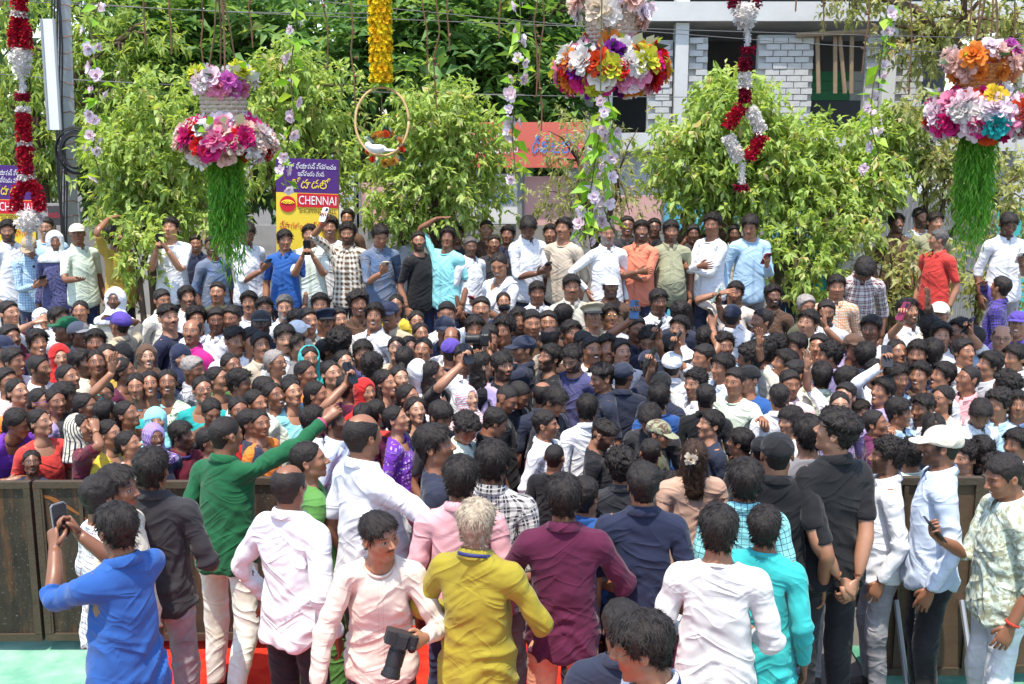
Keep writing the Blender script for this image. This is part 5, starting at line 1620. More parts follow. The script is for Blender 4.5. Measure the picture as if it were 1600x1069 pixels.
PW = {'check': 'checked ', 'plaid': 'plaid ', 'grid': 'checked ', 'stripe': 'striped ', 'hstripe': 'striped ', 'print': 'patterned ', 'blotch': 'patterned ', 'plain': '', 'denim': 'denim ', 'sheen': ''}
HW = {'curly': 'curly-haired', 'bald': 'balding', 'buzz': 'close-cropped', 'long': 'long-haired', 'messy': 'tousled', 'greytied': 'grey-haired', 'fringe': 'fringed', 'tall': 'quiff-haired'}
GWD = {'cap': 'cap', 'scarf': 'headscarf', 'niqab': 'face veil', 'towel': 'head cloth', 'veil': 'head cloth', 'peaked': 'peaked cap', 'mask': 'face mask'}
def describe(e):
    f = e['female']
    noun = e.get('noun') or ('woman' if f else 'man')
    adj = []
    if e['hair'] in HW and e['gear'] in (None, 'mask'): adj.append(HW[e['hair']])
    elif e['hc'] == 'grey': adj.append('grey-haired')
    if e['beard'] > .4: adj.append('bearded')
    elif e['mous'] > .4: adj.append('moustached')
    gar = {'tee': 'tee', 'polo': 'polo', 'shirt': 'shirt', 'kurta': 'tunic', 'blouse': 'blouse'}[e['top']]
    d = ' '.join(adj[:1] + [noun]) + ' in ' + CW.get(e['col'], e['col']) + ' ' + (PW[e['pat']] if e['pat'] != e['col'] else '') + gar
    if e['gear']: d += ' and ' + CW.get(e['gearcol'], e['gearcol']) + ' ' + GWD[e['gear']]
    elif e['glasses']: d += ' and glasses'
    if e['pose'] in ACT: d += ' ' + ACT[e['pose']]
    return d
def parse(line):
    lm = None
    if '#' in line: line, lm = line.split('#'); lm = lm.strip()
    tk = line.split()
    e = dict(px=float(tk[0]), py=float(tk[1]), yaw=float(tk[2]), female=tk[3] in 'wg', lm=lm, hair=tk[4], gear=None, gearcol='white', gearpat='plain', beard=0., mous=0., glasses=None, bindi=0., hc='black', top=None, sleeve=None, pose='N', base=0.0,
             s=None, Y=None, hp=None, rel=None, drape=None, tone=None, lod=1, bcol=None, belly=0.0, kw={}, ph=None, noun={'b': 'boy', 'g': 'girl'}.get(tk[3]), hem=.80, child=tk[3] in 'bg', gt=None, lean=0)
    c = tk[5].split(':'); e['col'] = c[0]; e['pat'] = c[1] if len(c) > 1 else 'plain'; e['tint'] = c[2] if len(c) > 2 else 'grey'
    for t in tk[6:]:
        if t == 'b': e['beard'] = .7
        elif t == 'B': e['beard'] = .85; e['mous'] = .8
        elif t == 'm': e['mous'] = .8
        elif t == 'k': e['bindi'] = 1.
        elif t[0] == 't' and t[1:].isdigit(): e['tone'] = int(t[1:])
        elif t == 'plat': e['base'] = PLAT
        elif t == 'F': e['lod'] = 0
        elif t[0] == '/': e['top'] = t[1:]
        elif t[0] == '~': e['sleeve'] = t[1:]
        elif t[0] == '=':
            q = t[1:].split(':'); e['pose'] = q[0]; e['ph'] = q[1] if len(q) > 1 else None
        elif ':' in t:
            q = t.split(':')
            if q[0] in GWD:
                e['gear'] = q[0]; e['gearcol'] = q[1]
                if len(q) > 2: e['gearpat'] = q[2]; e['gt'] = q[3]
            elif q[0] == 'g': e['glasses'] = q[1]
            elif q[0] == 'd': e['drape'] = q[1]
            elif q[0] == 'hc': e['hc'] = q[1]
            elif q[0] == 'bc': e['bcol'] = q[1]
            elif q[0] in ('hp', 'rel', 's', 'Y', 'belly', 'hem', 'lean'): e[q[0]] = float(q[1])
            else: raise ValueError(t)
        else: raise ValueError(t + ' in ' + line)
    return e
def place(e, extra=None):
    rr = random.Random(int(e['px'] * 7 + e['py'] * 13))
    fem = e['female']
    if e['top'] is None: e['top'] = 'blouse' if fem else rr.choice(('shirt', 'shirt', 'shirt', 'tee', 'polo'))
    if e['sleeve'] is None: e['sleeve'] = 'half' if fem or e['top'] in ('tee', 'polo') else rr.choice(('half', 'roll', 'long', 'half'))
    s = e['s'] or (.76 if e['child'] else (rr.uniform(.895, .935) if fem else rr.uniform(.955, 1.0)))
    rel = e['rel'] if e['rel'] is not None else (rr.choice((-30, 0, 0, 30)) if e['lod'] else rr.uniform(-15, 15))
    p = dict(POSES[e['pose']])
    ph = p.pop('_phone', None); hl = p.pop('_hl', 'relax'); hr = p.pop('_hr', 'relax')
    p['hyaw'] = rel
    hp = e['hp'] if e['hp'] is not None else p.get('hpitch', rr.choice((-15, -8)) if fem else rr.choice((-12, -3)))
    p['hpitch'] = hp
    if e['lean']: p['bend'] = e['lean']
    if extra:
        ex = dict(extra); hl = ex.pop('_hl', hl); hr = ex.pop('_hr', hr); ph = ex.pop('_phone', ph); p.update(ex)
    M = pose_matrices(p)
    hc = ap(M['head'], (0, 0, HC))
    byaw = math.radians(e['yaw'] - rel)
    if e['base'] and not e['Y']: e['Y'] = 11.8 + rr.uniform(-.08, .08)
    if e['Y']:
        pt = at(e['px'], e['py'], e['Y'])
        s = (pt.z - e['base']) / hc[2]
        s = max(.70, min(1.12, s))
    else:
        pt = on_z(e['px'], e['py'], e['base'] + s * hc[2])
    if not e['base'] and not e['Y'] and not e.get('front') and e['py'] > 530:      # the packed rows stoop and stretch: their heads are lower than a standing man's
        Y = float(np.interp(e['py'], [530, 580, 620, 660, 700, 740], [8.9, 8.15, 7.65, 7.15, 6.8, 6.5]))
        if pt.y < Y: pt = at(e['px'], e['py'], Y); s = max(.72, pt.z / hc[2])
    if e['base'] and not e['Y']:
        pass
    off = Matrix.Rotation(byaw, 3, 'Z') @ Vector(hc) * s
    loc = Vector((pt.x - off.x, pt.y - off.y, e['base']))
    if pt.z - off.z < e['base'] - 1e-3 or True: loc.z = pt.z - off.z if abs(pt.z - off.z - e['base']) < .25 else e['base']
    tone = e['tone'] if e['tone'] is not None else rr.choice((0, 1, 1, 2, 2, 3) if not fem else (1, 2, 2, 3, 3, 4))
    bott = 'skirt' if fem else 'trousers'
    kw = dict(e['kw'])
    P = make_person(loc, byaw, s, e['lod'], fem, tone, e['hair'], e['hc'], e['gear'], e['gearcol'], e['gearpat'], e['top'], e['sleeve'], e['col'], e['pat'], e['gt'] or e['tint'], bott,
                    e['bcol'] or (e['drape'] or 'wine' if fem else rr.choice(('navy', 'charcoal', 'black', 'slate', 'grey'))), 'denim' if not fem else 'plain', pose=p, hl=hl, hr=hr, beard=e['beard'], mous=e['mous'], grey=1.0 if e['hc'] in ('grey', 'salt') else 0.0,
                    bindi=e['bindi'], smile=1.0 if rr.random() < .28 and not e.get('front') else 0.0, drape=e['drape'], belly=e['belly'], hem=e['hem'], facevar=rr.choice((1, 2, 7) if e['lod'] else (1, 2, 3, 6)) if not fem else rr.choice((4, 5)), glasses=e['glasses'], **kw)
    e['P'] = P
    if e['tint'] != (e['gt'] or e['tint']):
        for ch in P.root.children:
            if ch.name.split('.')[0] in ('shirt', 'tee', 'blouse', 'tunic'): ch["tint"] = list(C[e['tint']]) + [1.0]
    if ph:
        if ph in ('both', 'low'):
            pos = (hand_point(P, 'L', .085, 0, .02) + hand_point(P, 'R', .085, 0, .02)) / 2
            pos += Vector((0, 0, .03))
        else: pos = hand_point(P, ph, .085, 0, .026)
        pos = Vector(pos)
        e['phone'] = (pos, Vector(P.head), ph, e['ph'] or rr.choice(('black', 'black', 'blue', 'grey')))
    e['base_label'] = describe(e)
    PEOPLE.append(e)
    return P
CROWD = """
# ---- onlookers standing on the median
12 362 20 m messy white B plat ~long Y:12.1 # bearded man in white shirt at the edge of the banner
45 386 8 m short skyblue:grid:slate t2 plat =P2low:black g:black cap:tan # man in light blue checked shirt under the garland tassel
72 356 10 m short black plat Y:12.4
86 378 25 m full indigo:print:slate b plat ~long towel:white # man with white towel over head in indigo shirt
121 366 20 m short mint:plain plat =PALM cap:cream ~half t1 # cream capped man in mint shirt holding palm out
180 370 60 m messy mustard plat =TOP ~half /tee B # man in mustard shirt with arm bent over head
266 357 0 m full white plat =P2:black /tee ~half t3 # man in white tee raising a phone beside the green fringe
306 381 15 m short navy plat Y:12.5
331 385 15 m short denim:denim plat ~roll
386 366 20 m full white plat =PR:blue ~roll b # man in white shirt looking at a phone beside the banner
445 376 25 m full royal plat /polo ~half t2 # man in royal blue polo before the mall banner
484 368 5 m full mint:stripe:white plat =P2:black ~half t2 # man in mint striped shirt raising a phone
515 357 10 m curly charcoal plat Y:12.45 ~half
543 343 0 m short brown plat Y:12.9
543 366 0 m messy cream:plaid:brown plat =UR:white B ~roll t2 # bearded man in brown plaid shirt with white phone
594 370 20 m messy denim:denim plat =PR:gold ~roll # man in denim shirt reading a phone
630 366 0 m full black plat Y:12.6 B
654 378 10 m short black plat /tee ~half B # bearded man in black tee beside the cyan tee
699 372 0 m full cyan plat /tee ~half =TOP t1 # man in cyan tee gripping a branch overhead
714 368 10 m short charcoal plat Y:12.6
735 386 15 m short white plat ~half hc:salt t0 # thin older man in white shirt beside the cyan tee
760 360 0 m short brown plat Y:12.7
772 382 5 m short charcoal plat Y:12.2
793 368 -10 m full navy plat Y:12.5
780 415 -15 w tied white d:white =PL:maroon t2 Y:11.35 # woman in white shawl with maroon phone
825 357 0 m full white:grid:paleblue plat =P2low:black ~roll m # man in white checked shirt looking down at a phone
860 366 -10 m full slate plat Y:12.5
881 358 -30 m full beige plat m ~roll t2 # man in beige shirt with maroon vest
949 366 10 m short white plat =HIP ~long b hc:salt t2 # grey-bearded man in white shirt, hand on hip
980 354 0 m short charcoal g:black plat Y:12.5 # man in spectacles behind the coral shirt
1002 362 0 m full coral plat =X ~roll b # man in coral shirt with crossed arms
1022 357 0 m short black plat Y:12.55 g:black
1048 362 0 m full sage plat /polo ~half b belly:.05 # stout man in sage polo
1075 343 0 m short brown plat Y:12.9 =P2:grey # man raising a phone behind the sage polo
1083 366 0 m short charcoal plat Y:12.4
1113 352 -25 m messy white plat =X ~long /tee t1 # man in white tee with crossed arms
1134 345 0 m short brown plat Y:12.8
1148 366 -10 m short black plat Y:12.5
1172 354 -20 m full skyblue plat =PL:maroon ~long m # man in light blue shirt with maroon phone
1231 348 0 m short olive plat Y:12.9
1284 351 10 m short teal plat Y:12.9
1332 343 -10 m short white plat Y:12.9
1401 350 10 m full brown plat b Y:12.8 ~half # bearded man in brown shirt before the corrugated fence
1438 341 15 m short white plat Y:13.1 B
1461 348 10 m full sage plat Y:12.7
1465 375 -105 m short scarlet plat /polo ~half hc:salt rel:-50 t3 # man in red polo turned away
1576 352 -5 m full white plat =PL:white ~roll b # man in white shirt photographing with a white phone
1350 423 -5 m full maroon:plaid:offwhite ~roll hp:38 Y:11.2 lean:18 # man in maroon plaid shirt looking down
1563 450 -150 m short violet:check:slate =SR ~long Y:11.2 # man in purple checked shirt shading the eyes
1307 449 -10 m full cream:check:orange ~long s:1.02 # man in cream and orange checked shirt
# ---- back rows on the road
15 490 60 m short maroon ~half
66 500 40 w tied white scarf:white =SR # woman in white headscarf covering her mouth
93 500 60 m full white t2
126 487 10 w tied mint k t2 # woman in mint blouse beside the towel-wrapped man
180 470 5 m short cream towel:white t0 =HF # man wrapped in white towel
187 507 -120 m short khaki cap:violet =SR rel:0 # man in violet cap raising his hand to it
254 470 45 m short cream:stripe:white ~half m t2 # man in cream striped shirt
292 466 30 m full white m b t2 # moustached man in white shirt beside the cream stripes
264 498 40 m tall navy /tee ~half m t3 # young man in navy tee
340 458 0 m short olive m t2 # moustached man in olive shirt below the green fringe
389 474 5 m full white m t2
307 501 20 m messy white t1
338 501 15 m short white t0 =N2
362 498 -10 m short lightgrey t1
300 519 0 m bald magenta ~long t2 m # balding man in magenta shirt
104 515 -60 m short olive cap:green # man in green cap
124 523 50 m short grey cap:grey # man in grey cap beside the green cap
149 537 20 m full charcoal t1
17 529 50 m short maroon t1
59 537 40 m full navy t2
6 546 60 m short slate cap:navy # man in navy cap at the barricade end
94 559 30 w tied red scarf:red # woman in red headscarf behind the stubbled man
22 565 70 m short white t1
62 576 75 m buzz white m b t1 # stubbled man in white shirt, profile view
128 568 70 m full cream b t2 ~half
150 568 30 w tied mustard k
168 559 25 w tied white t3 # smiling woman in white blouse
192 557 0 w tied black niqab:black t3 # woman in black face veil
230 559 25 w tied brown scarf:brown t4 # woman in brown headscarf
283 559 30 w tied navy niqab:navy t3 # woman in navy face veil
303 579 70 m short lightgrey:grid:slate hc:grey m t0 # grey-haired old man in a checked shirt
368 534 40 m tall white m t2
394 534 40 m short white t2
362 573 45 w tied leaf k t1
376 601 80 m messy olive t1
341 594 70 w tied sage t3
317 610 30 w tied teal g:black k t2
262 599 15 w tied mint:print:leaf k t1 # woman in mint patterned blouse
234 601 20 w tied cyan k t2
213 605 10 w tied turquoise =WR t2 # woman in turquoise sleeve waving one arm
107 591 65 w braid cream t2
193 580 100 w tied wine t1
28 613 60 w tied orange t3
11 597 60 m short brown t1
65 628 70 w tied purple g:purple t2 # woman in purple glasses
87 628 50 w tied lilac k t1
102 620 100 m full charcoal t1
135 636 80 w tied brown g:black t1
163 617 20 w tied slate t1
166 645 150 w tied wine t2
199 648 75 w braid rust t1 k
244 659 20 w tied cyan niqab:cyan t3 # woman in cyan veil with black band
28 661 80 w braid purple t1 =LEANF # woman in purple blouse leaning on the barricade
63 661 75 w tied scarlet t3 # woman in scarlet blouse beside the purple blouse
126 670 75 w tied maroon veil:cream:stripe:slate =HEAD t2 Y:6.95 # woman in maroon blouse under a black and cream striped cloth
50 723 25 g tied navy t0 Y:6.9 # girl resting her chin at the barricade
171 678 75 w tied yellow t3
202 695 80 w tied palepink t2 # woman in pale pink blouse
241 684 40 w tied navy scarf:lilac:stripe:purple t0 # woman in purple striped headscarf
284 681 75 m full maroon ~half b t1 Y:7.1 rel:20 # man in maroon shirt with blue lanyard
328 690 80 w tied maroon t1
331 645 30 w tied brown =PL:gold t1
373 642 30 w tied red k t1
391 661 80 w braid slate t2
400 631 60 w tied mustard t2
413 484 20 m full white b t2
445 481 10 m short white b hc:salt t3 # grey-bearded man in white shirt
500 478 10 m full skyblue t2
408 506 10 m short slate cap:charcoal b t0 # bearded man in charcoal cap
465 506 15 m messy white t2
481 503 40 m short cream t2
507 503 30 m short khaki peaked:navy m t1 # policeman in navy peaked cap
529 501 30 m short white m t3
560 477 20 m curly brown t1 ~half # curly-haired man in brown shirt
585 495 0 m full white t2
608 492 -10 m short khaki cap:navy m t1 # policeman in navy cap and khaki shirt
619 477 0 w long yellow t2
651 503 10 w tied white t3
698 492 0 m short white m belly:.04 t2 # moustached man in white shirt facing up
752 484 0 m short white m t2
787 473 5 w tied navy mask:black t2 # woman in black face mask
742 515 5 m full white =P2:black t2
765 529 -10 m short white t2
787 517 -20 m messy charcoal t1
695 515 0 m short navy cap:slate t1
705 531 0 m bald slate t1
658 523 20 w tied olive t2
705 550 180 m short slate cap:violet # person in violet cap seen from behind
465 521 160 m short white cap:white # person in white cap seen from behind
462 543 60 m full grey t2
619 546 0 w tied beige k t4 # smiling woman in beige blouse
661 548 -10 w tied cream t2 k
567 554 10 m full indigo t2
538 568 30 w long navy k t4 # smiling woman with long hair
484 562 20 w tied teal veil:turquoise t2 k # woman in turquoise head cloth
431 568 60 w greytied white g:black hc:grey t2 # grey-haired woman in spectacles
512 548 100 w tied charcoal t2
532 537 170 m curly charcoal
408 541 30 m short beige m t2
479 585 60 w tied orange t1
518 585 40 w braid green t3
582 574 170 m messy navy t2
546 605 120 w tied wine
571 613 40 w tied red scarf:red # woman wrapped in bright red headscarf
602 599 60 w long skyblue t3
624 593 30 w tied pink t4
653 582 180 w tied white scarf:white # person in white headscarf seen from behind
678 585 100 w long black =UR:black t3 # woman holding up a black tablet
756 571 100 w long lilac t4 # woman in lilac top with long hair
785 574 35 m fringe black B t2 /polo # bearded man in black polo with long fringe
633 562 170 w tied slate
456 607 30 w tied skyblue k
417 610 45 w tied brown t2
414 611 60 m short white t1
428 619 50 w tied mint t1
456 614 40 w tied cyan t3
495 617 80 w braid wine t2 =UR:black
# ---- middle of the crowd
406 662 40 w tied orange t1
490 658 130 m full white ~long t2 F rel:30 # man in white shirt behind the green blouse
523 661 75 m full paleblue b t1 # man in pale blue shirt facing the crush
568 650 170 w tied wine
619 656 80 w tied purple:print:lilac ~half t3 # woman in purple patterned blouse
650 642 25 w long navy t4
731 624 40 w tied palepink scarf:pink:hstripe:white t4 # woman in pink striped headscarf
689 652 50 m fringe charcoal t2 hp:14
728 673 30 m curly slate t1 hp:28
639 622 60 w tied white t2
591 645 120 w tied scarlet
773 661 110 m short black t1 hp:25
793 625 60 m buzz black t1 hp:20 ~half
839 458 5 m full white:print:navy t1 # young man in white patterned shirt
893 449 5 m full cream m t2 s:1.03 # moustached man in cream shirt
954 449 5 m short brown cap:white b t1 s:1.03 # bearded man in white cap
1029 472 10 m full white t0
926 493 10 m short khaki peaked:khaki t3 # policeman in khaki peaked cap
953 495 10 m full lightgrey g:gold t2
811 503 10 m full slate b t1
831 506 10 m short brown t2
856 506 0 m short brown t2
881 495 160 m full charcoal
893 523 20 m full olive t1
860 530 160 m bald beige t1
912 540 20 m short brown t1
1061 515 -30 m full white m t3 =FL
1064 491 170 m messy slate
994 515 20 m short slate =UR:blue t1 # man lifting a dark blue phone
1015 534 -20 m messy navy =PL:purple t2 # tousled man with purple phone
1047 543 170 m short grey =UR:gold t2 # man with gold phone seen from behind
1106 534 150 m messy black
1131 543 10 m messy slate t1
1149 458 -20 m full blush b =SR t2 /tee # bearded man in pale pink tee shading the eyes
1144 495 160 m short white cap:slate
1189 503 -70 m short white m =UR:green t1 # man lifting a green phone
1190 551 -120 m messy black
1170 562 -110 m curly slate
949 546 5 m tall white m t2 # smiling man in white shirt behind the navy caps
925 548 20 m short white m t2
971 551 20 m short white t3
1015 569 10 m short slate cap:slate t0 b # security man in navy cap facing the camera
974 588 150 m short slate cap:slate t1 # security man in navy cap looking away
940 592 -70 m tall slate ~half t2 F hp:8 # man in dark navy shirt with quiff, profile view
894 562 -30 m tall indigo ~long B t3 F hp:18 # bearded man in indigo shirt looking down
859 560 -60 m full black B t2 /tee F # bearded man in black tee beside the indigo shirt
817 546 -70 m short slate cap:slate =CAMR t2 # cameraman in navy cap
1033 602 170 m short slate cap:black # man in black cap in the middle of the crush
1050 571 170 m short white cap:white
1168 593 -60 m short blue cap:black =FL t2 # man in black cap stretching an arm out
811 618 60 m buzz black hp:30 t1
848 617 170 m bald slate t2
867 629 60 m full charcoal hp:25 t2
918 639 170 m full white t2
853 664 80 m short white ~long t2 F rel:20 # man in white shirt reaching into the crush
943 681 70 m tall black B t2 F hp:25 /tee # bearded man in black tee bending toward the guest
867 715 160 m buzz black /tee t1 F
1030 622 170 m full blue t2
1016 655 -20 m full charcoal hp:40 t2 /tee
1030 679 60 m buzz olive cap:sage:blotch:brown hp:10 # man in camouflage cap
1109 664 -75 m full slate m ~long t3 F # moustached man in dark jacket facing the guest
971 731 180 m curly charcoal t2 F Y:6.0
1016 708 180 m short black /tee ~half t2 F belly:.05 s:1.03
1084 712 178 w long nude hc:brown t5 ~none F Y:6.0 # woman guest with long brown hair and white flower
1050 755 175 w long maroon:print:wine hc:black t2 F s:.92 # long-haired woman in maroon patterned blouse
1156 692 -120 m full black t1 F ~half rel:-20
1103 622 170 m short black
1148 597 -40 m short grey t2 =FL
1190 704 165 m short black cap:black F ~half t1
# ---- right side
1208 464 5 m messy brown b t0 # bearded man in brown shirt under the shrub
1260 481 10 m short olive hc:grey t1
1291 489 -10 m short white B t1 # bearded man in white shirt below the shrub
1262 506 -40 m full slate
1360 515 -30 m full brown t0
1419 487 20 m full white /polo b t2 # bearded man in white polo
1467 492 -30 m short cream cap:cream g:black t2 # man in cream cap and sunglasses
1454 515 150 m messy charcoal
1335 543 10 m short brown cap:brown
1402 551 10 w tied mint k t2 # smiling woman among the men
1433 554 -30 m full navy m t2
1242 543 -60 m full white t2
1279 543 -30 m short brown t2
1470 526 -10 m full white =UR:maroon t3 # man lifting a maroon phone
1517 531 -100 m short skyblue t3
1565 529 -20 m bald white g:black t3 # balding man in spectacles
1590 507 -30 m short violet cap:violet t2
1225 568 -80 m full cream t2 m
1295 557 -100 m messy lilac =WR t2 # tousled man in lilac shirt waving
1352 557 170 m full slate
1458 551 160 m full navy
1436 588 -40 m full brown t2 # man in brown shirt with swept hair
1472 588 -75 m full white m t2 # moustached man in white shirt, profile view
1512 593 -80 m buzz pink t1 # close-cropped man in pink shirt
1545 571 -80 m full lightgrey m t2
1570 604 -150 m curly charcoal
1326 596 60 m full black B t1 # bearded man facing the raised phones
1368 585 -10 m full white =UR:black t2
1234 601 10 m short olive t1
1402 593 20 m messy grey t1
1284 588 170 m full black
1211 546 -60 m messy navy t2
1506 551 20 m short white t2
1217 622 180 m short white t2
1312 634 -10 w tied lilac t4 # woman in lilac blouse among the men
1346 645 10 b full orange t3 # small boy in orange shirt
1234 659 -60 m fringe white t3
1262 680 -170 m full grey ~half t2 F Y:6.05 # man in grey shirt behind the black polo
1307 676 -125 m tall black /polo ~half t3 F Y:5.6 rel:35 =HB bc:black # tall man in black polo, hands clasped behind
1368 662 60 m buzz plum /polo ~half t1 F # close-cropped man in plum polo
1405 645 60 m full slate t2
1441 640 -60 m tall white b t1
1472 624 -60 w braid cream t2
1531 648 -10 m full white b hp:30 t2 # bearded man in white shirt looking down
1559 634 -60 m curly skyblue t2
1590 634 -20 m full denim t1
1458 670 170 w long slate Y:6.7
1385 714 -105 m messy white ~long b t2 F rel:-10 bc:grey Y:6.0 # bearded man in white shirt and grey jeans
1469 698 -110 m short paleblue Y:5.75 ~long cap:cream F b t1 bc:black rel:-10 # man in cream cap and pale blue shirt
1425 709 170 m messy charcoal Y:6.5
1506 716 -60 m messy brown t3 Y:6.5
1534 707 170 m messy black Y:6.55
1554 735 -150 m curly brown Y:6.4
1587 695 -60 m full slate t1 Y:6.6
1568 746 -85 m short mint:blotch:sage ~roll F Y:5.35 =PR:black t1 bc:lightgrey # man in mottled green shirt with phone
1098 560 -60 m short grey =UR:black t2
1086 600 -50 m messy white =UR:black t3
1240 585 -70 m short cream =WR t2
1128 575 -60 m full paleblue =UR:black t2
1320 620 -40 m short white =WR t3
1378 612 -60 m full lilac =FL t2
1498 520 -60 m messy brown =WR t2
1585 560 -70 m full navy =UR:black t2
640 545 20 w tied orange k t3
445 530 20 m full white m t3
725 560 10 m short white t2
"""
# ---- the people nearest the camera, posed one by one
FRONT = [
 ("183 828 -135 m full royal ~roll F t1 rel:-10 =P2:grey # man in royal blue shirt photographing the crowd", dict(L=(.05, -.40, 1.42), R=(-.07, -.38, 1.46), hpitch=4)),
 ("159 777 150 m short white:grid:plum ~half F t1 rel:20 # man in white and plum checked shirt", dict(L=(.20, -.18, .98), _hl='hold')),
 ("186 765 80 m full cream m F t1 # moustached man beside the white and plum checks", {}),
 ("238 734 178 m full charcoal ~roll F t1 rel:0 bc:grey # man in charcoal shirt seen from behind", dict(R=(-.22, -.20, 1.0))),
 ("354 681 150 m buzz green ~long F t1 rel:-15 bc:cream # man in green shirt reaching up", dict(R=(-.46, -.40, 1.62), poleR=(-.3, .2, -1), palmR=(0, -.8, -.4), handR=(-.5, -.5, .6), _hr='hold', footR=(-.16, .30, .16), toeR=38, bend=4, twist=-10)),
 ("453 760 160 m bald white ~long F t1 rel:12 bc:black # balding man in white shirt with palm turned out", dict(L=(.30, -.10, .92), palmL=(.1, .6, .8), handL=(.5, -.3, -.7), _hl='open', poleL=(.8, .5, -.3))),
 ("484 720 95 w tied leaf d:leaf F t2 # woman in leaf green blouse", {}),
 ("568 681 140 m bald white ~half F t2 rel:10 belly:.06 s:1.06 # tall balding man in white shirt", dict(R=(-.40, -.38, 1.30), palmR=(0, -.3, -1), handR=(-.6, -.8, 0), poleR=(-.6, .2, -1), _hr='relax')),
 ("681 698 80 m full slate ~half F m t1 rel:-10 # man in dark navy shirt with a hand on his shoulder", {}),
 ("594 840 45 m full blush /tee ~long F m t2 rel:38 Y:4.75 bc:charcoal # photographer in pale pink sweatshirt", dict(bend=14, L=(.20, -.36, 1.17), handL=(-.4, -.8, .2), palmL=(-.8, .4, -.2), R=(-.34, -.20, .78), poleR=(-1, .5, .2), _hl='grip', hpitch=-10)),
 ("720 749 178 m full pink ~long F t1 rel:0 bc:navy # man in pink shirt seen from behind", {}),
 ("770 724 172 m full charcoal:plaid:offwhite ~long F t1 rel:5 # man in black and white plaid shirt", {}),
 ("745 820 168 m full chartreuse ~long F t2 hc:blond rel:8 bc:slate hem:.72 # blond-haired man in mustard yellow shirt with lanyard", dict(L=(.20, -.24, 1.04), R=(-.19, -.26, 1.06), poleL=(.8, .6, -.4), poleR=(-.7, .6, -.4))),
 ("881 779 178 m full wine ~roll F t1 rel:0 belly:.03 bc:coral # man in wine shirt seen from behind", dict(L=(.15, -.25, 1.08), R=(-.17, -.25, 1.06), poleL=(.9, .5, -.5), poleR=(-.9, .5, -.5))),  # coral trousers: white cloth with the carpet's red bounce put into its colour
 ("914 776 150 m short blue ~long F Y:5.35 t2 rel:15 # man in blue shirt behind the wine shirt", {}),
 ("1005 757 178 m short navy ~half F t2 rel:0 belly:.01 s:.98 bc:black # broad man in black shirt seen from behind", {}),
 ("1123 830 172 m full offwhite ~long F Y:4.55 t2 rel:5 bc:charcoal hem:.70 # man in off-white shirt seen from behind", dict(L=(.17, -.22, 1.04), R=(-.18, -.22, 1.02), poleL=(.45, .7, -.5), poleR=(-.45, .7, -.5))),
 ("1195 825 160 m full turquoise /kurta ~long F Y:4.95 t1 rel:10 hem:.55 bc:cream # man in turquoise tunic", dict(L=(.16, -.30, 1.12), _hl='hold')),
 ("1165 752 175 m full cyan:grid:slate /shirt ~half F Y:5.25 t1 rel:0 # man in cyan checked shirt with purple collar", {}),
 ("1214 710 172 m buzz black cap:black ~half F t2 rel:5 =N2 bc:navy # man in black cap and black shirt", dict(R=(-.26, .02, .90))),
 ("1003 1012 -105 m full white:grid:skyblue ~half F t1 rel:-20 hp:12 # man in white and sky blue checked shirt closest to the camera", {}),
 ("972 980 175 m short slate F t1 rel:0 Y:3.85 # man whose head shows behind the nearest checked shirt", {}),
]
# ------------------------------------------------------------------ build the crowd
for line, ex in FRONT:
    e = parse(line); e['front'] = True
    place(e, ex)
cr = random.Random(12)
for line in CROWD.strip().split('\n'):
    if not line.startswith('#'):
        e = parse(line)
        if not e['lm'] and e['lod'] and not e['female'] and (e['px'] > 1100 or e['px'] < 760) and e['col'] in ('slate', 'charcoal', 'black', 'navy', 'olive', 'brown', 'grey') and cr.random() < .6:
            e['col'] = cr.choice(('white', 'white', 'cream', 'paleblue', 'offwhite', 'palepink', 'mint', 'lightgrey', 'skyblue'))
        place(e)
# a few more heads that show only as dark hair between the others
have = [(e['px'], e['py']) for e in PEOPLE]
fr = random.Random(99); nfill = 0
for k in range(6000):
    if len(PEOPLE) >= 322: break
    x, y = fr.uniform(5, 1595), fr.uniform(500, 740)
    if (x < 430 and y > 660) or (430 < x < 1420 and y > 690): continue
    need = 17 + (y - 480) * .03
    if min(math.hypot((x - a) , (y - b) * 1.1) for a, b in have) < need: continue
    lft = x < 620
    w = lft and fr.random() < .7
    yaw = fr.uniform(30, 110) if lft else fr.choice((fr.uniform(-110, -30), fr.uniform(120, 200)))
    line = "%d %d %d %s %s %s" % (x, y, yaw, 'w' if w else 'm', 'tied' if w else fr.choice(('short', 'full', 'messy')), fr.choice(('wine', 'teal', 'orange', 'leaf', 'brown', 'cream') if w else ('white', 'white', 'cream', 'slate', 'lightgrey', 'paleblue')))
    e = parse(line); e['fill'] = True; place(e); have.append((x, y)); nfill += 1
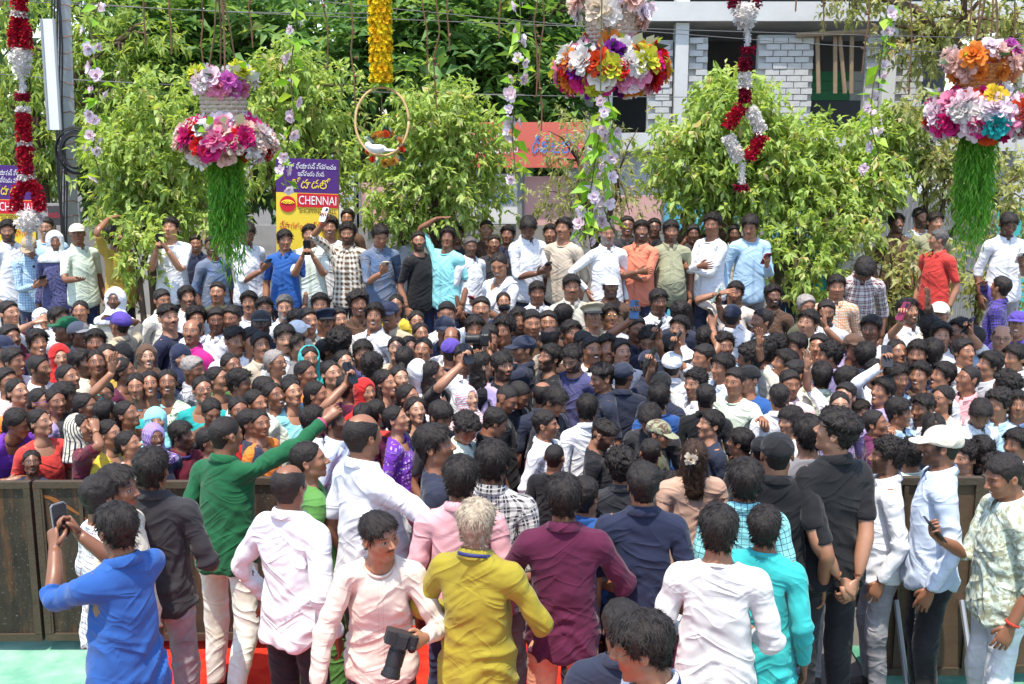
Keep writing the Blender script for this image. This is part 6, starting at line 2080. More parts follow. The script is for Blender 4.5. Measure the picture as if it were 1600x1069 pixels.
# labels
for e in PEOPLE:
    if e['lm']: LM.append((e['px'], e['py'], e['lm'], e))
used = set()
def rel_word(e, q):
    dx, dy = e['px'] - q[0], e['py'] - q[1]
    if abs(dx) > abs(dy) * 1.3: return 'beside'
    return 'in front of' if dy > 0 else 'behind'
for e in PEOPLE:
    if e['lm']:
        e['label'] = e['lm']; used.add(e['lm'])
for e in PEOPLE:
    if e.get('label'): continue
    near_ = sorted(((e['px'] - q[0]) ** 2 + (e['py'] - q[1]) ** 2, i) for i, q in enumerate(LM))
    short = e['base_label']
    done = None
    for _, i in near_[:6]:
        ph_ = LM[i][2].split(' beside ')[0].split(' behind ')[0].split(',')[0]
        w = (short + ' ' + rel_word(e, LM[i]) + ' the ' + ph_)
        if len(w.split()) <= 16 and w not in used: done = w; break
        w2 = ' '.join(short.split()[-4:]) if False else short.split(' and ')[0]
        w = (w2 + ' ' + rel_word(e, LM[i]) + ' the ' + ph_)
        if len(w.split()) <= 16 and w not in used: done = w; break
        w = ('one ' + w2.split(' in ')[0].split()[-1] + ' in ' + CW.get(e['col'], e['col']) + ' ' + rel_word(e, LM[i]) + ' the ' + ' '.join(ph_.split()[:7]))
        if len(w.split()) <= 16 and w not in used: done = w; break
    e['label'] = done or short
    used.add(e['label'])
for e in PEOPLE:
    tag(e['P'].root, e['label'], "person", "onlookers standing on the median" if e['base'] else GUARD)
    if e.get('phone'):
        pos, face, ph, col = e['phone']
        own = e['label']
        if 'phone' in own or 'tablet' in own or not e['lm']:
            base = e['base_label'].split(' holding')[0].split(' raising')[0].split(' looking')[0].split(' and ')[0]
            for q in sorted((q for q in LM if q[3] is not e), key=lambda q: (e['px'] - q[0]) ** 2 + (e['py'] - q[1]) ** 2):
                own = base + ' ' + rel_word(e, q) + ' the ' + q[2].split(' beside ')[0].split(' behind ')[0].split(' with ')[0].split(',')[0]
                if len(own.split()) <= 12 and 'phone' not in own and len(own.split(' the ')[-1].split()) >= 4: break
        full = col + ' phone held by the ' + own
        if len(full.split()) > 16: full = col + ' phone of the ' + own
        while full in used: full = 'raised ' + full
        used.add(full)
        up = (0, 0, 1)
        phone(pos, face, up, col, full)
# ------------------------------------------------------------------ flowers and hanging decorations
def petal_mat(name, trans=.3):
    t = NT(name); c = t.n("ShaderNodeObjectInfo").outputs["Color"]
    g = t.n("ShaderNodeTexCoord").outputs["Object"]
    n = t.noise(g, 40, 3, .6)
    col = t.mix(n, t.mix(1.0, c, (.82, .76, .76), 'MULTIPLY'), t.mix(1.0, c, (1.12, 1.12, 1.12), 'MULTIPLY'))
    t.color(col); t.rough(.75); t.spec(.2)
    tr = t.n("ShaderNodeBsdfTranslucent"); t.l(col, tr.inputs[0])
    mx = t.n("ShaderNodeMixShader"); mx.inputs[0].default_value = trans
    t.l(t.b.outputs[0], mx.inputs[1]); t.l(tr.outputs[0], mx.inputs[2]); t.l(mx.outputs[0], t.t.nodes["Material Output"].inputs[0])
    return t.m
PETAL = petal_mat("petal", .42)
def flower_mesh(kind, seed):
    r = np.random.default_rng(seed)
    V, F = [], []
    layers = {'peony': [(6, .2, .6), (8, .5, .8), (10, .85, .95), (10, 1.2, 1.0), (8, 1.5, .95)], 'rose': [(4, .12, .5), (5, .35, .75), (6, .7, .95), (6, 1.15, 1.0)],
              'carnation': [(9, .2, .75), (11, .55, .9), (12, .9, 1.0), (11, 1.25, .95)], 'blossom': [(5, .9, 1.0), (5, .55, .7)], 'puff': [(7, .2, .8), (9, .6, 1), (10, 1.0, 1), (9, 1.4, 1)]}[kind]
    for li, (n, tilt, ln) in enumerate(layers):
        for k in range(n):
            a = 2 * math.pi * (k + .5 * (li % 2)) / n + r.uniform(-.2, .2)
            t = tilt + r.uniform(-.15, .15)
            l = ln * (1 + r.uniform(-.2, .15)); w = (1.9 * l * math.pi / max(n, 5) * .75 + .12) * .82
            if kind == 'carnation': w *= 1.2
            rad = np.array([math.cos(a), math.sin(a), 0]); tg = np.array([-math.sin(a), math.cos(a), 0]); up = np.array([0, 0, 1.])
            base = len(V)
            for q, (s, ww) in enumerate(((0.05, .25), (.5, 1.0), (1.0, .72))):
                th = t * (s ** .7) * 1.05
                p = rad * l * s * math.sin(th + .12) + up * l * s * math.cos(th) * .95
                for m in (-1, 0, 1):
                    jag = r.uniform(-.11, .11) if kind in ('carnation', 'puff', 'peony') and q == 2 else r.uniform(-.03, .03)
                    cup = .10 * abs(m) * l
                    V.append(p + tg * m * w * ww * .5 + up * (jag + cup * .5) - rad * cup * .6)
            for q in range(2):
                for m in range(2): F.append([base + q*3 + m, base + q*3 + m + 1, base + (q+1)*3 + m + 1, base + (q+1)*3 + m])
    return mesh_from("flower_" + kind, np.array(V), np.array(F))
FLM = {(k, s): flower_mesh(k, s) for k in ('peony', 'rose', 'carnation', 'blossom', 'puff') for s in (1, 2)}
def flower(parent, pos, d, size, kind, col, name="flower"):
    o = link(name, FLM[kind, rnd.choice((1, 2))], PETAL, parent)
    o.location = pos; o.scale = (size,) * 3
    qt = Vector(d).normalized().to_track_quat('Z', 'Y') @ Matrix.Rotation(rnd.uniform(0, 6.3), 4, 'Z').to_quaternion()
    o.rotation_euler = qt.to_euler()
    c = FC[col] if isinstance(col, str) else col
    j = rnd.uniform(.9, 1.08); o.color = (min(.9, c[0] * j), min(.9, c[1] * j), min(.9, c[2] * j), 1)
    return o
FC = {'white': (.82, .80, .76), 'cream': (.80, .70, .55), 'pink': (.80, .28, .45), 'palepink': (.92, .74, .80), 'blush': (.82, .56, .48), 'hot': (.68, .03, .22), 'red': (.62, .02, .02), 'scarlet': (.72, .08, .02), 'orange': (.80, .28, .05), 'peach': (.82, .42, .22), 'yellow': (.82, .60, .05), 'lime': (.62, .66, .06),
      'purple': (.20, .02, .28), 'orchid': (.62, .15, .50), 'teal': (.03, .42, .42), 'gold': (.62, .33, .05), 'lilac': (.92, .76, .85), 'maroon': (.22, .006, .03), 'crimson': (.42, .008, .03)}
GLEAF = leaf_mat("leaf_bright", [(0, (.10, .30, .02)), (.6, (.26, .50, .04)), (1, (.45, .62, .08))], .45)
VLEAF = leaf_mat("leaf_variegated", [(0, (.02, .06, .04)), (.55, (.05, .11, .06)), (.8, (.35, .42, .35)), (1, (.55, .6, .5))], .2)
GRASSM = leaf_mat("grass_fringe", [(0, (.05, .20, .015)), (.6, (.13, .38, .03)), (1, (.30, .52, .06))], .42)
r0 = np.random.default_rng(5)
def one_leaf(name, tone, seed):
    rr = np.random.default_rng(seed)
    return leaves_mesh(name, np.zeros((1, 3)), np.array([[1., 0, 0]]), np.ones(1), np.ones(1) * .52, np.array([tone]), rr, .2, .2)
LEAVES = [one_leaf("leaf", t, i) for i, t in enumerate((.35, .6, .85))]; VLEAVES = [one_leaf("variegated_leaf", t, 9 + i) for i, t in enumerate((.2, .5, .9))]
def leaf(parent, pos, d, size, kind='g', name="leaf"):
    o = link(name, rnd.choice(LEAVES if kind == 'g' else VLEAVES), GLEAF if kind == 'g' else VLEAF, parent)
    o.location = pos; o.scale = (size,) * 3
    o.rotation_euler = (Vector(d).normalized().to_track_quat('X', 'Z') @ Matrix.Rotation(rnd.uniform(-.9, .9), 4, 'X').to_quaternion()).to_euler()
    return o
def wicker(name, col):
    t = NT(name); g = t.n("ShaderNodeTexCoord").outputs["Object"]
    n = t.noise(g, 30, 3, .6); t.color(t.mix(n, tuple(c * .6 for c in col), col)); t.rough(.7); return t.m
WICK = {'pale': wicker("wicker_pale", (.62, .50, .40)), 'tan': wicker("wicker_tan", (.50, .20, .05))}
def wicker_basket(parent, z0, z1, r0_, r1_, mat, name="basket"):
    mb = MB(); n = 26; rows = 13
    for i in range(rows):
        t = i / (rows - 1); z = z0 + (z1 - z0) * t; R = r0_ + (r1_ - r0_) * t
        pts = [((R + (.009 if (k + i) % 2 else -.009)) * math.cos(2*math.pi*k/n), (R + (.009 if (k + i) % 2 else -.009)) * math.sin(2*math.pi*k/n), z) for k in range(n + 1)]
        mb.tube(pts, (z1 - z0) / rows * .46, 5, False)
    for k in range(n):
        a = 2*math.pi*k/n; mb.tube([(r0_ * math.cos(a), r0_ * math.sin(a), z0), (r1_ * math.cos(a), r1_ * math.sin(a), z1)], .006, 4)
    V = [(r0_ * .97 * math.cos(2*math.pi*k/n), r0_ * .97 * math.sin(2*math.pi*k/n), z0) for k in range(n)]
    mb.add(V, [tuple(range(n))])
    return mb.build(name, mat, parent)
STRING = simple_mat("brown_string", (.16, .10, .06), .9, .1)
def hanging_basket(px, Y, y_top, y_upper, y_wick, y_main, half_w, fringe, wick, cols_up, cols_main, label, seed, up_w=None):
    global rnd
    rr = random.Random(seed)
    s = Y / FPX
    c = at(px, y_main, Y)
    root = empty("hanging_flower_basket", c)
    zu = (y_main - y_upper) * s; zw = (y_main - y_wick) * s; R = half_w * s; Ru = (up_w or half_w * .55) * s
    mb = MB()
    for k in range(4):
        a = k * math.pi / 2 + .4
        mb.tube([(math.cos(a) * Ru * .5, math.sin(a) * Ru * .5, zu - .02), (math.cos(a) * Ru * .25 + .02, math.sin(a) * Ru * .2, zu + .35), (0, 0, zu + .8), (0, 0, 6.6 - c.z)], .006, 4)
    mb.build("string", STRING, root)
    wicker_basket(root, .03, zu - .03, R * .36, R * .42, WICK[wick], "upper_basket")
    wicker_basket(root, -.07, .02, R * .42, R * .60, WICK[wick], "lower_basket")
    def ringflowers(zc, RR, n, cols, size, flat):
        for i in range(n):
            a = 2 * math.pi * (i + rr.uniform(-.25, .25)) / n
            el = rr.uniform(-.8, .75)
            d = Vector((math.cos(a) * math.cos(el), math.sin(a) * math.cos(el), math.sin(el)))
            pos = Vector((d.x * RR * .80, d.y * RR * .80, zc + d.z * RR * flat))
            col = rr.choice(cols)
            kind = rr.choice(('peony', 'peony', 'carnation', 'carnation', 'puff', 'puff', 'rose'))
            flower(root, pos, d + Vector((0, 0, .25)), size * rr.uniform(.8, 1.2), kind, col)
    fs = R * .23
    ringflowers(.0, R, 72, cols_main, fs, .36)
    ringflowers(.07, R * .70, 18, cols_main, fs * 1.05, .25)
    ringflowers(.13, R * .52, 14, cols_main, fs * .9, .3)
    ringflowers(zu, Ru, 22, cols_up, fs * .95, .42)
    for i in range(30):
        a = rr.uniform(0, 6.28); up = rr.random() < .45
        d = Vector((math.cos(a), math.sin(a), rr.uniform(-.1, .9)))
        zc = zu if up else .05; RR = Ru if up else R * .9
        leaf(root, Vector((d.x * RR * .75, d.y * RR * .75, zc + d.z * RR * .25)), d, rr.uniform(.10, .17), 'v' if rr.random() < .75 else 'g', "leaf")
    if fringe:
        n = 3400; r2 = np.random.default_rng(seed)
        ns = 150
        sa = r2.uniform(0, 2 * math.pi, ns); sr = np.sqrt(r2.random(ns)) * R * .33; sl = fringe * s * (.60 + .48 * r2.random(ns)) * (1.05 - .35 * sr / (R * .33))
        si = r2.integers(0, ns, n); t = r2.random(n)
        Cc = np.stack([np.cos(sa[si]) * sr[si] * (1 + .15 * t), np.sin(sa[si]) * sr[si] * (1 + .15 * t), -.08 - sl[si] * t], 1) + r2.standard_normal((n, 3)) * .006
        D = nrmrows(np.stack([r2.standard_normal(n) * .5, r2.standard_normal(n) * .5, -.9 - .3 * r2.random(n)], 1))
        o = link("grass_fringe", leaves_mesh("grass_fringe", Cc, D, .055 + .04 * r2.random(n), np.full(n, .012), np.clip(.5 + .25 * r2.standard_normal(n), 0, 1), r2, .1, .1), GRASSM, root); o["kind"] = "stuff"
    tag(root, label, "flower basket", "hanging two tier flower baskets")
    return root
hanging_basket(352, 8.6, 0, 130, 170, 222, 80, 205, 'pale', ['pink', 'white', 'lime', 'peach', 'palepink', 'pink', 'white', 'orchid'], ['blush', 'palepink', 'hot', 'white', 'cream', 'blush', 'pink', 'white', 'hot', 'red', 'palepink', 'white'], "pink and white flower basket with long green fringe in front of the mall banner", 3, up_w=48)
hanging_basket(955, 8.2, 0, 18, 62, 105, 92, 0, 'pale', ['white', 'blush', 'white', 'cream', 'palepink'], ['white', 'palepink', 'pink', 'purple', 'orange', 'lime', 'scarlet', 'white', 'white', 'hot', 'pink', 'white', 'red', 'lime'], "largest flower basket, white blooms on top, in front of the building", 4, up_w=62)
hanging_basket(1530, 8.6, 0, 100, 125, 180, 86, 210, 'tan', ['peach', 'blush', 'orchid', 'blush', 'blush', 'palepink', 'orange', 'white'], ['hot', 'scarlet', 'pink', 'white', 'palepink', 'hot', 'scarlet', 'pink', 'lilac', 'white', 'white', 'palepink', 'orchid'], "flower basket with orange wicker and turquoise bloom over the red polo man", 5, up_w=58)

_b = [o for o in bpy.data.objects if o.name.startswith('hanging_flower_basket')][-1]
flower(_b, (-.02, -.33, -.07), (0, -1, -.1), .11, 'carnation', 'teal'); flower(_b, (-.02, -.30, .13), (0, -1, .4), .09, 'peony', 'yellow')
def vine(px, Y, pts, label, seed, nb, nl, dens=1.0, bs=.048):
    """string of pale blossoms and green leaves; pts are photo points down the string"""
    rr = random.Random(seed)
    P = [at(x, y, Y) for x, y in pts]
    root = empty("blossom_vine", P[-1]); O = root.location
    top = Vector((P[0].x, P[0].y, 6.6))
    mb = MB(); mb.tube([top - O] + [p - O for p in P], .005, 5); mb.build("stem", simple_mat("vine_stem", (.10, .10, .04), .8) if 'vine_stem' not in bpy.data.materials else bpy.data.materials['vine_stem'], root)
    def pt(t):
        t = t * (len(P) - 1); i = min(int(t), len(P) - 2); return P[i].lerp(P[i + 1], t - i) - O
    for i in range(nb):
        t = (i + rr.uniform(.1, .9)) / nb
        for q in range(rr.choice((1, 2))):
            a = rr.uniform(0, 6.28); d = Vector((math.cos(a), math.sin(a) - .5, rr.uniform(-.8, .3)))
            flower(root, pt(t) + d * .03, d, bs * rr.uniform(.8, 1.25), rr.choice(('blossom', 'rose', 'blossom')), rr.choice(('lilac', 'palepink', 'lilac', 'palepink')), "blossom")
    nl = int(nl * 1.8)
    for i in range(nl):
        t = (i + rr.random()) / nl; a = rr.uniform(0, 6.28)
        leaf(root, pt(t), Vector((math.cos(a), math.sin(a), rr.uniform(-1.1, .1))), rr.uniform(.11, .17), 'g')
    tag(root, label, "flower vine", "hanging vines of pale pink blossom"); return root
vine(150, 8.4, [(157, 0), (140, 45), (148, 85), (156, 130), (150, 165), (150, 200), (145, 235), (160, 285)], "pale pink blossom vine beside the utility pole", 1, 11, 16)
vine(455, 8.4, [(462, 0), (462, 50), (455, 95), (455, 140), (460, 180), (450, 225), (440, 262), (450, 300)], "pale pink blossom vine hanging before the yellow and purple banner", 2, 10, 16)
vine(810, 8.3, [(812, 0), (814, 40), (812, 75), (810, 115), (800, 150), (802, 185), (800, 210), (806, 280)], "pale pink blossom vine beside the dry rope strands", 3, 10, 15)
vine(935, 7.8, [(938, 150), (940, 180), (935, 215), (930, 250), (925, 285), (918, 320), (912, 350), (915, 375)], "leafy blossom vine trailing below the largest flower basket", 4, 13, 26, bs=.052)
vine(955, 8.0, [(950, 150), (958, 190), (950, 225), (955, 260), (948, 300), (945, 330), (960, 365)], "second blossom vine below the largest flower basket, ending in a pale bloom", 6, 8, 12, bs=.050)
vine(1370, 8.5, [(1388, 0), (1382, 50), (1376, 95), (1365, 130), (1360, 170), (1362, 200), (1372, 240), (1350, 270)], "pale pink blossom vine in front of the building window", 5, 9, 14)

def petal_tube(pts, rad, n, seed, size=.028):
    """petals crowded round a path"""
    r = np.random.default_rng(seed)
    P = np.array([tuple(p) for p in pts]); seg = np.linalg.norm(np.diff(P, axis=0), axis=1); cum = np.concatenate([[0], np.cumsum(seg)])
    t = r.random(n) * cum[-1]
    C0 = np.stack([np.interp(t, cum, P[:, k]) for k in range(3)], 1)
    i = np.clip(np.searchsorted(cum, t) - 1, 0, len(seg) - 1)
    T = nrmrows(np.diff(P, axis=0))[i]
    rr_ = np.interp(t, cum, np.asarray(rad)) if hasattr(rad, '__len__') else np.full(n, rad)
    d = r.standard_normal((n, 3)); d = nrmrows(d - T * (d * T).sum(1, keepdims=True))
    C1 = C0 + d * (rr_ * (.55 + .35 * r.random(n)))[:, None]
    D = nrmrows(d + T * r.standard_normal((n, 1)) * .5 + r.standard_normal((n, 3)) * .25)
    L = size * (.7 + .6 * r.random(n))
    me = leaves_mesh("petals", C1, D, L, L * .8, np.full(n, .5), r, .25, .15)
    # dark core so that no light passes through
    return me
def garland(name, segs, Y, label, seed, cat="garland"):
    """segs: (colour, radius px, points px, name)"""
    s = Y / FPX
    last = at(*segs[-1][2][-1], Y)
    root = empty(name, last); O = Vector(last)
    for j, (col, rp, pts, nm) in enumerate(segs):
        P = [at(x, y, Y) - O for x, y in pts]
        ln = sum((P[k + 1] - P[k]).length for k in range(len(P) - 1))
        rad = [q * s for q in rp] if hasattr(rp, '__len__') else rp * s
        ravg = sum(rad) / len(rad) if hasattr(rad, '__len__') else rad
        mb = MB(); mb.tube(P, [q * .62 for q in rad] if hasattr(rad, '__len__') else ravg * .62, 8)
        core = mb.build("core_" + nm if False else nm, PETAL, root); core.color = FC[col] + (1,)
        o = link("petals", petal_tube(P, rad, int(60 + ln * ravg * 26000), seed + j, .03 if ravg > .03 else .016), PETAL, core); o.color = FC[col] + (1,)
    tag(root, label, cat, "hanging flower garlands"); return root
top = -330
garland("garland", [
    ('crimson', 11, [(30, -400), (30, 18)], 'red_string'), ('white', 9, [(30, 18), (30, 26)], 'white_ring'),
    ('crimson', 9, [(29, 26), (24, 48), (24, 74)], 'red_loop_side'), ('crimson', 8, [(31, 26), (40, 52), (41, 76)], 'red_loop_side'),
    ('white', [9, 15, 13, 7], [(32, 74), (32, 85), (33, 102), (34, 117)], 'white_cup'), ('white', 4.5, [(34, 117), (36, 146)], 'white_stalk'), ('maroon', 9, [(35, 146), (35, 157)], 'red_knot'),
    ('white', 8, [(36, 168), (37, 175)], 'white_ring'), ('crimson', 9.5, [(37, 176), (38, 222)], 'red_string'), ('white', 8.5, [(38, 222), (39, 228)], 'white_ring'), ('crimson', 9.5, [(39, 228), (40, 274)], 'red_string'), ('white', 10, [(41, 274), (41, 281)], 'white_ring'),
    ('crimson', 8, [(40, 283), (27, 300), (25, 330)], 'red_loop_side'), ('crimson', 8, [(43, 283), (58, 300), (63, 330)], 'red_loop_side'),
    ('white', [12, 22, 20, 8], [(44, 330), (44, 340), (45, 350), (45, 362)], 'white_cup'), ('white', 4, [(45, 362), (46, 385)], 'white_stalk'), ('cream', 6, [(46, 385), (46, 391)], 'pale_tassel')], 8.8,
    "long red and white flower garland over the checked shirt man", 100)
garland("garland", [
    ('maroon', 8, [(1147, -300), (1147, 12)], 'red_string'), ('maroon', 8, [(1181, -300), (1181, 12)], 'red_string'),
    ('white', [16, 21, 18, 8], [(1164, 5), (1164, 15), (1164, 28), (1166, 44)], 'white_cup'), ('white', 4.5, [(1167, 44), (1168, 72)], 'white_stalk'), ('maroon', 10, [(1168, 74), (1168, 84)], 'red_knot'),
    ('maroon', 8, [(1164, 90), (1164, 112)], 'red_string'), ('white', 8, [(1164, 113), (1164, 137)], 'white_string'), ('maroon', 8, [(1164, 138), (1163, 162)], 'red_string'),
    ('crimson', 8.5, [(1160, 166), (1146, 184), (1136, 201)], 'red_arm'), ('white', 8.5, [(1172, 168), (1182, 188), (1190, 207)], 'white_arm'),
    ('white', 8.5, [(1137, 212), (1147, 232), (1156, 251)], 'white_arm'), ('crimson', 8.5, [(1192, 211), (1180, 230), (1168, 249)], 'red_arm'),
    ('white', 4.5, [(1160, 254), (1159, 288)], 'white_stalk'), ('maroon', 9, [(1158, 290), (1158, 297)], 'red_tassel')], 8.7,
    "zigzag maroon and white garland hanging before the building", 130)
# marigold garland, bamboo hoop, dove nest
s = 8.4 / FPX
root = empty("marigold_garland", at(596, 125, 8.4)); O = root.location.copy()
for i in range(10):
    z = (125 - (122 - i * 14.2)) * s
    for k in range(7):
        a = 2 * math.pi * (k + .5 * (i % 2)) / 7
        flower(root, (math.cos(a) * 10.5 * s, math.sin(a) * 10.5 * s, z), (math.cos(a), math.sin(a), .2), 9.5 * s, 'carnation', (.90, .66, .02) if (i + k) % 3 else (.90, .58, .02), "marigold")
mb = MB(); mb.tube([(0, 0, -.02), (0, 0, 6.6 - O.z)], 11 * s, 10); o = mb.build("marigold_core", PETAL, root); o.color = (.8, .5, .02, 1)
for i in range(14):
    a = i * 2 * math.pi / 14; leaf(root, (math.cos(a) * .03, math.sin(a) * .03, -.02 + .02 * (i % 2)), (math.cos(a), math.sin(a), -.5 + .6 * (i % 2)), .085, 'v' if False else 'g')
tag(root, "thick yellow marigold garland above the bamboo hoop", "garland", "hanging flower garlands")
c = at(598, 190, 8.4); root = empty("bamboo_hoop", at(598, 243, 8.4)); O = root.location.copy()
BAM = simple_mat("bamboo", (.52, .34, .15), .5, .4, .25, 20)
R = 41 * s; mb = MB(); dz = c.z - O.z
mb.tube([(math.cos(a) * R, math.sin(a) * .05, dz + math.sin(a) * R * 1.26) for a in np.linspace(0, 2 * math.pi, 41)], .0095, 7); mb.build("hoop", BAM, root, True)
rr = random.Random(4)
for i in range(20):
    a = rr.uniform(0, 6.28); pos = Vector((.02 + math.cos(a) * .115, rr.uniform(-.05, .05), .045 + math.sin(a) * .105)) 
    flower(root, pos, (math.cos(a), math.sin(a) - .4, .4), rr.uniform(.025, .045), 'carnation', rr.choice(('orange', 'scarlet', 'gold', 'white', 'peach')), "flower")
for i in range(34):
    a = rr.uniform(0, 6.28); leaf(root, (.02 + math.cos(a) * .09, .02, .045 + math.sin(a) * .075), (math.cos(a), -.3, math.sin(a)), rr.uniform(.06, .11), 'v')
mb = MB(); mb.tube([(.0, 0, dz - R * .1), (0, .0, dz + R * 1.2)], .003, 4); mb.build("string", STRING, root)
tag(root, "bamboo hoop with white dove and orange flowers below the marigold garland", "hoop")
V, F = nets(lambda P: smin(smin(ell(P, (0, 0, 0), (.082, .045, .042)), ell(P, (-.085, -.005, .035), (.032, .028, .030)), .03), smin(ell(P, (.105, 0, -.012), (.055, .035, .014)), ell(P, (.0, -.045, .012), (.065, .012, .028)), .01), .012), .19, (-.08, .08), (-.08, .1), .009, full=True)
p = at(590, 233, 8.3)
o = link("dove_figure", mesh_from("dove_figure", V, F), simple_mat("dove_white", (.80, .79, .77), .7, .2, .05)); o.location = p
o.scale = (.8,) * 3
tag(o, "white dove figure perched on the bamboo hoop", "bird figure")

# dry strands that hung flowers before
DRY = simple_mat("dry_stem", (.17, .095, .055), .9, .1, .4, 30)
STR = [(228, 70), (268, 85), (318, 105), (352, 90), (395, 75), (512, 110), (555, 165), (668, 118), (682, 170), (703, 80), (780, 60), (838, 150), (846, 205), (1243, 18), (1285, 62), (1347, 115), (1420, 148), (1512, 58), (1528, 50), (1548, 62), (1582, 75)]
near = ["the light box", "the feathery leaf rows by the light box", "the pink flower basket top", "the fringe basket strings", "the feathery tree", "the marigold garland", "the bamboo hoop", "the rounded lime tree", "the lime tree crown", "the middle of the feathery tree", "the leafy vine", "the building edge", "the red signboard", "the concrete slab", "the prop beam", "the window posts", "the olive tree", "the orange basket strings", "the peach blooms", "the orange blooms", "the orchid blooms"]
for i, (px, py) in enumerate(STR):
    Y = 9.2 + (i * 37 % 10) * .08; rr = random.Random(i)
    b = at(px, py, Y); root = empty("dry_strand", b)
    n = 16; H = 6.6 - b.z
    pts = [Vector((rr.uniform(-.012, .012) * min(k, 8), rr.uniform(-.01, .01) * k * .3, H * (k / n) ** 1.0)) for k in range(n + 1)]
    mb = MB(); mb.tube(pts, .0065, 5)
    mb.build("stem", DRY, root)
    mb = MB()
    for k in range(10):
        q = pts[0].lerp(pts[9], rr.random()); d = Vector((rr.uniform(-1, 1), rr.uniform(-1, 1), rr.uniform(-.6, .4))) * .035
        mb.tube([q, q + d * .6, q + d], [.011, .009, .003], 5)
    mb.build("withered_bud", DRY, root)["kind"] = "stuff"
    tag(root, "brown dried flower strand hanging before " + near[i], "dry strand", "dry strands overhead")
# overhead lines that carry the decorations, and street wires
WIRE = simple_mat("wire", (.10, .10, .10), .6, .3)
for i, (y, z) in enumerate(((7.8, 6.6), (8.4, 6.62), (8.8, 6.61), (9.5, 6.6))):
    mb = MB(); mb.tube([(-9, y, z), (0, y, z - .02), (9, y, z)], .012, 5); o = mb.build("overhead_rope", STRING)
    tag(o, ["nearest", "second", "third", "fourth"][i] + " overhead rope strung above the crowd for decorations", "rope", "ropes above the crowd")
for i, (a, b) in enumerate((((0, -3), (1600, 62)), ((540, 0), (1600, 92)), ((120, 122), (1100, 152)), ((0, 112), (760, 148)), ((130, 0), (560, 20)))):
    A, Bq = at(a[0] - 60, a[1], 14.2 + i * .2), at(b[0] + 60, b[1], 14.2 + i * .2)
    mid = (A + Bq) / 2 - Vector((0, 0, .12))
    mb = MB(); mb.tube([A.lerp(mid, t) * (1 - t) + mid.lerp(Bq, t) * t for t in np.linspace(0, 1, 17)], .005, 5); o = mb.build("street_wire", WIRE)
    tag(o, ["long wire crossing above all the trees", "wire running from the marigold garland to the olive tree", "wire running behind the bamboo hoop", "low wire by the utility pole and lime trees", "short wire in the tree tops by the pole"][i], "wire", "wires across the street")

# ------------------------------------------------------------------ small things people wear and carry
CAMB = simple_mat("camera_black", (.016, .016, .017), .45, .4, .2, 40, .2)
def dslr(pos, aim, up, label):
    r = empty("camera", pos)
    y = (Vector(aim)).normalized(); z = Vector(up); z = (z - y * z.dot(y)).normalized(); x = y.cross(z)
    r.rotation_euler = Matrix((x, y, z)).transposed().to_euler()
    me = box_mesh("camera_body", .135, .095, .055, .25); link("camera_body", me, CAMB, r)
    mb = MB(); mb.add([(-.03, -.03, .045), (.03, -.03, .045), (.03, .03, .045), (-.03, .03, .045), (-.018, -.022, .075), (.018, -.022, .075), (.018, .028, .075), (-.018, .028, .075)], [(4,5,6,7),(0,1,5,4),(1,2,6,5),(2,3,7,6),(3,0,4,7)]); mb.build("viewfinder_hump", CAMB, r)
    mb = MB(); mb.tube([(-.052, .012, -.045), (-.052, .026, -.02), (-.052, .026, .03), (-.052, .012, .046)], [.014, .018, .018, .014], 10); mb.build("grip", CAMB, r, True)
    mb = MB(); mb.tube([(0, .025, 0), (0, .05, 0), (0, .051, 0), (0, .115, 0), (0, .116, 0), (0, .15, 0), (0, .152, 0), (0, .165, 0)], [.034, .034, .037, .037, .034, .039, .042, .042], 20); mb.build("lens", CAMB, r)
    mb = MB(); mb.tube([(0, .1652, 0), (0, .1662, 0)], [.036, .036], 20); mb.build("front_glass", LENSM, r)
    tag(r, label, "camera"); return r
def who(s_):
    for e in PEOPLE:
        if e['label'].startswith(s_): return e
    raise KeyError(s_)
e = who("photographer in pale pink"); hp_ = hand_point(e['P'], 'L', .075, 0, .045)
dslr(hp_ + Vector((-.03, -.03, .03)), (-.30, -.25, -1), (.2, -.9, .3), "black camera with long lens in the photographer's hand")
e = who("cameraman in navy cap"); hp_ = (hand_point(e['P'], 'L', .09, 0, .02) + hand_point(e['P'], 'R', .09, 0, .02)) / 2
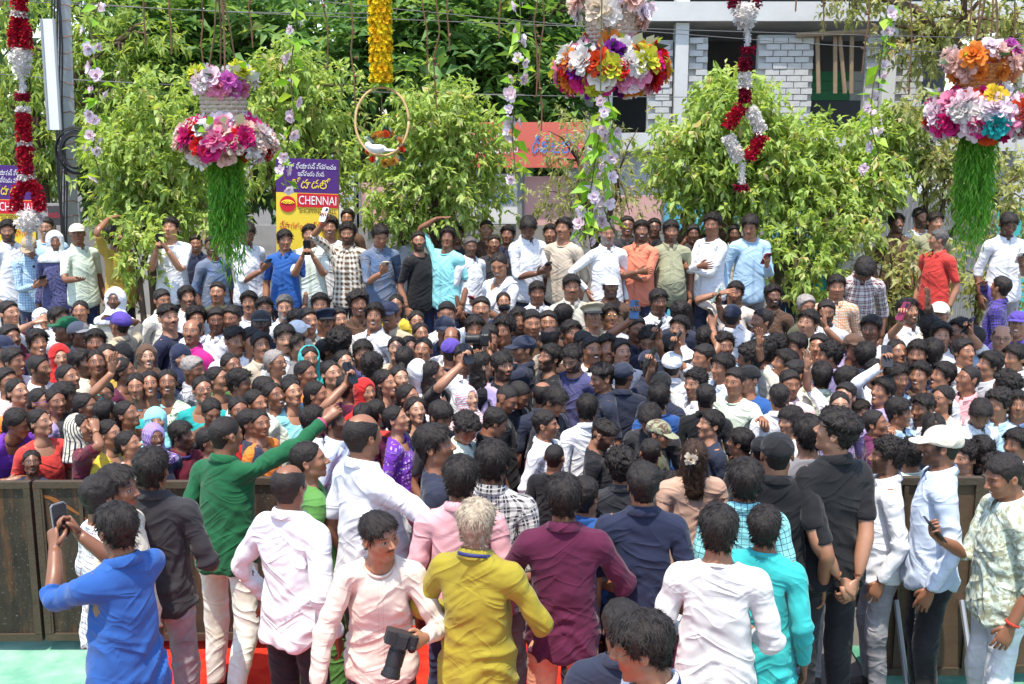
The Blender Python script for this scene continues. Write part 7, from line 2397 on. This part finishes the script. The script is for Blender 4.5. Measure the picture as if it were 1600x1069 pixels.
dslr(hp_ + Vector((0, 0, .05)), Vector((math.sin(e['P'].yaw), -math.cos(e['P'].yaw), -.05)), (0, 0, 1), "black video camera raised by the cameraman in navy cap")
LANY = simple_mat("lanyard_blue", (.03, .035, .14), .6, .3, .1)
for nm in ("blond-haired man", "man in maroon shirt with blue", "man in white and sky blue"):
    e = who(nm); P_ = e['P']
    V, F, W, fb = collar_tpl('band', 0)
    Q = V.copy(); Q[:, :2] = (Q[:, :2] - np.array([0, .02])) * 1.20 + np.array([0, .02]); Q[:, 2] = 1.452 + (V[:, 2] - 1.452) * .5 + (Q[:, 1] - .02) * .22 + .002
    link("lanyard", mesh_from("lanyard", skin(Q, W, P_.M), F), LANY, P_.root)
e = who("woman guest with long brown"); P_ = e['P']
o = flower(P_.root, (0, 0, 0), (0, 1, .3), .045, 'puff', 'cream', "hair_flower"); o.matrix_local = mat4(P_.M['head']) @ Matrix.Translation((.035, .115, HC + .045)) @ Matrix.Rotation(-1.2, 4, 'X') @ Matrix.Scale(.045, 4)
WATCH = simple_mat("watch_dark", (.02, .02, .022), .3, .5, .1); BANGLE = simple_mat("bangle_white", (.7, .7, .68), .4, .4, .1); KADA = simple_mat("thread_red", (.45, .05, .03), .7, .2, .1)
def band(e, side, mat, name):
    sg = 1 if side == 'L' else -1; f = np.array([sg, 1, 1.])
    mb = MB(); c = WR - AD * .02
    a = np.array([0, 1., 0]); b_ = np.cross(AD, a)
    ring = [(c + (a * math.cos(q) + b_ * math.sin(q)) * .033) * f for q in np.linspace(0, 2 * math.pi, 15)]
    mb.tube(ring, .007, 5); o = mb.build(name, mat, e['P'].root); o.matrix_local = mat4(e['P'].M['fo' + side])
band(who("tall balding man"), 'R', BANGLE, "watch"); band(who("photographer in pale pink"), 'R', WATCH, "wrist_band"); band(who("man in mottled green"), 'L', KADA, "wrist_thread"); band(who("balding man in white shirt with palm"), 'L', simple_mat("thread_yellow", (.7, .45, .05), .7), "wrist_thread")
band(who("bearded man in brown plaid"), 'R', KADA, "wrist_thread"); band(who("man in green shirt reaching"), 'R', simple_mat("thread_pink", (.6, .08, .2), .7), "wrist_thread")
